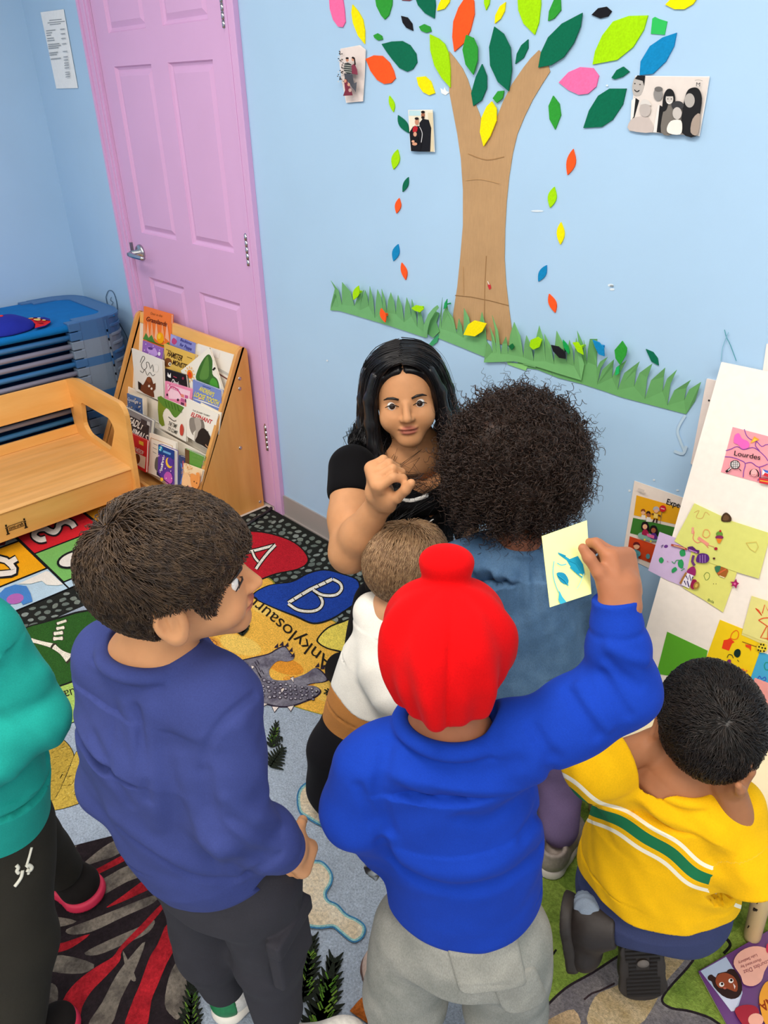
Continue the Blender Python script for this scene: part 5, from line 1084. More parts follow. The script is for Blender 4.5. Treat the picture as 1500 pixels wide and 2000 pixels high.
def bone(a, c, w0, w1, w2=None):
    a = np.array(a, float); c = np.array(c, float); d = (c-a)/np.linalg.norm(c-a); n = np.array([-d[1], d[0]]); w2 = w2 or w0; m_ = (a+c)/2
    P = [a-d*1+n*w0, a+d*3+n*w0*.9, m_+n*w1, c-d*3+n*w2*.9, c+d*1+n*w2, c+d*2, c+d*1-n*w2, c-d*3-n*w2*.9, m_-n*w1, a+d*3-n*w0*.9, a-d*1-n*w0, a-d*2]
    cc = m_; A.poly([tuple(cc+(p-cc)*1.22) for p in P], '#3a3328', 2); A.poly([tuple(p) for p in P], '#efe6d2', 2)
bone((113, 1218), (128, 1213), 2.5, 2.5); bone((112, 1228), (124, 1226), 3, 2.5); bone((107, 1238), (121, 1236), 3.5, 3); bone((106, 1248), (121, 1247), 3.5, 2.5); bone((62, 1251), (104, 1262), 4, 3.5, 5); bone((106, 1264), (134, 1285), 5, 4, 9)
A.text('Iguanodon', (165, 1348), (60, 1378), 20, '#2a2a20')
blob_([(71, 1468), (96, 1438), (122, 1443), (141, 1464), (144, 1486), (125, 1530), (95, 1575), (60, 1580), (50, 1500)], '#b7983c', edge=1.5); blob_([(143, 1480), (152, 1466), (170, 1460), (190, 1495), (214, 1537), (180, 1560), (122, 1581), (80, 1583), (110, 1556)], '#c4a545', edge=1.5)
random.seed(9)
for k in range(46):
    x = random.uniform(75, 138); y = random.uniform(1452, 1565); A.line([(x, y), (x+random.uniform(4, 12), y-random.uniform(1, 5))], 1.5, random.choice(['#8d7226', '#d9c064', '#9a802e'])); A.k -= 1
for k in range(40):
    x = random.uniform(115, 195); y = random.uniform(1510, 1565); A.line([(x, y), (x+random.uniform(3, 8), y-random.uniform(4, 10))], 1.5, random.choice(['#8d7226', '#dcc468', '#a88c34'])); A.k -= 1
A.k += 1
# volcano
VK = mat('#241b1f', 'shag', c2='#2e2428'); VG = mat('#8a8074', 'shag', c2='#5a534d'); VR = mat('#c4242f', 'shag', c2='#8e141f')
A.poly([(95, 1668), (130, 1656), (167, 1646), (215, 1634), (253, 1625), (284, 1634), (306, 1706), (330, 1770), (355, 1846), (375, 1906), (395, 2010), (395, 2120), (-40, 2120), (-40, 1700)], VK)
for q in ([(106, 1668), (150, 1652), (130, 1668)], [(160, 1692), (190, 1664), (225, 1642), (268, 1631), (262, 1648), (225, 1672), (196, 1682)], [(162, 1738), (205, 1715), (253, 1690), (300, 1688), (300, 1704), (250, 1722), (196, 1752), (168, 1762)],
          [(130, 1816), (175, 1798), (230, 1776), (304, 1748), (300, 1764), (240, 1792), (180, 1820), (140, 1826)], [(165, 1862), (210, 1838), (270, 1812), (302, 1798), (290, 1822), (240, 1846), (190, 1866)], [(172, 2005), (200, 1958), (226, 1908), (256, 1868), (284, 1840), (262, 1900), (236, 1952), (215, 2005)],
          [(322, 1962), (330, 1910), (348, 1878), (362, 1906), (366, 1950), (350, 1990), (336, 1985)], [(78, 1878), (120, 1866), (184, 1884), (160, 1902), (100, 1898)], [(76, 1952), (96, 1922), (112, 1930), (112, 1960), (98, 1990), (76, 2005)], [(240, 1858), (252, 1880), (266, 1912), (258, 1916), (246, 1892)], [(70, 1792), (100, 1790), (150, 1800), (110, 1812), (74, 1808)],
          [(80, 1826), (96, 1836), (90, 1852), (78, 1848)], [(100, 2010), (110, 1985), (118, 1965), (112, 2010)]): A.poly(q, VG, 3)
for q in ([(158, 1714), (200, 1692), (245, 1668), (284, 1650), (286, 1658), (240, 1684), (196, 1706), (162, 1722)], [(208, 1773), (240, 1750), (275, 1724), (304, 1706), (307, 1728), (270, 1748), (232, 1765)], [(79, 1858), (100, 1846), (127, 1841), (176, 1825), (140, 1852), (110, 1862), (86, 1867)],
          [(117, 2005), (123, 1955), (150, 1918), (190, 1888), (220, 1870), (238, 1846), (275, 1808), (317, 1765), (319, 1775), (282, 1818), (240, 1856), (234, 1878), (205, 1910), (178, 1938), (160, 1970), (152, 2010)], [(244, 2010), (258, 1960), (274, 1922), (292, 1872), (308, 1845), (329, 1803), (345, 1842), (326, 1882), (308, 1925), (296, 1955), (284, 2010)]): A.poly(q, VR, 3)
# alphabet stones
blob_([(400, 1062), (440, 1040), (500, 1037), (542, 1045), (577, 1060), (598, 1080), (603, 1098), (584, 1112), (542, 1122), (500, 1137), (450, 1150), (400, 1140)], '#c01b2a', edge=3)
blob_([(494, 1160), (525, 1143), (567, 1136), (601, 1119), (636, 1112), (674, 1122), (703, 1137), (698, 1174), (674, 1195), (646, 1212), (612, 1220), (577, 1206), (535, 1189), (500, 1172)], '#1e429e', edge=3.5)
blob_([(619, 1248), (639, 1226), (672, 1212), (720, 1196), (760, 1210), (760, 1290), (700, 1292), (667, 1276), (639, 1268), (622, 1258)], '#f0d75c', edge=3.5)
def bonestroke(P, w, sm=3): A.line(P, w+4, '#17130f', sm); A.line(P, w, '#f0e8d8', sm)
bonestroke([(478, 1080), (505, 1074), (538, 1065)], 5); bonestroke([(538, 1065), (522, 1082), (508, 1100), (500, 1112)], 5); bonestroke([(492, 1076), (498, 1090), (505, 1098)], 4)
bonestroke([(563, 1178), (584, 1165), (606, 1152), (628, 1142), (649, 1132)], 6, 1); bonestroke([(563, 1180), (582, 1192), (606, 1195), (623, 1190), (630, 1178), (624, 1164), (612, 1153)], 5, 4); bonestroke([(612, 1153), (630, 1163), (655, 1163), (667, 1152), (664, 1140), (650, 1132)], 5, 4)
for p_ in ((575, 1172), (590, 1163), (622, 1145), (636, 1139)): A.line([(p_[0]-2, p_[1]-3), (p_[0]+3, p_[1]+3)], 1.6, '#17130f')
bonestroke([(722, 1220), (706, 1226), (698, 1242), (700, 1262), (712, 1272)], 9, 4)
A.text('Ankylosaurus', (640, 1300), (470, 1158), 27, '#221c14')
# armoured dinosaur
DG, DP = mat('#918d98', 'shag', c2='#6a6474'), '#2c2233'
dino = [(430, 1300), (470, 1290), (500, 1283), (525, 1277), (540, 1268), (556, 1262), (566, 1274), (575, 1286), (560, 1292), (545, 1290), (533, 1297), (524, 1312), (532, 1328), (560, 1330), (580, 1324), (600, 1316), (617, 1305), (630, 1312), (642, 1328), (630, 1334), (612, 1336), (600, 1340), (618, 1342), (628, 1352), (616, 1364), (594, 1373), (567, 1382), (540, 1382), (515, 1376), (480, 1366), (440, 1350)]
A.poly([tuple(p) for p in dino], DP, 3); P_ = np.array(dino); A.poly([tuple(p) for p in (P_+np.roll(P_, 1, 0)*0-P_.mean(0))*.955+P_.mean(0)], DG, 3)
for (x, y) in ((540, 1262), (550, 1258), (560, 1260), (568, 1270), (572, 1280), (620, 1300), (630, 1304), (638, 1314), (643, 1326)): A.poly([(x-5, y+4), (x+3, y-5), (x+4, y+4)], DP)
for q in ([(494, 1330), (506, 1338), (498, 1352)], [(470, 1318), (484, 1322), (478, 1336)], [(546, 1340), (558, 1346), (550, 1356)], [(566, 1325), (574, 1322), (574, 1336)], [(530, 1380), (536, 1394), (546, 1381)], [(560, 1381), (568, 1392), (576, 1378)], [(510, 1372), (514, 1382), (524, 1376)], [(490, 1300), (498, 1303), (492, 1309)]): A.poly(q, DP); c_ = np.mean(q, 0); A.poly([tuple(c_+(np.array(p)-c_)*.75) for p in q], '#efe0d6')
random.seed(21)
for i in range(15):
    for j in range(4):
        t = i/14; x = 462+t*148+random.uniform(-2, 2); y = 1322+j*12*(1-.45*t)+t*26-(10 if t < .3 else 0)*(.3-t)*2+random.uniform(-1.5, 1.5); r_ = 5.2*(1-.35*t)
        A.poly([(x+r_*math.cos(a_)*random.uniform(.85, 1.1), y+r_*.72*math.sin(a_)*random.uniform(.85, 1.1)) for a_ in np.linspace(0, 6.283, 8, endpoint=False)], DP); A.disc((x, y), r_*.68, r_*.46, random.choice(['#a29ca8', '#8f8a96', '#b9b2ba']), 7)
for k in range(24):
    x = random.uniform(440, 525); y = 1290+random.uniform(0, 30); A.line([(x, y), (x+5, y+9)], 1.4, DP); A.k -= 1
A.k += 1
A.disc((619, 1353), 3.6, 2.6, DP, 8); A.disc((618, 1352), 1.6, 1.2, '#f0ead8', 6)
# pines, and one dark shadow painted as a frond
def pine(u, v, du, dv, w, n=6, hl=True):
    """frond tree from base (u,v) towards (u+du, v+dv)"""
    d = np.array([du, dv], float); L = np.linalg.norm(d); d /= L; nn_ = np.array([-d[1], d[0]])
    o = np.array([u, v], float)
    A.line([tuple(o), tuple(o+d*L)], w*.16, '#1c2118')
    n = int(n*1.7)
    for i in range(n):
        t = .04+.9*i/(n-1); s = ((1-t)*.75+.25)*random.uniform(.8, 1.1)
        for sg in (-1, 1):
            b0 = o+d*L*t; tip = b0+d*L*.20+nn_*sg*w*.55*s; m1 = b0+d*L*.04+nn_*sg*w*.28*s; m2 = b0+d*L*.15+nn_*sg*w*.26*s
            A.poly([tuple(b0-d*L*.05), tuple(m1), tuple(tip-d*2), tuple(tip), tuple(tip+nn_*sg*-2), tuple(m2), tuple(b0+d*L*.1)], '#1d231a', 2); A.k -= 1
    A.k += 1
    tip = o+d*L*1.08; A.poly([tuple(o+d*L*.8+nn_*w*.1), tuple(tip), tuple(o+d*L*.8-nn_*w*.1)], '#1d231a')
    if hl:
        for i in range(n*3):
            t = random.uniform(.05, .8); q = o+d*L*t+nn_*random.uniform(-.22, .22)*w*(1-t*.6); e = q+d*L*.08+nn_*np.sign((q-o) @ nn_)*w*.1
            A.line([tuple(q), tuple(e)], max(w*.035, 1.3), random.choice(['#4f7a24', '#3a5a20', '#6a8a30'])); A.k -= 1
    A.k += 1
random.seed(33)
pine(590, 1960, 20, -122, 66, 7); pine(618, 2040, 34, -158, 86, 8); pine(530, 1462, 10, -46, 30, 5); pine(528, 1500, 24, -36, 44, 5, False); pine(552, 1442, -22, 16, 14, 4, False)
pine(690, 1362, -50, -8, 34, 6, False); pine(474, 1244, -6, -56, 30, 6, False); pine(462, 1216, 16, -8, 18, 4, False); pine(372, 2030, 4, -110, 56, 6); pine(1120, 1730, -30, -50, 50, 5, False); pine(700, 1372, -30, 10, 26, 4, False); pine(1060, 1940, -20, -40, 30, 4, False)  # the frond by the silver shoe is a dark shadow painted into the rug
# cream cloud-shaped islands with blue rims
isl1 = [(582, 1560), (590, 1540), (612, 1528), (636, 1530), (670, 1545), (690, 1580), (672, 1612), (645, 1620), (622, 1612), (602, 1600), (586, 1588)]
isl2 = [(594, 1679), (606, 1685), (626, 1686), (639, 1696), (648, 1712), (646, 1729), (636, 1747), (641, 1762), (659, 1771), (676, 1789), (698, 1800), (712, 1813), (709, 1831), (694, 1842), (681, 1837), (663, 1822), (650, 1813), (624, 1815), (599, 1811), (586, 1802), (582, 1780), (589, 1756), (580, 1738), (564, 1734), (530, 1725), (510, 1700), (540, 1676)]
CRM = mat('#e9d6b6', 'shag', c2='#f3e6cd')
def offs(P, r):
    Q = np.array(smooth_poly(P, 4)); T_ = np.roll(Q, -1, 0)-np.roll(Q, 1, 0); N_ = np.stack([T_[:, 1], -T_[:, 0]], 1); N_ /= np.linalg.norm(N_, axis=1, keepdims=True)+1e-9
    return [tuple(p) for p in Q+N_*r]
for P in (isl1, isl2):
    area = sum(P[i][0]*P[(i+1) % len(P)][1]-P[(i+1) % len(P)][0]*P[i][1] for i in range(len(P))); s = 1 if area > 0 else -1
    A.poly(offs(P, 2.4*s), '#3c7aa4'); A.poly(offs(P, -.8*s), '#8fbcba'); A.poly(offs(P, -4.5*s), CRM)
A.poly([(683, 1978), (700, 1958), (716, 1943), (760, 1950), (775, 1990), (740, 1998), (718, 2002)], mat('#bf6a2a', 'shag', c2='#8f4a1a'))
# green land and grey dinosaur on the right
A.poly([(1010, 1500), (1100, 1440), (1250, 1400), (1600, 1420), (1700, 2100), (1020, 2160), (985, 1800)], mat('#7f9a3c', 'shag', c2='#9fb850'))
for (x, y, r) in ((1150, 1660, 60), (1130, 1720, 40), (1400, 1800, 50)): A.disc((x, y), r, r*.6, mat('#6d8c34', 'shag', c2='#829e3e'), 16)
A.poly([(1010, 1850), (1066, 1836), (1082, 1862), (1058, 1892), (1010, 1905)], mat('#b8892e', 'shag', c2='#8f6a20')); A.line([(1086, 1858), (1070, 1880), (1050, 1898)], 4, DKL, 3)
Dn = [(1040, 2010), (1060, 1980), (1105, 1936), (1157, 1906), (1210, 1872), (1270, 1840), (1330, 1810), (1353, 1850), (1349, 1880), (1300, 1936), (1290, 1960), (1310, 1975), (1350, 1982), (1400, 2004), (1440, 2060), (1380, 2120), (1040, 2120)]
A.poly(offs(Dn, 5), '#2a2126'); A.poly(Dn, mat('#7a7478', 'shag', c2='#9a9290'), 3)
A.poly([(1150, 2010), (1160, 1952), (1200, 1930), (1250, 1905), (1300, 1870), (1340, 1850), (1338, 1876), (1296, 1925), (1280, 1960), (1240, 2010)], mat('#dcc39a', 'shag', c2='#c4a878'), 3); A.poly([(1056, 2010), (1080, 1990), (1120, 1975), (1130, 2010)], mat('#d3b48c', 'shag', c2='#b89a72'), 3)
A.line([(1140, 1956), (1155, 1944), (1172, 1938), (1200, 1924)], 4, '#3a2c30', 3)
A.line([(1384, 1864), (1392, 1846), (1402, 1833), (1416, 1836), (1425, 1850), (1412, 1866)], 6, '#15140f', 4); A.line([(1356, 1842), (1372, 1843), (1380, 1830), (1372, 1816), (1358, 1812)], 5.5, '#15140f', 4); A.line([(1377, 1812), (1387, 1824)], 5, '#15140f')
tag(b.build('dinosaur_rug'), 'deep pile alphabet rug with dinosaurs, volcano and pebble border', 'rug')
# ================================================================== people
RZ = RZ+.0065                          # top of the rug's pile
UPZ = V3(0, 0, 1)
def frame(fwd, up=UPZ):
    f = nrm(fwd); r = nrm(np.cross(f, up)); u = np.cross(r, f); return np.array([r, f, u])          # rows: right, forward, up
RIGHT_H = nrm(V3(CR[0], CR[1], 0)); DEEP_H = nrm(V3(CD[0], CD[1], 0))
def heading(deg):
    """horizontal direction; 0 = away from the camera, positive turns to the picture's right"""
    a = math.radians(deg); return math.cos(a)*DEEP_H+math.sin(a)*RIGHT_H
def ringd(P, c, n, R, r, sx=1.0, ax=None):
    q = P-np.asarray(c, P.dtype); n = nrm(n).astype(P.dtype); z = q @ n; h = q-z[:, None]*n
    rr = np.sqrt(np.einsum('ij,ij->i', h, h)); return np.sqrt((rr-R)**2+z*z)-r
def gcyl(P, S, rt, a, b, cap=.03):
    """tube with an oval section: spine S, half widths a along rt, half depths b"""
    F4 = P.dtype; S = np.asarray(S, F4); n = len(S); rt = np.asarray(rt, F4); cap = F4.type(cap); RT = rt if rt.ndim == 2 else np.repeat(rt[None], n, 0)
    a = np.asarray(a, F4); b = np.asarray(b, F4); best = np.full(len(P), 1e9, F4); C_ = np.zeros_like(P); A_ = np.zeros(len(P), F4); B_ = np.zeros(len(P), F4); X_ = np.zeros_like(P); T_ = np.zeros_like(P)
    for i in range(n-1):
        ba = S[i+1]-S[i]; L2 = ba @ ba; tr = ((P-S[i]) @ ba)/L2; t = np.clip(tr, 0, 1); c = S[i]+t[:, None]*ba; d = ((P-c)**2).sum(1); m_ = d < best
        best = np.where(m_, d, best); C_[m_] = c[m_]; A_ = np.where(m_, a[i]+(a[i+1]-a[i])*t, A_); B_ = np.where(m_, b[i]+(b[i+1]-b[i])*t, B_); X_[m_] = RT[i]; T_[m_] = ba/math.sqrt(L2)
    q = P-C_; X_ = X_-T_*((X_*T_).sum(1))[:, None]; X_ /= np.linalg.norm(X_, axis=1, keepdims=True)+1e-9
    x = (q*X_).sum(1); z = (q*T_).sum(1); y2 = np.maximum((q*q).sum(1)-x*x-z*z, 0)
    k0 = np.sqrt((x/A_)**2+y2/B_**2+(z/cap)**2); k1 = np.sqrt((x/A_**2)**2+y2/B_**4+(z/cap**2)**2)
    return np.where(k1 < 1e-6, -np.minimum(A_, B_), k0*(k0-1)/np.maximum(k1, 1e-9))
def hole(P, c, ax, R):
    h = (P-c) @ ax; q = P-c-h[:, None]*ax; return np.maximum(np.sqrt((q*q).sum(1))-R, -h)
def trace(f, u, v, w0, n=60):
    """depth at which the view through (u, v) meets the surface f"""
    d = ray(u, v); L = np.linalg.norm(d); w = w0
    for _ in range(n):
        e = float(f((CAM_POS+d*w)[None])[0])
        if e < 2e-4: break
        w += .7*e/L
    return CAM_POS+d*w
def decal(mb, f, pts, m, w0, lift=.0012):
    """print on cloth: polygon whose corners lie on the surface f"""
    P = [trace(f, u, v, w0)-nrm(ray(u, v))*lift for u, v in pts]; A = sum((np.cross(P[i], P[(i+1) % len(P)]) for i in range(len(P))), np.zeros(3))
    if A @ ray(*pts[0]) > 0: P = P[::-1]
    mb.poly(P, m)
def foldline(f, pts, w0, sm=3):
    return [trace(f, u, v, w0) for u, v in (smooth_poly(pts, sm, False) if sm else pts)]
def folds(P, L):
    """raised (positive) or sunken cloth folds along traced lines: (points, height, width)"""
    out = np.zeros(len(P), P.dtype)
    for pts, amp, w in L:
        c = np.mean(pts, 0); R = max(np.linalg.norm(np.array(pts)-c, axis=1))+w*3; q = P-np.asarray(c, P.dtype); m_ = np.einsum('ij,ij->i', q, q) < R*R
        if m_.any(): out[m_] -= P.dtype.type(amp)*np.exp(-(polyd(P[m_], pts)/P.dtype.type(w))**2)
    return out
def seam(mb, f, pts, r, m, w0, sm=4, n=5):
    P = [trace(f, u, v, w0)-nrm(ray(u, v))*r*.3 for u, v in (smooth_poly(pts, sm, False) if sm else pts)]; mb.tube(P, r, m, n)
# ---- head
def head_d(P, c, R, s, ears=(1, 1), child=True):
    q = ((P-np.asarray(c, P.dtype)) @ R.T.astype(P.dtype))/P.dtype.type(s)
    d = ell(q, (0, -.012, .022), (.072, .090, .082)); d = smin(d, ell(q, (0, .028, -.036), (.054, .058, .060)), .035)
    ax = q.copy(); ax[:, 0] = np.abs(ax[:, 0])
    d = smin(d, ell(ax, (.034, .058, -.032), (.026, .024, .028)), .02)                                # cheeks
    d = smin(d, ell(q, (0, .070, -.082), (.022, .016, .014)), .032)                                     # chin
    d = smax(d, -(np.sqrt(((ax-[.030, .104, .002])**2).sum(1))-.0195), .016); d = smax(d, -ell(ax, (.031, .0865, .001), (.0148, .0120, .0058)), .0025)                             # eye sockets
    d = smin(d, cone(q, (0, .084, .004), (0, .100, -.022), .006, .0095), .010); d = smin(d, ell(ax, (.009, .090, -.026), (.007, .009, .006)), .006)
    d = smin(d, ell(q, (0, .0855, -.0475), (.020, .0095, .0048)), .005); d = smin(d, ell(q, (0, .0835, -.0565), (.017, .0095, .0055)), .005)
    d = d+.0022*np.exp(-((q[:, 2]+.052)/.0016)**2)*(np.abs(q[:, 0]) < .022)*(q[:, 1] > .07)                # mouth line
    for k, sg in enumerate((1, -1)):
        if ears[k]:
            e = np.array([sg*.0755, -.010, -.010]); fl_ = nrm((sg*.97, .12, 0)); up_ = nrm((0, -.18, 1)); fw = np.cross(up_, fl_); M = np.array([fl_, fw, np.cross(fl_, fw)])
            qq = (q-e) @ M.T; qq = qq/1.18; o = ell(qq, (.006, 0, .002), (.0085, .019, .030)); o = smin(o, ell(qq, (.004, 0, -.024), (.006, .010, .010)), .008)
            o = smax(o, -ell(qq, (.0165, -.001*sg, .003), (.0115, .0115, .0205)), .004); o = smin(o, cone(qq, (.007, .002, .014), (.006, .0, -.010), .0035, .003), .005)
            d = smin(d, o, .005)
    return d*s
def head_pt(c, R, s, p): return np.asarray(c)+(np.asarray(p, float)*s) @ R
def lip_tint(V, c, R, s):
    q = ((V-c) @ R.T)/s; return np.clip(1.2-np.sqrt((q[:, 0]/.020)**2+((q[:, 2]+.052)/.0105)**2), 0, .4)/.4*.8*(q[:, 1] > .072)*(q[:, 1] < .11)
def add_eyes(parent, c, R, s, iris='#2a1810', gaze=0.0):
    for sg in (1, -1):
        o = head_pt(c, R, s, (sg*.0300, .0693, .001)); f = nrm(R[1]+gaze*R[2]); b = MB(); r = .0112*s
        prof = [(r*math.sin(t), -r*math.cos(t)) for t in np.linspace(.02, math.pi-.02, 14)]
        b.lathe(o, prof, mat('#efe8e2', 'glossy', .2), 16, f)
        b.lathe(o, [(0, r*.9), (r*.58, r*.78), (r*.60, r*.82), (r*.3, r*.985), (0, r*1.03)], mat(iris, 'glossy', .2), 14, f)
        tag(b.build('eye', parent), 'dark brown eye')
def hand_d(P, w, f, n, t, L, curl=(40, 50, 30), thumb=(.55, .75, .35), spread=.0, tb=25):
    """five-fingered hand: wrist w, direction to the knuckles f, palm normal n, thumb side t, whole length L"""
    f = nrm(f); n = nrm(n-f*(n @ f)); t = nrm(t-f*(t @ f)-n*(t @ n)); pl = .48*L; pw = .42*L; rf = .052*L
    M = np.array([t, f, n]); d = rbox(P, w+f*pl*.55, (pw*.5, pl*.55, .10*L), .085*L, M); d = smin(d, cone(P, w-f*.03*L, w+f*.15*L, .16*L*.9, .17*L), .05*L)
    d = smin(d, ell(P, w+f*pl*.35+t*pw*.36+n*.05*L, (.12*L, .2*L, .11*L), M), .05*L)
    ln = (.40, .45, .42, .33)
    for i in range(4):
        base = w+f*pl*(1.0-.05*abs(i-1.2))+t*pw*(.40-.265*i); a = 0; p = base; pts = [base-f*.06*L, base]; sp = f+t*spread*(1.2-i)
        cu = curl[i] if hasattr(curl[0], '__len__') else curl
        for k, sg in enumerate((.45, .31, .24)):
            a += math.radians(cu[k]); dv = nrm(sp)*math.cos(a)+n*math.sin(a); p = p+dv*ln[i]*L*sg; pts.append(p)
        d = smin(d, chain(P, pts, [rf*1.05, rf*1.05, rf, rf*.92, rf*.8], .003), .012*L*4 if i < 0 else .004)
    b0 = w+f*pl*.28+t*pw*.40+n*.03*L; d1 = nrm(f*thumb[0]+t*thumb[1]+n*thumb[2]); p1 = b0+d1*.21*L; c_, s_ = math.cos(math.radians(tb)), math.sin(math.radians(tb)); d2 = nrm(d1*c_+(f*.6+n*.5-t*.5)*s_); p2 = p1+d2*.17*L; p3 = p2+nrm(d2*c_+(f*.5+n*.5-t*.5)*s_)*.11*L
    return smin(d, chain(P, [b0, p1, p2, p3], [rf*1.45, rf*1.2, rf*1.1, rf*.9], .004), .010)
def shoe_parts(parent, heel, fwd, L, up=UPZ, col='#f0ece4', sole='#efe9de', heelcol=None, label=None, H=.055, W=.036, h=.004, lace=True, stripe=None, kind='leather'):
    f = nrm(fwd); u = nrm(np.asarray(up, float)-f*(np.asarray(up, float) @ f)); r = np.cross(f, u); M = np.array([r, f, u]); heel = np.asarray(heel, float)
    def up_(P):
        q = (P-heel) @ M.T
        d = ell(q, (0, .30*L, H*.60), (W*.92, .30*L, H*.75)); d = smin(d, ell(q, (0, .72*L, H*.38), (W*1.02, .29*L, H*.50)), .03); d = smin(d, cone(q, (0, .20*L, H*.7), (0, .19*L, H*1.25), W*.80, W*.78), .02)
        d = smax(d, q[:, 2]-H*1.32, .004); d = smax(d, -(cone(q, (0, .2*L, H*1.15), (0, .2*L, H*1.6), W*.55, W*.6)), .006); return smax(d, .012-q[:, 2], .003)
    def sl(P):
        q = (P-heel) @ M.T; d = chain(q*np.array([1, 1, 1]), [V3(0, .17*L, .0), V3(0, .45*L, .0), V3(0, .77*L, .0)], [W*.98, W*.90, W*1.12], .02); return smax(smax(d, q[:, 2]-.019, .004), -q[:, 2], .003)
    lo = heel-np.array([.5, .5, .5])*L*1.2-.03+f*.4*L; hi = heel+np.array([.5, .5, .5])*L*1.2+.05+f*.4*L
    V, F_ = sdf_mesh(up_, lo, hi, h); o = np_mesh('shoe', V, F_, mat(col, kind), parent)
    if label: o['label'] = label
    V, F_ = sdf_mesh(sl, lo, hi, h); np_mesh('sole', V, F_, mat(sole, 'plastic', .6), o)
    if heelcol:
        def hc(P):
            q = (P-heel) @ M.T; return smax(smax(up_(P)-.0018, q[:, 1]-.16*L, .003), q[:, 2]-H*1.15, .003)
        V, F_ = sdf_mesh(hc, lo, hi, h); tag(np_mesh('heel_tab', V, F_, mat(heelcol, 'leather'), o), 'green heel patch')
    if lace:
        b = MB()
        for k in range(4):
            y = (.42+.075*k)*L; z = H*(1.02-.12*k); pts = [heel+r*x*W*.62+f*y+u*(z+.006-abs(x)*.006) for x in (-1, -.5, 0, .5, 1)]; b.tube(pts, .0026, mat('#f5f2ec', 'cloth'), 6)
        b.build('laces', o)
    return o
# ---- hair
def scalp_hair(c, R, s, N, whorl, length, rad, hairline, lift=.010, gap=None, seed=1, T=8, grav=.25, rnd=.22, wave=.35, radii=(.079, .097, .088), off=(0, -.014, .026), hang=.010):
    """strands lying on the scalp, flowing away from the whorl"""
    r = np.random.default_rng(seed); rr = np.array(radii)
    u = r.normal(size=(N*3, 3)); u /= np.linalg.norm(u, axis=1, keepdims=True); q = u*rr+off
    keep = q[:, 2] > hairline(q[:, 1], q[:, 0])
    u = u[keep][:N]; w = nrm(np.asarray(whorl, float)); K = len(u)
    line = np.zeros((K, T, 3)); cur = u.copy(); ph = r.uniform(0, 6.28, 6); ln = length*r.uniform(.6, 1.15, K)
    rnd_v = r.normal(size=(K, 3))*rnd
    for i in range(T):
        t = i/(T-1); h = 1+(lift*r.uniform(.75, 1.25, K)*math.sin(min(t*2.2, 1.57))+.001)/rr.mean()
        line[:, i] = cur*rr*h[:, None]+off
        d = cur-w; d = d+np.array([0, 0, -grav])*np.linalg.norm(d, axis=1, keepdims=True)
        wv = wave*np.stack([np.sin(9*u[:, 1]+7*u[:, 2]+ph[0]), np.sin(8*u[:, 0]+9*u[:, 2]+ph[1]), np.sin(10*u[:, 0]-7*u[:, 1]+ph[2])], 1)
        d = nrm_rows(d)+wv+rnd_v; d = d-cur*((d*cur).sum(1))[:, None]; d = nrm_rows(d); nx = nrm_rows(cur+d*(ln/(T-1)/rr.mean())[:, None]); qn = nx*rr+off; ok = qn[:, 2] > hairline(qn[:, 1], qn[:, 0])-hang; cur = np.where(ok[:, None], nx, cur+(nx-cur)*.08)
    W = np.asarray(c)+(line.reshape(-1, 3)*s) @ R
    return strands(W.reshape(K, T, 3), rad*r.uniform(.7, 1.3, K))
def nrm_rows(a): return a/(np.linalg.norm(a, axis=1, keepdims=True)+1e-9)
def cap_mesh(c, R, s, hairline, h=.005, radii=(.079, .097, .088), off=(0, -.014, .026), bump=.0025, seed=0):
    def f(P):
        q = ((P-c) @ R.T)/s; d = ell(q, off, radii)+wrink(q, bump, 75, seed, (0, .2, 1)); d = smax(d, (hairline(q[:, 1], q[:, 0])-q[:, 2]), .012); return d*s
    e = .14*s; return sdf_mesh(f, np.asarray(c)-e, np.asarray(c)+e, h)
def hl_short(y, x):
    side = np.interp(y, [-.12, -.08, -.05, -.038, -.026, .016, .028, .038, .048, .06, .09], [-.085, -.082, -.072, -.050, .022, .028, .000, .004, .030, .046, .062])
    mid = np.interp(y, [-.12, -.06, .0, .05, .1], [-.085, -.082, -.05, .04, .064]); k = np.clip((np.abs(x)-.035)/.02, 0, 1)
    return side*k+mid*(1-k)
def build_hair(parent, c, R, s, col, c2, N, whorl, length, rad, hl=hl_short, label=None, lift=.010, seed=1, capr=None, **kw):
    radii = capr or (.079, .097, .088)
    cap = cap_mesh(c, R, s, hl, radii=tuple(np.array(radii)-.001)); st_ = scalp_hair(c, R, s, N, whorl, length, rad, hl, lift, seed=seed, radii=radii, **kw)
    V, F_ = join(cap, st_); o = np_mesh('hair', V, F_, mat(col, 'hair', c2=c2), parent)
    if label: o['label'] = label
    return o
def brow_mesh(parent, c, R, s, col):
    b = MB()
    for sg in (1, -1):
        b.tube([head_pt(c, R, s, (sg*x, y, z)) for x, y, z in ((.014, .0835, .018), (.026, .083, .0225), (.038, .077, .0215), (.047, .068, .016))], [.0022*s, .003*s, .0026*s, .001*s], mat(col, 'hair', c2=col), 6)
        b.tube([head_pt(c, R, s, (sg*x, y, z)) for x, y, z in ((.0155, .0800, .0015), (.022, .0835, .0058), (.030, .0840, .0072), (.038, .0805, .0056), (.0455, .0745, .0008))], [.0008*s, .0013*s, .0015*s, .0014*s, .0008*s], mat(col, 'hair', c2=col), 6)
    b.build('eyebrows', parent)
def bounds(pts, pad):
    p = np.array(pts, float); return p.min(0)-pad, p.max(0)+pad
def sc(J, k): return {n: at(v[0], v[1], v[2]*k) for n, v in J.items()}
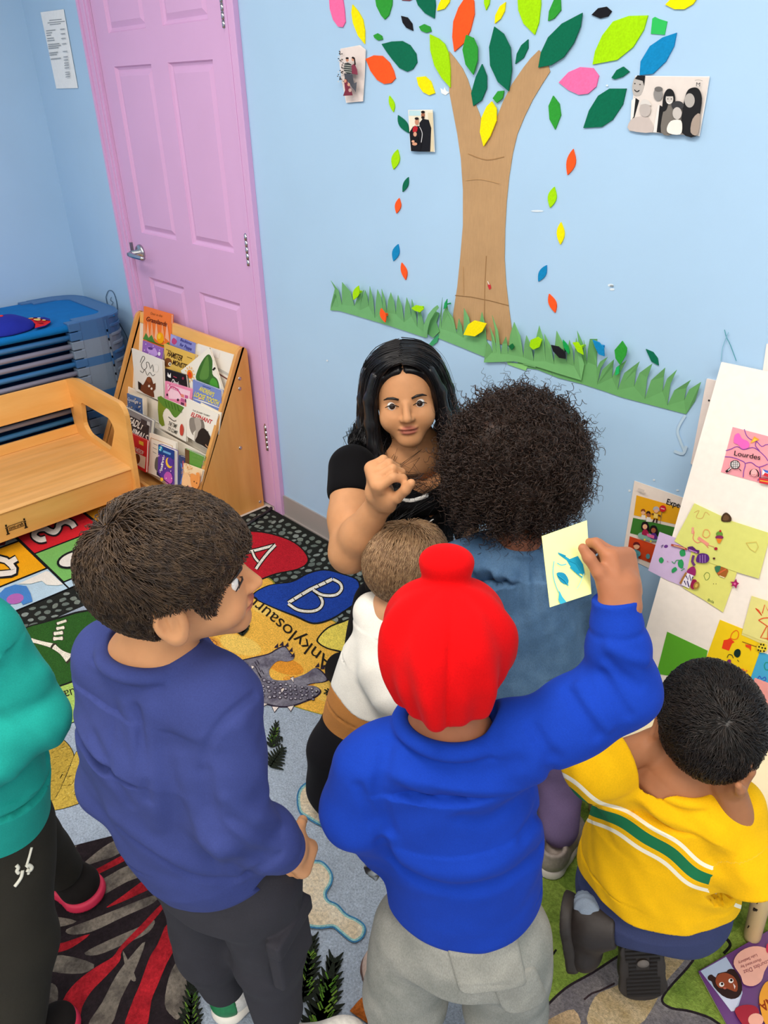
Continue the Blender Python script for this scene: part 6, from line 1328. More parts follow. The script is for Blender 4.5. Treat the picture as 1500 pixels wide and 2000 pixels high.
def mesh_part(name, f, lo, hi, h, m, parent, label=None, tint=None, attr=None):
    V, F_ = sdf_mesh(f, lo, hi, h); a = {}
    if tint is not None: a['tint'] = tint(V)
    if attr: a.update({k: fn(V) for k, fn in attr.items()})
    o = np_mesh(name, V, F_, m, parent, attr=a or None)
    if label: o['label'] = label
    return o
HAIRQ = 1.0

# ------------------------------------------------------------------ boy in the navy sweatshirt
def person_navy():
    J = sc(dict(head=(352, 1128, .915), neck=(296, 1275, .975), Rsh=(430, 1370, .965), Lsh=(226, 1305, 1.035), chest=(315, 1430, 1.04), waist=(375, 1590, 1.13), pel=(432, 1672, 1.175), hR=(500, 1705, 1.155), hL=(368, 1645, 1.2), kR=(524, 1860, 1.28), kL=(412, 1840, 1.34),
                aR=(548, 1995, 1.375), aL=(440, 1940, 1.44), eR=(450, 1590, 1.0), wR=(552, 1650, 1.085), eL=(222, 1520, 1.13), wL=(300, 1600, 1.25)), 1.0)
    o = empty('person', (J['pel'][0], J['pel'][1], RZ), 'person, a short-haired child in a navy sweatshirt and dark cargo trousers, standing', 'person', 'children around the rug')
    skin = mat('#cd9468', 'skin'); s = .895
    Rh = frame(heading(80), nrm(UPZ+.10*RIGHT_H-.05*DEEP_H)); c = J['head']; rt = nrm(J['Rsh']-J['Lsh']); fw = np.cross(UPZ, rt); hand_f = nrm(J['wR']-J['eR']); 
    neck_top = head_pt(c, Rh, s, (0, -.022, -.055)); nb = J['neck']+V3(0, 0, -.005)
    def torso(P, g): return gcyl(P, [nb+V3(0, 0, -.01), (J['Rsh']+J['Lsh'])/2+V3(0, 0, -.005), J['chest'], J['waist'], J['pel']], rt, np.array([.055, .098, .108, .102, .098])+g, np.array([.045, .060, .078, .078, .078])+g, .04)
    hw = J['wR']+hand_f*.012
    def body(P):
        d = head_d(P, c, Rh, s); d = smin(d, cone(P, neck_top, nb+V3(0, 0, .0), .041, .050), .02); d = smin(d, cone(P, nb+V3(0, 0, -.035)-rt*.06, nb+V3(0, 0, -.035)+rt*.06, .032, .032), .05); d = smin(d, torso(P, -.012), .04)
        d = smin(d, chain(P, [J['Rsh'], J['eR'], J['wR']], [.036, .030, .022]), .02); d = smin(d, chain(P, [J['Lsh'], J['eL'], J['wL']], [.036, .030, .022]), .02)
        d = smin(d, chain(P, [J['hR'], J['kR'], J['aR']], [.055, .042, .028]), .02); d = smin(d, chain(P, [J['hL'], J['kL'], J['aL']], [.055, .042, .028]), .02)
        d = smin(d, near(P, hw, .16, lambda Q: hand_d(Q, hw, hand_f, -rt*.9+V3(0, 0, -.2), V3(0, 0, 1)-fw*.2, .125, (50, 75, 45))), .012)
        hl_ = J['wL']; d = smin(d, near(P, hl_, .16, lambda Q: hand_d(Q, hl_, fw+V3(0, 0, -.5), rt, V3(0, 0, 1), .12, (40, 50, 30))), .012)
        return d
    lo, hi = bounds(list(J.values()), .14); lo[2] = max(lo[2], .02)
    mesh_part('body', body, lo, hi, .0034, skin, o, tint=lambda V: lip_tint(V, c, Rh, s))
    add_eyes(o, c, Rh, s); brow_mesh(o, c, Rh, s, '#2a1c14')
    build_hair(o, c, Rh, s, '#2c1f17', '#54402c', int(9000*HAIRQ), (.05, -.62, .72), .062, .00075, label='short dark brown hair with a whorl at the crown', lift=.014, seed=3, grav=.12, capr=(.080, .100, .091))
    # sweatshirt
    cn = nb+V3(0, 0, .004)+fw*.006; cax = nrm(V3(0, 0, 1)+fw*.22)
    hemn = nrm(J['pel']-J['waist']); hb = J['pel']+hemn*.004
    def shirt(P):
        d = gcyl(P, [nb+V3(0, 0, .002), (J['Rsh']+J['Lsh'])/2+V3(0, 0, -.002), J['chest'], J['waist'], J['waist']*.5+J['pel']*.5, J['pel']-hemn*.012, hb], rt, [.060, .106, .119, .122, .124, .116, .106], [.052, .070, .092, .102, .106, .098, .090], .02)
        d = smin(d, cone(P, nb+V3(0, 0, -.028)-rt*.085, nb+V3(0, 0, -.028)+rt*.085, .050, .050), .04)
        d = smin(d, chain(P, [J['Rsh'], J['Rsh']*.45+J['eR']*.55, J['eR'], J['eR']*.35+J['wR']*.65, J['wR']-hand_f*.004], [.050, .051, .050, .043, .034], .02), .028)
        d = smin(d, chain(P, [J['Lsh'], J['eL'], J['wL']], [.050, .048, .036], .02), .028)
        d = d+wrink(P, .0052, 26, 4, nrm(V3(.3, .3, .9)))+wrink(P, .0018, 60, 9)
        d = d+near(P, J['eR'], .12, lambda Q: wrink(Q, .0035, 75, 2, hand_f))*0
        a0 = J['Rsh']+V3(0, 0, .045)-rt*.01; d = d+groove(P, [a0, J['Rsh']-rt*.028-fw*.052+V3(0, 0, .0), J['Rsh']-rt*.032-fw*.06-V3(0, 0, .07)], .0035, .0045)
        for k, sgn in enumerate((-.012, .020)):                                       # back seams
            p0 = cn-fw*.05+rt*sgn+V3(0, 0, -.02); d = d+groove(P, [p0, J['chest']-fw*.10+rt*(sgn*1.6+.01), J['waist']-fw*.11+rt*(sgn*3+.02)], .0022, .004)
        d = d+groove(P, [J['pel']+rt*.14*math.cos(t)+fw*.115*math.sin(t)-hemn*.005 for t in np.linspace(0, 2*math.pi, 25)], .004, .005)
        d = smax(d, -hole(P, cn-cax*.006, cax, .060), .004); d = smin(d, ringd(P, cn-cax*.002, cax, .063, .0115), .006); d = d+.0022*np.exp(-((np.abs(ringd(P, cn-cax*.012, cax, .074, .0)))/.004)**2)
        d = smax(d, (P-hb) @ hemn, .008); d = smax(d, (P-(J['wR']+hand_f*.016)) @ hand_f-.0-(np.sqrt(((P-J['wR'])**2).sum(1)) > .075)*1.0, .004)
        return d
    base = shirt; FL = [(foldline(base, p, .7), a_, w_) for p, a_, w_ in (
        ([(496, 1356), (440, 1402), (404, 1455), (396, 1510)], -.004, .0045), ([(503, 1362), (447, 1410), (411, 1462), (404, 1512)], -.002, .003), ([(398, 1512), (410, 1580), (436, 1632), (478, 1664), (520, 1676)], -.010, .010), ([(246, 1372), (262, 1440), (282, 1510)], .006, .012), ([(290, 1380), (300, 1490), (308, 1610)], .006, .014),
        ([(352, 1480), (372, 1560), (396, 1640)], .005, .012), ([(270, 1385), (282, 1450), (292, 1560)], -.005, .008), ([(232, 1620), (300, 1668), (380, 1712), (440, 1716), (500, 1700), (545, 1672)], -.006, .006), ([(220, 1590), (290, 1645), (370, 1690), (440, 1696)], .006, .014), ([(182, 1440), (220, 1520), (250, 1570)], -.005, .010), ([(420, 1660), (446, 1690), (470, 1712)], .006, .010),
        ([(440, 1560), (490, 1590), (540, 1600)], .004, .010), ([(450, 1600), (500, 1625), (548, 1626)], -.004, .007), ([(470, 1420), (500, 1480), (520, 1540)], .004, .014))]
    mesh_part('sweatshirt', lambda P: base(P)+folds(P, FL), lo, hi, .0036, mat('#39437b', 'fleece'), o)
    # trousers
    def pants(P):
        d = gcyl(P, [J['waist']*.3+J['pel']*.7, J['pel'], (J['hR']+J['hL'])/2-V3(0, 0, .05)], rt, [.098, .105, .105], [.085, .092, .088], .03)
        for a, b_, e in (('hR', 'kR', 'aR'), ('hL', 'kL', 'aL')): d = smin(d, chain(P, [J[a]-V3(0, 0, .02), J[b_], J[e]+V3(0, 0, .045)], [.070, .060, .046], .02), .03)
        d = d+wrink(P, .004, 30, 8, V3(.2, .2, .9))
        pk_ = J['hR']*.55+J['kR']*.45+rt*.058-fw*.012
        d = smin(d, rbox(P, pk_-V3(0, 0, .035), (.012, .046, .055), .008, np.array([rt, fw, UPZ])), .008); d = smin(d, rbox(P, pk_+V3(0, 0, .018)+rt*.004, (.013, .050, .017), .006, np.array([rt, fw, UPZ])), .003)
        return smax(d, .045-P[:, 2], .005)
    mesh_part('trousers', pants, lo, hi, .0042, mat('#35343a', 'cloth'), o)
    shoe_parts(o, J['aL']*np.array([1, 1, 0])-fw*.035+V3(.0, .0, RZ+.001), nrm(fw+.35*rt), .19, col='#efece6', heelcol='#1f7a4a', H=.062, W=.037, label='white sneaker with a green heel')
    shoe_parts(o, flo(592, 2062, RZ)*1.0+V3(0, 0, .001)-nrm(flo(660, 2044, RZ)-flo(592, 2062, RZ))*.060, nrm(flo(660, 2042, RZ)-flo(592, 2062, RZ)), .178, col='#ece7dc', H=.05, W=.037, label='white sneaker')
    return o
person_navy()
# ------------------------------------------------------------------ child in the red turban and royal blue sweater
def person_turban():
    k = .925
    J = sc(dict(head=(872, 1262, 1.03), neck=(880, 1425, 1.075), Rsh=(1030, 1452, 1.06), Lsh=(722, 1500, 1.105), chest=(885, 1560, 1.15), waist=(905, 1710, 1.22), pel=(908, 1800, 1.26), eR=(1214, 1345, 1.03), wR=(1203, 1195, 1.0), eL=(708, 1580, 1.15), wL=(745, 1655, 1.25),
                hR=(990, 1815, 1.24), hL=(815, 1800, 1.28), kR=(990, 1960, 1.36), kL=(790, 1940, 1.38), aR=(985, 2085, 1.46), aL=(795, 2040, 1.48)), k)
    for n in ('aR', 'aL'): J[n][2] = max(J[n][2], .05)
    o = empty('person', (J['pel'][0], J['pel'][1], RZ), 'person, a child in a red turban and royal blue sweater holding up a yellow drawing', 'person', 'children around the rug')
    s = .86; skin = mat('#a0684a', 'skin'); rt = nrm(J['Rsh']-J['Lsh']); fw = nrm(np.cross(UPZ, rt)); c = J['head']; Rh = frame(nrm(fw+.05*RIGHT_H-V3(0, 0, .12))); nb = J['neck']
    hf = nrm(J['wR']-J['eR']); hand_f = nrm(at(1184, 1080, .935)-J['wR']); hw = J['wR']+hf*.014+RIGHT_H*.013; pn = nrm(-.55*RIGHT_H+.85*DEEP_H); tt = nrm(-RIGHT_H*.85-.5*DEEP_H)
    def body(P):
        d = head_d(P, c, Rh, s); d = smin(d, cone(P, head_pt(c, Rh, s, (0, -.02, -.05)), nb, .038, .046), .02); d = smin(d, gcyl(P, [nb-V3(0, 0, .012), (J['Rsh']+J['Lsh'])/2-V3(0, 0, .012), J['chest'], J['waist'], J['pel']], rt, [.06, .092, .094, .09, .088], [.045, .055, .066, .066, .066], .03), .04)
        d = smin(d, chain(P, [J['Rsh'], J['eR'], J['wR']], [.034, .030, .025]), .02); d = smin(d, chain(P, [J['Lsh'], J['eL'], J['wL']], [.034, .028, .021]), .02)
        d = smin(d, chain(P, [J['hR'], J['kR'], J['aR']], [.05, .04, .027]), .02); d = smin(d, chain(P, [J['hL'], J['kL'], J['aL']], [.05, .04, .027]), .02)
        d = smin(d, near(P, hw, .17, lambda Q: hand_d(Q, hw, hand_f, pn, tt, .126, ((36, 45, 30), (55, 65, 45), (66, 75, 45), (72, 78, 45)), thumb=(.80, .55, .05), tb=8)), .014)
        d = smin(d, near(P, J['wL'], .15, lambda Q: hand_d(Q, J['wL'], fw-V3(0, 0, .4), rt, UPZ, .11, (40, 50, 30))), .012)
        return d
    lo, hi = bounds(list(J.values()), .13); lo[2] = .02
    mesh_part('body', body, lo, hi, .0032, skin, o, tint=lambda V: lip_tint(V, c, Rh, s)); add_eyes(o, c, Rh, s)
    # turban
    def turban(P):
        q = ((P-c) @ Rh.T)/s; ph = np.arctan2(q[:, 0], -q[:, 1]-.02)
        d = ell(q, (0, -.012, .020), (.0985, .105, .094)); d = smin(d, ell(q, (0, -.052, -.050), (.042, .046, .056)), .07)
        top = np.clip((.115-q[:, 2])/.06, 0, 1)*np.clip((q[:, 2]+.11)/.05, 0, 1)
        d = d+.0048*np.sin(7*ph+.8*np.sin(22*q[:, 2]))*top+.0036*np.sin(13*ph+1.3+20*q[:, 2])*top*np.clip((.04-q[:, 2])/.06, 0, 1)+wrink(q, .002, 45, 77, (.1, .1, 1))+.004*np.exp(-((q[:, 0]-.006)/.0035)**2)*(q[:, 1] < -.02)*top
        kn = smin(ell(q, (-.004, .012, .120), (.036, .032, .030)), ell(q, (-.004, .010, .136), (.038, .034, .020)), .015); d = smin(d, kn, .010)
        d = smax(d, -(q[:, 2]-(-.075+np.clip(q[:, 1]+.03, 0, .2)*1.1)), .015)
        return d*s
    e = .2
    mesh_part('turban', turban, c-e, c+e, .0034, mat('#c6050a', 'cloth'), o, 'bright red turban with a topknot')
    nh = scalp_hair(c, Rh, s, 700, (0, -.2, .9), .05, .0008, lambda y, x: np.where(y < -.05, -.085, .3), .006, seed=5, grav=.6, hang=.03)
    nh = sdf_mesh(lambda P: ell((P-c) @ Rh.T/s, (0, -.036, -.072), (.047, .036, .030))*s+wrink(P, .0015, 300, 2, RIGHT_H), c-.14, c+.1, .004); np_mesh('hair', nh[0], nh[1], mat('#1d1512', 'hair', c2='#2c211b'), o)
    cn = nb+V3(0, 0, .010)+fw*.008; cax = nrm(UPZ+fw*.20); hemn = nrm(J['pel']-J['waist']); hb = J['pel']-hemn*.034; hcut = nrm(hemn+.28*rt).astype(np.float32); cuff = J['wR']
    def shirt(P):
        d = gcyl(P, [nb-V3(0, 0, .004), (J['Rsh']+J['Lsh'])/2-V3(0, 0, .006), J['chest'], J['waist'], J['waist']*.6+J['pel']*.4, hb], rt, [.064, .104, .116, .120, .118, .106], [.05, .068, .090, .100, .098, .088], .02)
        d = smin(d, cone(P, nb+V3(0, 0, -.030)-rt*.08, nb+V3(0, 0, -.030)+rt*.08, .050, .050), .04)
        up = chain(P, [J['Rsh'], J['Rsh']*.5+J['eR']*.5, J['eR']], [.047, .046, .047], .02); fo = chain(P, [J['eR'], J['eR']*.45+J['wR']*.55, J['wR']-hf*.018, J['wR']+hf*.010], [.046, .042, .034, .032], .01)
        ad = nrm(J['eR']-J['Rsh']); se = near(P, J['eR'], .16, lambda Q: -wrink(Q, .0055, 60, 12, nrm(ad+hf))*np.exp(-(((Q-J['eR'])**2).sum(1))/.006))
        d = smin(d, smin(up, fo, .016), .03)+np.where(np.abs(se) < .02, se, 0)
        d = smin(d, chain(P, [J['Lsh'], J['eL'], J['wL']], [.050, .053, .036], .02), .028)
        d = d+wrink(P, .0055, 22, 31, nrm(V3(.2, .2, .9)))+wrink(P, .0022, 55, 33)
        d = d+groove(P, [J['pel']+rt*.13*math.cos(t)+fw*.108*math.sin(t)-hemn*.062-.28*hemn*.13*math.cos(t) for t in np.linspace(0, 2*math.pi, 25)], .004, .005)+near(P, J['wR'], .06, lambda Q: .002*np.exp(-(((Q-J['wR']) @ hf+.022)/.004)**2))*(np.sqrt(((P-J['wR'])**2).sum(1)) < .048)
        d = smax(d, -hole(P, cn-cax*.010, cax, .062), .004); d = smin(d, ringd(P, cn-cax*.004, cax, .066, .0125), .006); d = d+.002*np.exp(-(np.abs(ringd(P, cn-cax*.014, cax, .080, 0))/.004)**2)
        d = smax(d, (P-hb) @ hcut, .008); nw = np.sqrt(((P-J['wR'])**2).sum(1)) < .065; d = np.where(nw, smax(d, (P-(J['wR']+hf*.018)) @ hf, .003), d); return d
    base = shirt; FL = [(foldline(base, p, .7), a_, w_) for p, a_, w_ in (
        ([(1072, 1560), (1010, 1620), (937, 1663), (860, 1690), (792, 1708)], .009, .014), ([(747, 1648), (783, 1700), (874, 1738), (983, 1722), (1060, 1660)], -.011, .010), ([(740, 1620), (780, 1672), (870, 1706), (970, 1690), (1050, 1620)], .005, .014), ([(1040, 1420), (1058, 1450), (1076, 1482)], -.008, .007), ([(1110, 1352), (1140, 1400), (1166, 1436)], -.008, .008), ([(1130, 1340), (1160, 1385), (1188, 1420)], .006, .008),
        ([(1176, 1318), (1200, 1360), (1226, 1396)], -.007, .007), ([(1186, 1290), (1215, 1318), (1250, 1340)], -.006, .006), ([(1190, 1262), (1225, 1282), (1262, 1292)], .006, .007), ([(1080, 1480), (1060, 1560), (1020, 1640)], -.007, .010), ([(760, 1450), (740, 1540), (760, 1620)], -.008, .009), ([(700, 1540), (730, 1600), (745, 1640)], -.006, .008), ([(800, 1480), (900, 1520), (1010, 1490)], -.005, .012), ([(790, 1520), (890, 1575), (1000, 1550)], .004, .014), ([(900, 1600), (960, 1600), (1040, 1540)], -.006, .012), ([(742, 1446), (775, 1448), (800, 1470)], -.004, .004))]
    mesh_part('sweater', lambda P: base(P)+folds(P, FL), lo, hi, .0036, mat('#1439a0', 'fleece'), o, 'royal blue sweater')
    def jeans(P):
        d = gcyl(P, [J['waist']*.45+J['pel']*.55, J['pel'], (J['hR']+J['hL'])/2-V3(0, 0, .04)], rt, [.104, .110, .112], [.090, .094, .092], .03)
        for a, b_, e_ in (('hR', 'kR', 'aR'), ('hL', 'kL', 'aL')): d = smin(d, chain(P, [J[a]-V3(0, 0, .02), J[b_], J[e_]*np.array([1, 1, 0])+V3(0, 0, .075)], [.072, .068, .062], .02), .022)
        d = d+wrink(P, .0045, 26, 41, V3(.3, .3, .8))
        return smax(d, .03-P[:, 2], .006)
    jm = mat('#85867f', 'denim', c2='#a09e96')
    mesh_part('jeans', jeans, lo, hi, .004, jm, o, 'loose grey jeans')
    pc = trace(jeans, 952, 1886, .9); pm = np.array([rt, fw, UPZ])
    mesh_part('back_pocket', lambda P: smax(jeans(P)-.0045, rbox(P, pc, (.048, .05, .047), .012, pm), .004), pc-.09, pc+.09, .003, mat('#8f8e86', 'denim', c2='#a8a69c'), o)
    pc2 = trace(jeans, 1016, 1940, .9); mesh_part('side_pocket', lambda P: smax(jeans(P)-.0035, rbox(P, pc2, (.032, .05, .05), .012, pm), .004), pc2-.09, pc2+.09, .003, mat('#8f8e86', 'denim', c2='#a8a69c'), o)
    jeans0 = jeans; jeans = lambda P: jeans0(P)-.004
    b = MB(); th_ = mat('#d8d5c8', 'cloth'); dk = mat('#5a5a58', 'cloth'); tn = mat('#a88a68', 'cloth')
    for pts, r, m_ in (([(884, 1830), (905, 1838), (940, 1842), (985, 1838), (1018, 1826), (1026, 1816)], .0022, th_), ([(886, 1832), (880, 1870), (882, 1925), (895, 1942), (930, 1946), (970, 1942), (1008, 1925), (1018, 1890), (1020, 1832)], .0016, th_), ([(884, 1872), (920, 1888), (955, 1892), (1018, 1868)], .0012, tn), ([(884, 1868), (920, 1884), (955, 1888), (1018, 1864)], .0009, tn),
                       ([(976, 1925), (1000, 1922), (1014, 1905)], .0014, dk), ([(976, 1932), (1004, 1930), (1018, 1912)], .0014, th_), ([(1020, 1895), (1038, 1884), (1054, 1866)], .0018, th_), ([(977, 1940), (978, 1975), (990, 1985), (1030, 1975), (1052, 1955)], .0014, th_), ([(745, 1700), (750, 1740), (770, 1775), (790, 1800)], .0016, th_), ([(786, 1785), (792, 1830), (798, 1868)], .0012, th_), ([(866, 1830), (862, 1900), (862, 1980)], .0014, dk)):
        seam(b, jeans, pts, r, m_, .9)
    b.build('pocket_stitching', o)
    hl_ = J['aL']*np.array([1, 1, 0])-fw*.03+V3(0, 0, RZ); lf = nrm((fw-.25*rt)*np.array([1, 1, 0])); shoe_parts(o, flo(762, 2000, RZ)-lf*.03, lf, .17, col='#b79f92', sole='#5f4136', H=.05, W=.038, lace=False, label='taupe slip-on shoe with a brown sole')
    shoe_parts(o, J['aR']*np.array([1, 1, 0])-fw*.03+V3(0, 0, RZ), fw, .17, col='#b79f92', sole='#5f4136', H=.05, W=.036, lace=False, label='taupe slip-on shoe with a brown sole')
    # the drawing held in the hand
    Q = [at(1059, 1047, .915), at(1147, 1016, .94), at(1153, 1160, .93), at(1075, 1186, .905)]; nn_ = nrm(np.cross(Q[1]-Q[0], Q[3]-Q[0])); nn_ = nn_ if nn_ @ (CAM_POS-Q[0]) > 0 else -nn_
    b = MB(); P0 = sum(Q)/4; Q = [q-nn_*((q-P0) @ nn_) for q in Q]; b.prism(Q, -nn_*.0007, mat('#eaf2a2', 'paper')); A = Art(b, P0, nn_)
    A.poly([(1089, 1082), (1100, 1084), (1112, 1092), (1128, 1086), (1138, 1102), (1142, 1122), (1130, 1120), (1118, 1112), (1112, 1104), (1106, 1094)], '#1c93b4'); A.poly([(1086, 1120), (1096, 1118), (1104, 1122), (1110, 1134), (1106, 1142), (1094, 1136)], '#1c86a8', 2)
    for q in ([(1089, 1080), (1104, 1086), (1098, 1088)], [(1110, 1094), (1124, 1100), (1139, 1124)], [(1112, 1108), (1128, 1122), (1136, 1128)], [(1120, 1112), (1132, 1126)], [(1086, 1122), (1102, 1134), (1108, 1144)]): A.line(q, 2.2, '#1c93b4')
    A.line([(1080, 1096), (1078, 1120), (1084, 1145), (1096, 1168)], 1.6, '#57b4c4', 4); A.line([(1086, 1100), (1094, 1104), (1104, 1102)], 2, '#57b4c4', 3); A.poly([(1090, 1154), (1096, 1166), (1104, 1176), (1092, 1180), (1088, 1172)], '#3aa8c0'); A.line([(1138, 1120), (1130, 1140), (1124, 1150)], 1.4, '#9ad0c4', 3)
    tag(b.build('drawing_card'), 'pale yellow card with turquoise scribbles, held up by the child in the red turban', 'drawing')
    t = at(728, 1692, 1.16); rr_ = np.array([.013, .013, .026])
    V, F_ = sdf_mesh(lambda P: ell(P, t, rr_)+wrink(P, .005, 260, 5), t-.05, t+.05, .0028); tag(np_mesh('silver_toy', V, F_, mat('#9a9a98', 'metal', .3)), 'small crinkled silver toy in the turbaned child\'s lowered left hand', 'toy')
    return o
person_turban()

# ------------------------------------------------------------------ woman with long black hair
def person_teacher():
    k = 1.0
    J = sc(dict(head=(792, 772, 1.73), neck=(796, 898, 1.80), Rsh=(690, 916, 1.73), Lsh=(888, 846, 1.93), chest=(790, 990, 1.83), waist=(800, 1120, 1.92), pel=(805, 1210, 1.98), eR=(682, 1080, 1.64), wR=(737, 990, 1.53), eL=(905, 1030, 1.85), wL=(900, 1130, 1.70),
                hR=(752, 1185, 1.93), hL=(860, 1180, 2.02), kR=(762, 1330, 1.74), kL=(900, 1310, 1.78), aR=(800, 1280, 2.05), aL=(900, 1260, 2.1)), k)
    for n in ('kR', 'kL', 'aR', 'aL'): pass
    o = empty('person', (J['pel'][0], J['pel'][1], RZ), 'person, a woman with long black hair and a black shirt, kneeling by the wall', 'person')
    s = 1.02; skin = mat('#c68f64', 'skin', lip='#a85a52'); rt = nrm(J['Rsh']-J['Lsh']); fw = nrm(np.cross(UPZ, rt)); c = J['head']
    Rh = frame(nrm(-DEEP_H*1.0-.02*RIGHT_H+V3(0, 0, .05)), nrm(UPZ-.10*RIGHT_H)); nb = J['neck']
    fh, rh = nrm(fw*np.array([1, 1, 0])), nrm(rt*np.array([1, 1, 0])); pf = J['pel']*np.array([1, 1, 0])-fh*.05; kR, kL = pf-fh*.03+rh*.12+V3(0, 0, .12), pf+fh*.04-rh*.20+V3(0, 0, .12); aR, aL = pf-fh*.16+rh*.08+V3(0, 0, .08), pf-fh*.16-rh*.08+V3(0, 0, .08)
    J['eL'] = J['Lsh']-UPZ*.23+fh*.02-rh*.02; J['wL'] = J['eL']+fh*.08-UPZ*.12+rh*.04
    hf = nrm(J['wR']-J['eR']); hand_f = nrm(hf*.6+.35*UPZ-.35*RIGHT_H-.2*DEEP_H); pn = nrm(RIGHT_H*.95+.25*DEEP_H+.1*UPZ); tt = nrm(UPZ*.8-.1*RIGHT_H-.5*DEEP_H)
    def body(P):
        d = head_d(P, c, Rh, s, (0, 0)); d = smin(d, cone(P, head_pt(c, Rh, s, (0, -.02, -.06)), nb, .044, .050), .02); d = smin(d, gcyl(P, [nb-V3(0, 0, .01), (J['Rsh']+J['Lsh'])/2-V3(0, 0, .005), J['chest'], J['waist'], J['pel']], rt, [.07, .145, .135, .115, .13], [.05, .075, .090, .085, .10], .03), .05)
        d = smin(d, chain(P, [J['Rsh'], J['Rsh']*.4+J['eR']*.6, J['eR'], J['eR']*.6+J['wR']*.4, J['wR']], [.052, .049, .042, .040, .027], .02), .03); d = smin(d, chain(P, [J['Lsh'], J['eL'], J['wL']], [.050, .040, .026]), .03)
        d = smin(d, chain(P, [J['hR'], kR, aR], [.075, .05, .035]), .02); d = smin(d, chain(P, [J['hL'], kL, aL], [.075, .05, .035]), .02)
        d = smin(d, near(P, J['wR']+hf*.02, .22, lambda Q: hand_d(Q, J['wR']+hf*.02, hand_f, pn, tt, .175, ((62, 60, 40), (68, 72, 50), (70, 76, 50), (72, 80, 50)), thumb=(.75, .42, .60), tb=18)), .016)
        d = smin(d, near(P, J['wL'], .2, lambda Q: hand_d(Q, J['wL'], -DEEP_H-.5*UPZ, UPZ*-1, RIGHT_H*-1, .165, (20, 30, 20))), .014)
        return d
    lo, hi = bounds(list(J.values())+[kR, kL, aR, aL], .17); lo[2] = .02
    mesh_part('body', body, lo, hi, .0036, skin, o, tint=lambda V: lip_tint(V, c, Rh, s)); add_eyes(o, c, Rh, s, gaze=.24); brow_mesh(o, c, Rh, s, '#15100e')
    hm = mat('#0c0b0d', 'hair', rough=.34, c2='#161417')
    # hair: cap with a middle parting, curtains down to the chest
    def lerpG(G, t): G = np.array(G); x = t*(len(G)-1); i = np.minimum(x.astype(int), len(G)-2); f = (x-i)[:, None]; return G[i]*(1-f)+G[i+1]*f
    H_ = lambda p: head_pt(c, Rh, s, p)
    # picture left = her right = +x in head frame
    sidesG = []
    for sg, far in ((1, [(707, 935, 1.70), (714, 985, 1.69)]), (-1, [(868, 930, 1.76), (862, 985, 1.74)])):
        front = [H_((sg*.003, .070, .096)), H_((sg*.028, .072, .090)), H_((sg*.054, .062, .064)), H_((sg*.070, .054, .015)), H_((sg*.074, .050, -.04)), H_((sg*.074, .050, -.09)), H_((sg*.078, .064, -.15)), H_((sg*.078, .09, -.225)), H_((sg*.086, .105, -.32))]
        mid = [H_((sg*.003, .03, .113)), H_((sg*.045, .02, .102)), H_((sg*.082, .0, .065)), H_((sg*.098, -.01, .0)), H_((sg*.104, -.005, -.06)), H_((sg*.108, .01, -.12)), H_((sg*.110, .04, -.18)), H_((sg*.105, .075, -.24)), H_((sg*.092, .095, -.31))]
        back = [H_((sg*.002, -.06, .108)), H_((sg*.050, -.07, .092)), H_((sg*.082, -.08, .05)), H_((sg*.095, -.085, -.02)), H_((sg*.100, -.08, -.09)), H_((sg*.115, -.06, -.15)), H_((sg*.135, -.03, -.19)), H_((sg*.140, .02, -.25)), H_((sg*.125, .05, -.31))]
        sidesG.append((front, mid, back))
    allS = []; r = np.random.default_rng(8)
    for G3 in sidesG:
        F0, M0, B0 = [np.array([smooth_poly(g, 3, False)])[0] for g in G3]; K = int(2600*HAIRQ); u = r.uniform(0, 1, K)**.9
        L = np.where((u < .5)[:, None, None], F0[None]*(1-u*2)[:, None, None]+M0[None]*(u*2)[:, None, None], M0[None]*(2-u*2)[:, None, None]+B0[None]*(u*2-1)[:, None, None])
        T = L.shape[1]; tt_ = np.linspace(0, 1, T)
        cl = np.round(u*26)/26; jit = r.normal(size=(K, 1, 3))*(.0025+.009*tt_[None, :, None]**2); wv = .006*np.sin(tt_[None, :, None]*7+cl[:, None, None]*40+np.array([0, 1, 2]))*tt_[None, :, None]
        L = L+jit+wv; cut = r.uniform(.80, 1.0, K); L = np.stack([np.stack([np.interp(tt_*c_, tt_, L[i, :, a]) for a in range(3)], 1) for i, c_ in enumerate(cut)]); allS.append(L)
    def hair_core(P):
        q = ((P-c) @ Rh.T)/s; d = ell(q, (0, -.014, .026), (.080, .096, .087)); ax = q.copy(); ax[:, 0] = np.abs(ax[:, 0])
        d = smax(d, np.interp(q[:, 1], [-.12, .0, .05, .068, .085], [-.1, -.06, .04, .080, .098])-q[:, 2], .01)
        d = d+.013*np.exp(-(q[:, 0]/.0028)**2)*(q[:, 2] > .06)*(q[:, 1] > .0); d = d*s
        for F0, M0, B0 in sidesG:
            d = smin(d, chain(P, M0[2:], [.006, .010, .014, .018, .022, .022, .010], .02), .035); d = smin(d, chain(P, B0[2:], [.006, .012, .022, .028, .028, .024, .010], .02), .035); d = smin(d, chain(P, [f*.8+m_*.2 for f, m_ in zip(F0[2:], M0[2:])], [.012, .016, .018, .018, .016, .014, .008], .01), .012)
        return d+wrink(P, .0015, 110, 3, (1, .3, 0))
    zt = trace(lambda P: gcyl(P, [nb, J['chest'], J['waist']], rt, [.14, .14, .12], [.08, .098, .09]), 800, 974, 1.3)[2]-.008; mid_ = (J['Rsh']+J['Lsh'])/2
    sl = nrm(J['eR']-J['Rsh'])
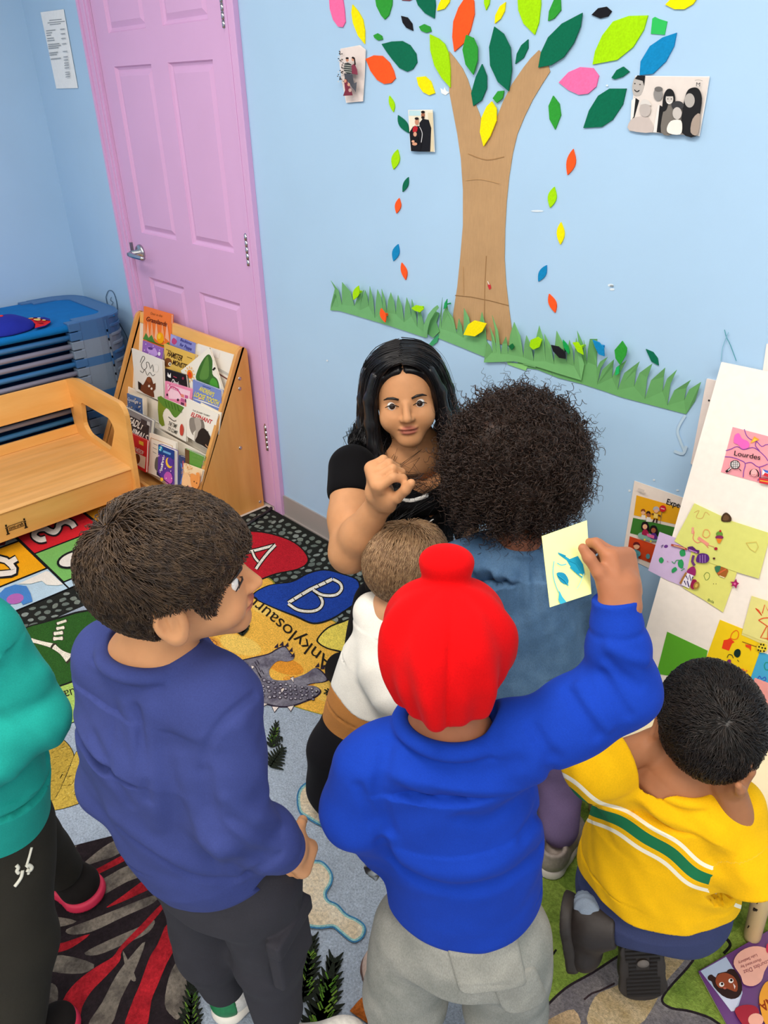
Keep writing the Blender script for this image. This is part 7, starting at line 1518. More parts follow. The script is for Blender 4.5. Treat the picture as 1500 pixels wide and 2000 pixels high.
    def shirt(P):
        d = gcyl(P, [nb-V3(0, 0, .015), mid_+V3(0, 0, .0), J['chest'], J['waist'], J['pel']], rt, [.08, .152, .146, .126, .142], [.055, .084, .102, .096, .11], .03)
        d = smin(d, chain(P, [J['Rsh']+V3(0, 0, .0), J['Rsh']+sl*.055], [.057, .057], .02), .04); d = smin(d, chain(P, [J['Lsh'], J['Lsh']+nrm(J['eL']-J['Lsh'])*.06], [.058, .060], .02), .03)
        d = d+wrink(P, .003, 30, 51)
        q = P-mid_; x = q @ rt; f_ = q @ fw; d = smax(d, -np.maximum(np.maximum(np.abs(x-.0)-.062, zt-P[:, 2]), -f_-.02), .006)
        nR = np.sqrt(((P-J['Rsh']-sl*.06)**2).sum(1)) < .09; d = np.where(nR, smax(d, (P-(J['Rsh']+sl*.075)) @ sl, .004), d); return smax(d, .1-P[:, 2], .01)
    ALL = np.concatenate(allS); sh_ = ALL.shape; Q_ = ALL.reshape(-1, 3).astype(np.float32); low = Q_[:, 2] < c[2]-.09
    def bodyshirt(P): return np.minimum(shirt(P), gcyl(P, [nb-V3(0, 0, .01), mid_, J['chest'], J['waist']], rt, [.07, .145, .135, .115], [.05, .077, .092, .085], .03))
    for _ in range(3):
        X = Q_[low]; d0 = bodyshirt(X); bad = d0 < .010
        if not bad.any(): break
        B = X[bad]; e = np.float32(.002); G_ = np.stack([bodyshirt(B+np.eye(3, dtype=np.float32)[i]*e)-d0[bad] for i in range(3)], 1); G_ = nrm_rows(G_); X[bad] = B+G_*(.010-d0[bad]+.006*r.uniform(0, 1, bad.sum()))[:, None]; Q_[low] = X
    allS = [Q_.reshape(sh_).astype(float)]
    S_ = strands(np.concatenate(allS), .0011*r.uniform(.7, 1.3, sum(len(a) for a in allS)))
    fly = np.concatenate(allS)[r.choice(sum(len(a) for a in allS), 50)]; fly = fly+np.linspace(0, 1, fly.shape[1])[None, :, None]*r.normal(size=(50, 1, 3))*.02; S2 = strands(fly, .0005)
    V, F_ = sdf_mesh(hair_core, c-np.array([.26, .26, .42]), c+np.array([.26, .26, .18]), .005); V, F_ = join((V, F_), S_, S2)
    tag(np_mesh('hair', V, F_, hm, o), 'long straight black hair parted in the middle')
    mesh_part('shirt', shirt, lo, hi, .004, mat('#0c0b0d', 'cloth'), o, 'black shirt with a low square neck')
    b = MB(); seam(b, lambda P: gcyl(P, [nb-V3(0, 0, .015), mid_+V3(0, 0, .0), J['chest'], J['waist'], J['pel']], rt, [.08, .152, .142, .126, .142], [.055, .084, .097, .096, .11], .03), [(772, 966), (782, 974), (800, 978), (818, 974), (832, 969), (843, 962)], .0055, mat('#f2efe9', 'cloth'), 1.3, 3, 8); tag(b.build('neck_trim', o), 'white trim along the neckline')
    b = MB(); decal(b, shirt, [(826, 1016), (832, 1019), (852, 1011), (834, 1024), (828, 1022)], mat('#f4f2ee', 'plain'), 1.3, .003); tag(b.build('shirt_emblem', o), 'small white curved emblem on the shirt')
    def pants(P):
        d = gcyl(P, [J['waist']*.4+J['pel']*.6, J['pel']], rt, [.135, .148], [.10, .105], .05)
        for h_, k_, a_ in ((J['hR'], kR, aR), (J['hL'], kL, aL)): d = smin(d, chain(P, [h_, k_, a_], [.085, .066, .052], .02), .03)
        return smax(d+wrink(P, .004, 30, 52), .022-P[:, 2], .004)
    mesh_part('trousers', pants, lo, hi, .0055, mat('#111012', 'cloth'), o, 'black trousers')
    return o
person_teacher()

# ------------------------------------------------------------------ girl with curly hair in the denim tunic
def person_curly():
    J = sc(dict(head=(1008, 930, 1.47), neck=(1012, 1062, 1.50), Rsh=(1100, 1105, 1.49), Lsh=(895, 1105, 1.54), chest=(1015, 1170, 1.55), waist=(1040, 1280, 1.60), pel=(1048, 1350, 1.63), hR=(1098, 1370, 1.62), hL=(1000, 1370, 1.66)), 1.0)
    pel = J['pel']; o = empty('person', (pel[0], pel[1], RZ), 'person, a child with dark curly hair in a blue denim tunic, back turned', 'person', 'children around the rug')
    rt = nrm(J['Rsh']-J['Lsh']); fw = nrm(np.cross(UPZ, rt)); c = J['head']; s = .92; Rh = frame(nrm(fw+V3(0, 0, -.05))); nb = J['neck']; skin = mat('#7d4c36', 'skin')
    fR = flo(1085, 1672, RZ); fL = flo(985, 1660, RZ); aR = fR+V3(0, 0, .06)+fw*.02; aL = fL+V3(0, 0, .06); kR = J['hR']*.45+aR*.55+fw*.03; kL = J['hL']*.45+aL*.55+fw*.03
    eL = J['Lsh']*.5+pel*.5-rt*.065-fw*.01; wL = eL+fw*.03-V3(0, 0, .10)+rt*.01; eR = J['Rsh']*.5+pel*.5+rt*.10+fw*.07; wR = eR+fw*.11+V3(0, 0, .02)
    def body(P):
        d = head_d(P, c, Rh, s); d = smin(d, cone(P, head_pt(c, Rh, s, (0, -.02, -.05)), nb, .036, .044), .02); d = smin(d, gcyl(P, [nb-V3(0, 0, .005), (J['Rsh']+J['Lsh'])/2, J['chest'], J['waist'], pel], rt, [.05, .085, .085, .08, .085], [.04, .05, .06, .06, .065], .03), .04)
        for a, e_, w_ in ((J['Rsh'], eR, wR), (J['Lsh'], eL, wL)): d = smin(d, chain(P, [a, e_, w_], [.03, .026, .02]), .02); d = smin(d, near(P, w_, .15, lambda Q: hand_d(Q, w_, fw, -UPZ, rt, .11, (20, 30, 20))), .01)
        d = smin(d, chain(P, [J['hR'], kR, aR], [.05, .038, .026]), .02); return smin(d, chain(P, [J['hL'], kL, aL], [.05, .038, .026]), .02)
    lo, hi = bounds([*J.values(), fR, fL, eR, eL, wR, wL], .13); lo[2] = .02
    mesh_part('body', body, lo, hi, .004, skin, o, tint=lambda V: lip_tint(V, c, Rh, s)); add_eyes(o, c, Rh, s)
    # curls
    r = np.random.default_rng(4); hc = at(1006, 905, 1.47)+V3(0, 0, .0); RR = np.array([.145, .145, .150])
    N = int(3600*HAIRQ); u = nrm_rows(r.normal(size=(N*2, 3))); u = u[u[:, 2] > -.80][:N]; N = len(u); T = 34
    front = u @ fw
    rad = r.uniform(.74, 1.0, N); base = hc+u*RR*rad[:, None]*np.array([1, 1, 1]); shrink = np.where(u[:, 2] < -.2, 1.0, 1.0)
    ax = nrm_rows(u*r.uniform(.05, .5, (N, 1))+np.array([0, 0, -1.0])*r.uniform(.55, 1.0, (N, 1))*(1.05-np.clip(u[:, 2:3], 0, 1)*.75)+r.normal(size=(N, 3))*.30); L = r.uniform(.045, .085, N)
    e1 = nrm_rows(np.cross(ax, r.normal(size=(N, 3)))); e2 = np.cross(ax, e1); t = np.linspace(0, 1, T); turns = r.uniform(3.2, 5.5, N); ph = r.uniform(0, 6.28, N); rc = r.uniform(.0045, .0085, N)
    ang = 2*math.pi*turns[:, None]*t[None]+ph[:, None]; env = (np.minimum(t*5, 1)*(1-.3*t))[None, :, None]
    line = base[:, None]+ax[:, None]*(L[:, None]*(t-.35)[None])[:, :, None]+rc[:, None, None]*env*(np.cos(ang)[:, :, None]*e1[:, None]+np.sin(ang)[:, :, None]*e2[:, None])
    line[:, :, 2] = np.maximum(line[:, :, 2], J['neck'][2]-.035+.02*np.sin(line[:, :, 0]*60)) if False else line[:, :, 2]
    S1 = strands(line, .0013*r.uniform(.6, 1.25, N))
    n2 = 260; ix = r.choice(N, n2); fl2 = line[ix]+(u[ix]*.022)[:, None]*t[None, :, None]; S2 = strands(fl2, .0006)
    core = sdf_mesh(lambda P: ell(P, hc, RR*.87)+wrink(P, .008, 60, 2), hc-.19, hc+.19, .006); V, F_ = join(core, S1, S2)
    tag(np_mesh('hair', V, F_, mat('#21150f', 'hair', rough=.55, c2='#3d281c'), o), 'dark brown tightly curled hair')
    hem = pel-V3(0, 0, .015)
    def dress(P):
        q = P-nb; ph_ = np.arctan2(q @ rt, -(q @ fw)); d = gcyl(P, [nb-V3(0, 0, .012), (J['Rsh']+J['Lsh'])/2-V3(0, 0, .004), J['chest'], J['waist'], hem-V3(0, 0, .03)], rt, [.060, .103, .113, .120, .132], [.050, .073, .087, .098, .112], .02)
        d = smin(d, cone(P, nb+V3(0, 0, -.03)-rt*.07, nb+V3(0, 0, -.03)+rt*.07, .044, .044), .04)
        d = d+.0042*np.sin(17*ph_+1.2*np.sin(30*P[:, 2]))*np.clip((nb[2]-P[:, 2]+.0)/.03, 0, 1)*np.clip(1.15-(nb[2]-P[:, 2])/.16, .12, 1)
        for a, e_, w_ in ((J['Rsh'], eR, wR), (J['Lsh'], eL, wL)): d = smin(d, chain(P, [a, e_, w_*.8+e_*.2], [.046, .044, .034], .02), .025)
        d = d+wrink(P, .0038, 28, 61, nrm(V3(.35, .2, .8)))+wrink(P, .002, 80, 62); d = d+groove(P, [pel+rt*.135*math.cos(a_)+fw*.115*math.sin(a_)+V3(0, 0, .012) for a_ in np.linspace(0, 6.283, 25)], .003, .004)
        d = smin(d, ringd(P, nb-V3(0, 0, .002), nrm(UPZ+fw*.15), .050, .008), .006); return smax(d, hem[2]-.02-P[:, 2], .004)
    mesh_part('tunic', dress, lo, hi, .0038, mat('#456383', 'denim', c2='#5b7b9b'), o, 'blue denim tunic gathered at the neck')
    def legg(P):
        d = chain(P, [J['hR'], kR, aR+V3(0, 0, .015)], [.066, .056, .044], .02); d = smin(d, chain(P, [J['hL'], kL, aL+V3(0, 0, .015)], [.066, .056, .044], .02), .02)
        d = smin(d, gcyl(P, [J['waist']*.2+pel*.8, pel], rt, [.09, .095], [.075, .08], .04), .02); return d+wrink(P, .003, 45, 63, UPZ)
    mesh_part('leggings', legg, lo, hi, .005, mat('#83709a', 'cloth'), o, 'purple leggings')
    for fpt, dirx in ((fR, nrm(flo(1112, 1606, RZ)-flo(1062, 1690, RZ))), (fL, fw)):
        sh = shoe_parts(o, fpt-dirx*.06, dirx, .175, col='#a2968c', sole='#d8d0c6', H=.05, W=.037, lace=False, label='silver grey shoe with a cat face on the toe')
    b = MB(); 
    def shoe_top(P): return (P[:, 2]-(RZ+.047))
    for pts, cl in (([(1098, 1604), (1104, 1600), (1112, 1606), (1106, 1612), (1098, 1612)], '#c9a49a'), ([(1112, 1608), (1118, 1608), (1120, 1618)], '#6a5a54'), ([(1106, 1622), (1114, 1626), (1112, 1634), (1106, 1630)], '#8c7a72')): b.poly([flo(u_, v_, RZ+.047) for u_, v_ in pts], mat(cl, 'leather'))
    return o
person_curly()

# ------------------------------------------------------------------ small child in the white and tan shirt
def person_white():
    J = sc(dict(head=(797, 1108, 1.60), neck=(778, 1192, 1.60), Lsh=(738, 1232, 1.62), Rsh=(812, 1250, 1.59), chest=(746, 1300, 1.65), waist=(722, 1380, 1.69), pel=(712, 1430, 1.72), hL=(690, 1440, 1.73), hR=(765, 1450, 1.69), eL=(752, 1345, 1.58), wL=(800, 1405, 1.55)), 1.006)
    pel = J['pel']; o = empty('person', (pel[0], pel[1], RZ), 'person, a small light brown haired child in a white and tan shirt, kneeling', 'person', 'children around the rug')
    rt = nrm(J['Rsh']-J['Lsh']); fw = nrm(np.cross(UPZ, rt)); c = J['head']; s = .86; Rh = frame(nrm(fw+.35*RIGHT_H-V3(0, 0, .25))); nb = J['neck']; skin = mat('#cf9a72', 'skin')
    kL, kR = pel+fw*.10-rt*.05-V3(0, 0, pel[2]-.075), pel+fw*.10+rt*.05-V3(0, 0, pel[2]-.075); aL, aR = pel-fw*.05-rt*.05-V3(0, 0, pel[2]-.05), pel-fw*.05+rt*.09-V3(0, 0, pel[2]-.05)
    eR = J['Rsh']+fw*.0-rt*.045-V3(0, 0, .10); wR = eR+fw*.05-rt*.05+V3(0, 0, .01)
    def body(P):
        d = head_d(P, c, Rh, s); d = smin(d, cone(P, head_pt(c, Rh, s, (0, -.02, -.05)), nb, .036, .042), .02); d = smin(d, gcyl(P, [nb, J['chest'], J['waist'], pel], rt, [.06, .08, .08, .08], [.045, .06, .06, .06], .03), .03)
        d = smin(d, chain(P, [J['Lsh'], J['eL'], J['wL']], [.03, .027, .021]), .02); d = smin(d, chain(P, [J['Rsh'], eR, wR], [.03, .026, .02]), .02)
        d = smin(d, near(P, J['wL'], .14, lambda Q: hand_d(Q, J['wL'], nrm(J['wL']-J['eL']), -UPZ, -rt, .11, (25, 35, 20))), .01); d = smin(d, near(P, wR, .14, lambda Q: hand_d(Q, wR, fw, -UPZ, -rt, .11, (25, 35, 20))), .01)
        d = smin(d, chain(P, [J['hL'], kL, aL], [.045, .036, .026]), .02); return smin(d, chain(P, [J['hR'], kR, aR], [.045, .036, .026]), .02)
    lo, hi = bounds([*J.values(), kL, kR, aL, aR, eR, wR], .13); lo[2] = .02
    mesh_part('body', body, lo, hi, .004, skin, o, tint=lambda V: lip_tint(V, c, Rh, s)); add_eyes(o, c, Rh, s)
    build_hair(o, c, Rh, s, '#8f6e50', '#b8956e', int(6500*HAIRQ), (-.1, .1, .99), .125, .0009, label='straight light brown hair', lift=.017, seed=13, grav=.75, wave=.22, rnd=.10, T=10, capr=(.082, .100, .090), hang=.03)
    def shirt(P):
        d = gcyl(P, [nb-V3(0, 0, .006), (J['Lsh']+J['Rsh'])/2-V3(0, 0, .0), J['chest'], J['waist'], pel], rt, [.055, .084, .098, .100, .100], [.046, .058, .078, .084, .084], .02)
        d = smin(d, chain(P, [J['Rsh'], eR], [.044, .038], .02), .02); return d+wrink(P, .004, 32, 71)
    spl = J['chest']*.25+J['waist']*.75; sn = nrm(J['waist']-J['chest'])
    def upper(P):
        d = smax(shirt(P)-.001, (P-spl) @ sn-.008*np.sin(P[:, 0]*40), .004); d = smin(d, chain(P, [J['Lsh'], J['Lsh']*.3+J['eL']*.7, J['eL']*.75+J['wL']*.25], [.044, .050, .044], .02)+wrink(P, .003, 50, 72), .012)
        d = smin(d, cone(P, nb+V3(0, 0, -.02)-rt*.06, nb+V3(0, 0, -.02)+rt*.06, .044, .044), .03); return smax(d, -hole(P, nb+V3(0, 0, .016), UPZ, .046), .004)
    mesh_part('shirt_top', upper, lo, hi, .004, mat('#f0ebe0', 'cloth'), o, 'white upper half of the shirt')
    mesh_part('shirt_bottom', lambda P: smax(shirt(P), -((P-spl) @ sn)-.01, .004), lo, hi, .0045, mat('#bb7d42', 'cloth'), o, 'tan lower half of the shirt')
    def pants(P):
        d = gcyl(P, [J['waist']*.25+pel*.75, pel-V3(0, 0, .03)], rt, [.106, .108], [.085, .085], .05)
        for h_, k_, a_ in ((J['hL'], kL, aL), (J['hR'], kR, aR)): d = smin(d, chain(P, [h_, k_, a_], [.062, .050, .042], .02), .03)
        d = smin(d, cone(P, pel-rt*.06-fw*.03-V3(0, 0, .06), pel-rt*.07-fw*.05-V3(0, 0, pel[2]-.1), .07, .06), .04)
        return smax(d+wrink(P, .004, 34, 73), .022-P[:, 2], .004)
    mesh_part('trousers', pants, lo, hi, .005, mat('#17161a', 'cloth'), o, 'black trousers')
    return o
person_white()
# ------------------------------------------------------------------ child in the yellow shirt
def person_yellow():
    J = sc(dict(head=(1378, 1416, 1.16), neck=(1330, 1525, 1.19), Rsh=(1425, 1590, 1.165), Lsh=(1205, 1520, 1.235), chest=(1300, 1620, 1.25), waist=(1284, 1680, 1.30), pel=(1276, 1738, 1.35), hR=(1328, 1762, 1.36), hL=(1218, 1740, 1.38), eR=(1475, 1705, 1.17), eL=(1162, 1498, 1.175), wL=(1292, 1446, 1.20), wR=(1425, 1535, 1.12)), 1.0)
    pel = J['pel']; o = empty('person', (pel[0], pel[1], RZ), 'person, a black haired child in a yellow shirt with a green stripe, kneeling', 'person', 'children around the rug')
    rt = nrm(J['Rsh']-J['Lsh']); sp = nrm(J['neck']-pel); fw = nrm(np.cross(sp, rt)); c = J['head']; s = .85; nb = J['neck']; skin = mat('#a46e4c', 'skin')
    Rh = frame(nrm(DEEP_H+.15*RIGHT_H+V3(0, 0, -.05)), nrm(UPZ+.10*RIGHT_H+.1*DEEP_H)); fwh = nrm(fw*np.array([1, 1, 0]))
    kR, kL = pel+fwh*.20+rt*.07-V3(0, 0, pel[2]-.07), pel+fwh*.20-rt*.07-V3(0, 0, pel[2]-.07)
    hR_, tR = at(1254, 1842, 1.325), at(1258, 1975, 1.425); hL_, tL = at(1098, 1768, 1.345), at(1118, 1872, 1.43)
    aR, aL = hR_+fwh*.03+V3(0, 0, .01), at(1150, 1775, 1.345)
    def body(P):
        d = head_d(P, c, Rh, s); d = smin(d, cone(P, head_pt(c, Rh, s, (0, -.022, -.05)), nb, .039, .046), .02); d = smin(d, gcyl(P, [nb-sp*.01, (J['Rsh']+J['Lsh'])/2, J['chest'], J['waist'], pel], rt, [.055, .085, .088, .088, .09], [.045, .055, .064, .066, .07], .03), .04)
        d = smin(d, chain(P, [J['Rsh'], J['eR'], J['wR']], [.033, .028, .022]), .02); d = smin(d, chain(P, [J['Lsh'], J['eL'], J['wL']], [.033, .028, .022]), .02)
        d = smin(d, near(P, J['wR'], .15, lambda Q: hand_d(Q, J['wR'], nrm(UPZ+.2*RIGHT_H), -RIGHT_H, -DEEP_H, .115, (30, 45, 30))), .01); d = smin(d, near(P, J['wL'], .15, lambda Q: hand_d(Q, J['wL'], nrm(RIGHT_H+.5*DEEP_H), -UPZ, DEEP_H*-1, .115, (20, 30, 20))), .01)
        d = smin(d, chain(P, [J['hR'], kR, aR], [.052, .042, .028]), .02); return smin(d, chain(P, [J['hL'], kL, aL], [.052, .042, .028]), .02)
    lo, hi = bounds([*J.values(), kR, kL, aR, aL, tR, tL], .13); lo[2] = .016
    mesh_part('body', body, lo, hi, .0036, skin, o, tint=lambda V: lip_tint(V, c, Rh, s)); add_eyes(o, c, Rh, s)
    build_hair(o, c, Rh, s, '#15110f', '#2e241e', int(7000*HAIRQ), (-.1, -.75, .6), .055, .0008, label='short black hair', lift=.012, seed=23, grav=.15, capr=(.080, .099, .090))
    cn = nb+sp*.012-fw*.004; cax = nrm(sp+fw*.15); hb = J['waist']*.62+pel*.38; hn = nrm(pel-J['waist']); rsd = nrm(J['eR']-J['Rsh']); lsd = nrm(J['eL']-J['Lsh'])
    def shirt(P):
        d = gcyl(P, [nb-sp*.004, (J['Rsh']+J['Lsh'])/2-sp*.002, J['chest'], J['waist'], hb], rt, [.060, .102, .118, .131, .136], [.048, .066, .086, .106, .112], .02); d = smin(d, cone(P, nb-sp*.018-rt*.07, nb-sp*.018+rt*.07, .046, .046), .04)
        d = smin(d, chain(P, [J['Rsh'], J['Rsh']*.4+J['eR']*.6, J['eR']*1.1-J['Rsh']*.1], [.048, .050, .056], .02), .03); d = smin(d, chain(P, [J['Lsh'], J['eL'], J['eL']*.6+J['wL']*.4], [.046, .047, .044], .02), .03)
        d = d+wrink(P, .0045, 32, 81)+wrink(P, .0036, 70, 82, nrm(V3(.5, .3, .6)))
        d = smax(d, -hole(P, cn-cax*.006, cax, .048), .004); d = smin(d, ringd(P, cn-cax*.003, cax, .051, .0085), .006); d = d+.002*np.exp(-(np.abs(ringd(P, cn-cax*.010, cax, .061, 0))/.0035)**2)
        d = smax(d, (P-hb) @ hn-.003*np.sin(P @ rt*30), .004); n2 = np.sqrt(((P-J['eR'])**2).sum(1)) < .085; d = np.where(n2, smax(d, (P-J['eR']-rsd*.012) @ rsd, .004), d); wl_ = nrm(J['wL']-J['eL']); n3 = np.sqrt(((P-J['wL'])**2).sum(1)) < .09; return np.where(n3, smax(d, (P-(J['eL']*.6+J['wL']*.4)) @ wl_, .004), d)
    A0, B0, M0 = trace(shirt, 1195, 1600, .8), trace(shirt, 1400, 1722, .8), trace(shirt, 1310, 1660, .8); tr_ = nrm(B0-A0); dn = nrm(np.cross(tr_, ray(1300, 1660))); dn = dn if dn @ sp < 0 else -dn
    ym = mat('#eeb610', 'cloth'); m2 = bpy.data.materials.new('yellow_striped_cloth'); m2 = ym.copy(); m2.name = 'striped_cloth'; nt = m2.node_tree; N_ = nt.nodes; bs = N_['Principled BSDF']; src = bs.inputs['Base Color'].links[0].from_socket
    at_ = N_.new('ShaderNodeAttribute'); at_.attribute_name = 'stripe'; prev = src
    for lo_, hi_, cl in ((-.0085, .0085, '#1f7048'), (-.0215, -.0155, '#f3ead2'), (.0155, .0215, '#f3ead2')):
        g1 = N_.new('ShaderNodeMath'); g1.operation = 'GREATER_THAN'; g1.inputs[1].default_value = lo_; g2 = N_.new('ShaderNodeMath'); g2.operation = 'LESS_THAN'; g2.inputs[1].default_value = hi_; mu = N_.new('ShaderNodeMath'); mu.operation = 'MULTIPLY'
        nt.links.new(at_.outputs['Fac'], g1.inputs[0]); nt.links.new(at_.outputs['Fac'], g2.inputs[0]); nt.links.new(g1.outputs[0], mu.inputs[0]); nt.links.new(g2.outputs[0], mu.inputs[1])
        mx = N_.new('ShaderNodeMix'); mx.data_type = 'RGBA'; nt.links.new(mu.outputs[0], mx.inputs['Factor']); nt.links.new(prev, mx.inputs['A']); mx.inputs['B'].default_value = lin(cl); prev = mx.outputs['Result']
    nt.links.new(prev, bs.inputs['Base Color'])
    def stripe(V):
        q = V-A0; v = q @ dn+.004*np.sin((q @ tr_)*34)+.0025*np.sin((q @ tr_)*71+1); t_ = (V-J['Rsh']) @ rsd; far = (np.sqrt(((V-J['eR'])**2).sum(1)) < .075) | (t_ > .055) & ((V-pel) @ sp > .1) & ((V-J['Rsh']) @ rt > .01); return np.where(far, 1.0, v)
    mesh_part('shirt', shirt, lo, hi, .0034, m2, o, 'yellow shirt with a green and two white stripes', attr={'stripe': stripe})
    def pants(P):
        d = gcyl(P, [J['waist']*.15+pel*.85, pel, pel-sp*.030], rt, [.102, .116, .116], [.082, .096, .096], .045)
        for h_, k_ in ((J['hR'], kR), (J['hL'], kL)): d = smin(d, chain(P, [h_, k_, k_*.6+h_*np.array([.4, .4, 0])+V3(0, 0, .02)], [.085, .062, .05], .02), .03)
        return smax(d+wrink(P, .004, 34, 83), .024-P[:, 2], .005)
    mesh_part('shorts', pants, lo, hi, .004, mat('#3b4266', 'fleece'), o, 'navy blue fleece shorts')
    mesh_part('sock', lambda P: chain(P, [aL+nrm(kL-aL)*.05, aL-nrm(kL-aL)*.0], [.031, .030], .01)+.0008*np.sin(P @ nrm(kL-aL)*700), aL-.1, aL+.1, .003, mat('#8a97a8', 'cloth'), o, 'blue grey sock')
    # boots: the right one shows its sole, the left one lies on its side
    bm_, so = '#2b2320', '#332c28'
    upR = nrm(DEEP_H+.35*UPZ); shoe_parts(o, hR_, nrm(tR-hR_), .178, up=upR, col=bm_, sole=so, H=.075, W=.040, lace=False, label='dark brown boot with its ribbed sole turned up')
    f_ = nrm(tR-hR_); u_ = nrm(upR-f_*(upR @ f_)); r_ = np.cross(f_, u_); b = MB()
    for k in range(13):
        t = .008+k*.0122; w = .030 if t < .055 or t > .10 else .025
        if .035 < t < .075: segs = ((-w, -.012), (.012, w))
        else: segs = ((-w, w),)
        for x0, x1 in segs: b.prism([hR_+f_*(t+y)+r_*x-u_*.0035 for x, y in ((x0, 0), (x1, 0), (x1, .006), (x0, .006))], u_*.006, mat('#1f1a18', 'plastic', .7))
    b.build('tread', o); b = MB(); b.lathe(hR_+f_*.055, [(0, .002), (.0095, .002), (.011, .004), (.010, .0055), (0, .0055)], mat('#6a615a', 'plastic', .5), 20, -u_); tag(b.build('sole_badge', o), 'oval grey badge in the sole')
    shoe_parts(o, hL_, nrm(tL-hL_), .165, up=nrm(RIGHT_H*.75-.35*DEEP_H+.6*UPZ), col=bm_, sole=so, H=.070, W=.042, lace=False, label='dark brown boot lying on its side')
    return o
person_yellow()

# ------------------------------------------------------------------ child in teal at the picture's left edge
def person_teal():
    J = sc(dict(head=(-150, 1010, 1.0), neck=(-140, 1160, 1.07), Rsh=(-22, 1250, 1.08), Lsh=(-230, 1170, 1.16), chest=(-85, 1330, 1.15), waist=(-40, 1500, 1.24), pel=(-38, 1590, 1.30), eR=(56, 1400, 1.14), wR=(-35, 1510, 1.10), eL=(-260, 1340, 1.25), wL=(-200, 1440, 1.3), hR=(8, 1620, 1.29), hL=(-90, 1590, 1.35)), 1.0)
    pel = J['pel']; o = empty('person', (pel[0], pel[1], RZ), 'person, a child in a teal top and dark trousers with white lettering', 'person', 'children around the rug')
    rt = nrm(J['Rsh']-J['Lsh']); fw = nrm(np.cross(UPZ, rt)); c = J['head']; s = .88; Rh = frame(fw); nb = J['neck']; skin = mat('#c08a64', 'skin')
    aR = flo(25, 2090, .06); kR = J['hR']*.5+aR*.5+fw*.01; aL = at(110, 1672, 1.60); aL[2] = .075; kL = J['hL']*.5+aL*.5+fw*.03
    def body(P):
        d = head_d(P, c, Rh, s); d = smin(d, cone(P, head_pt(c, Rh, s, (0, -.02, -.05)), nb, .038, .046), .02); d = smin(d, gcyl(P, [nb-V3(0, 0, .01), (J['Rsh']+J['Lsh'])/2, J['chest'], J['waist'], pel], rt, [.055, .09, .095, .09, .09], [.045, .055, .065, .066, .07], .03), .04)
        for a, e_, w_ in (('Rsh', 'eR', 'wR'), ('Lsh', 'eL', 'wL')):
            d = smin(d, chain(P, [J[a], J[e_], J[w_]], [.034, .029, .022]), .02); d = smin(d, near(P, J[w_], .15, lambda Q, w_=w_, e_=e_: hand_d(Q, J[w_], nrm(J[w_]-J[e_]), -rt if w_ == 'wR' else rt, UPZ, .115, (30, 40, 30))), .01)
        d = smin(d, chain(P, [J['hR'], kR, aR], [.05, .04, .028]), .02); return smin(d, chain(P, [J['hL'], kL, aL], [.05, .04, .028]), .02)
    lo, hi = bounds([*J.values(), kR, kL, aR, aL], .13); lo[2] = .02
    mesh_part('body', body, lo, hi, .0045, skin, o, tint=lambda V: lip_tint(V, c, Rh, s)); add_eyes(o, c, Rh, s)
    build_hair(o, c, Rh, s, '#1b1512', '#30261f', 2500, (0, -.6, .8), .055, .001, label='short dark hair', seed=33)
    hb = pel+nrm(pel-J['waist'])*.0; hn = nrm(pel-J['waist']); hf = nrm(J['wR']-J['eR'])
    def shirt(P):
        d = gcyl(P, [nb-V3(0, 0, .006), (J['Rsh']+J['Lsh'])/2, J['chest'], J['waist'], hb], rt, [.058, .102, .118, .122, .125], [.048, .066, .086, .096, .10], .02); d = smin(d, cone(P, nb+V3(0, 0, -.03)-rt*.08, nb+V3(0, 0, -.03)+rt*.08, .048, .048), .04)
        d = smin(d, chain(P, [J['Rsh'], J['Rsh']*.5+J['eR']*.5, J['eR'], J['wR']], [.050, .050, .050, .038], .02), .03); d = smin(d, chain(P, [J['Lsh'], J['eL'], J['wL']], [.050, .050, .036], .02), .03)
        se = near(P, J['eR'], .15, lambda Q: wrink(Q, .006, 62, 92, nrm(hf+.4*UPZ))); d = d+np.where(np.abs(se) < .02, se, 0)+wrink(P, .0045, 34, 91)
        return smax(smax(d, (P-hb) @ hn, .006), -hole(P, nb+V3(0, 0, .002), UPZ, .05), .004)
    mesh_part('top', shirt, lo, hi, .0038, mat('#219c90', 'cloth'), o, 'teal long sleeved top')
    def pants(P):
        d = gcyl(P, [J['waist']*.4+pel*.6, pel], rt, [.108, .112], [.09, .098], .05); d = smin(d, chain(P, [J['hR'], kR, aR+V3(0, 0, .05)], [.078, .072, .056], .02), .03); d = smin(d, chain(P, [J['hL'], kL, aL+V3(0, 0, .03)], [.075, .06, .046], .02), .03)
        return d+wrink(P, .004, 30, 93, UPZ)
    mesh_part('trousers', pants, lo, hi, .0045, mat('#2b2924', 'cloth'), o, 'dark brown black trousers')
    b = MB(); wm = mat('#d6d4c6', 'plain')
    for q, r in (([(32, 1690), (36, 1695), (33, 1701), (37, 1706)], .003), ([(44, 1700), (42, 1712), (36, 1722), (29, 1731)], .003), ([(62, 1655), (57, 1674), (52, 1690)], .0022), ([(51, 1694), (56, 1690), (62, 1694), (58, 1700), (52, 1699)], .0035), ([(55, 1704), (56, 1707)], .0025)): seam(b, pants, q, r, wm, .9, 3, 6)
    tag(b.build('printed_mark', o), 'small white brush lettering on the trouser leg')
    ft = nrm(flo(160, 1735, RZ)-flo(95, 1690, RZ)); shoe_parts(o, flo(98, 1700, RZ)+V3(0, 0, .002), ft, .15, col='#1d1a19', sole='#c9264a', H=.075, W=.042, kind='cloth', lace=False, label='fuzzy black shoe with a red sole edge')
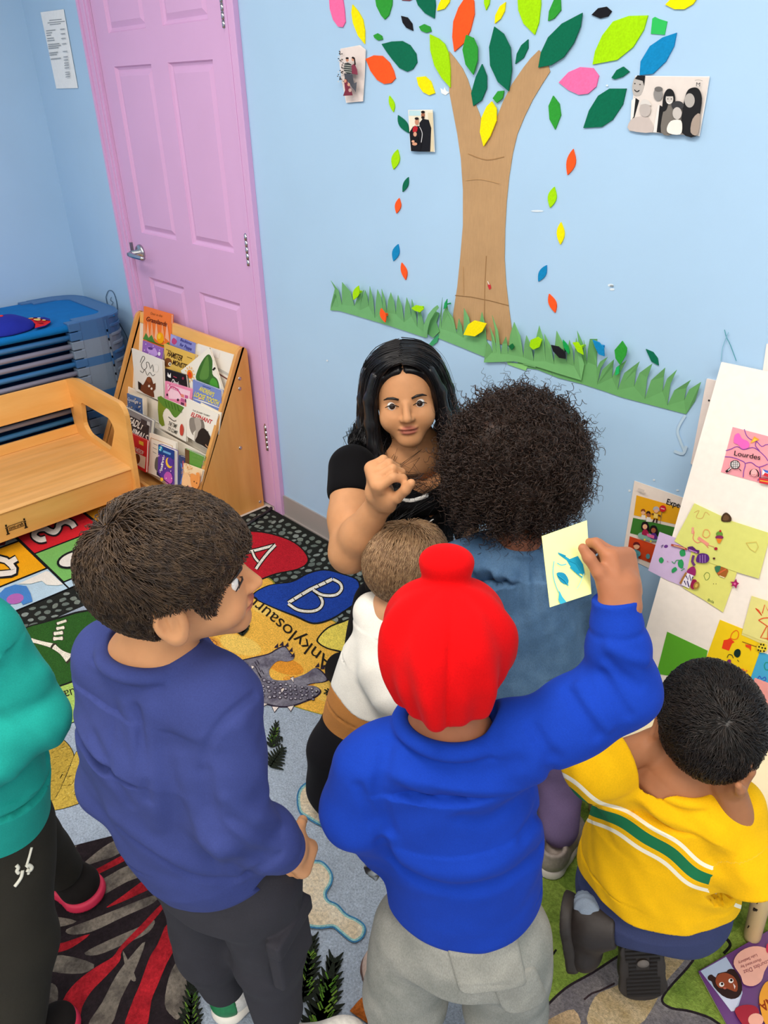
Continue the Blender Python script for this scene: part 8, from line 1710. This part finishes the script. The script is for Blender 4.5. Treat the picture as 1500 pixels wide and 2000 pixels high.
    shoe_parts(o, aR*np.array([1, 1, 0])-fw*.03+V3(0, 0, RZ), fw, .16, col='#1d1a19', sole='#c9264a', H=.06, W=.038, kind='cloth', lace=False, label='black shoe')
    return o
person_teal()
# ================================================================== ceiling lights
def lamp(x, y, sx, sy, power, col=(1.0, .95, .88)):
    o = empty('ceiling_light', (x, y, 2.6), 'white recessed ceiling light panel above the rug area', 'ceiling light', 'ceiling light panels')
    b = MB(); fr = mat('#eeeeee', 'plastic'); t = .02
    b.box((x-sx/2-t, y-sy/2-t, 2.592), (x+sx/2+t, y-sy/2, 2.62), fr); b.box((x-sx/2-t, y+sy/2, 2.592), (x+sx/2+t, y+sy/2+t, 2.62), fr)
    b.box((x-sx/2-t, y-sy/2, 2.592), (x-sx/2, y+sy/2, 2.62), fr); b.box((x+sx/2, y-sy/2, 2.592), (x+sx/2+t, y+sy/2, 2.62), fr); b.build('frame', o)
    b = MB(); b.box((x-sx/2, y-sy/2, 2.604), (x+sx/2, y+sy/2, 2.612), mat('#fff4e6', 'plain', emit=1.5)); b.build('diffuser', o)
    l = bpy.data.lights.new('lamp', 'AREA'); l.shape = 'RECTANGLE'; l.size = sx; l.size_y = sy; l.energy = power; l.color = col
    lo = bpy.data.objects.new('lamp', l); COL.objects.link(lo); put(lo, (x, y, 2.588), o)
for x, y, p in [(1.5, -1.3, 22), (3.3, -1.4, 44), (5.0, -1.6, 40), (1.7, -3.6, 26), (3.5, -3.7, 40), (5.2, -3.7, 34)]:
    lamp(x, y, 1.2, .6, p, (1.0, .95, .89) if x < 2.5 else (1.0, .925, .845))
w = bpy.data.worlds.new('world'); SC.world = w; w.use_nodes = True
w.node_tree.nodes['Background'].inputs['Color'].default_value = (.9, .95, 1, 1); w.node_tree.nodes['Background'].inputs['Strength'].default_value = .15
SC.view_settings.view_transform = 'Standard'; SC.view_settings.look = 'None'; SC.view_settings.gamma = 1.0; SC.view_settings.use_curve_mapping = False
SC.view_settings.exposure = -0.47
SC.cycles.use_denoising = True; SC.cycles.max_bounces = 6
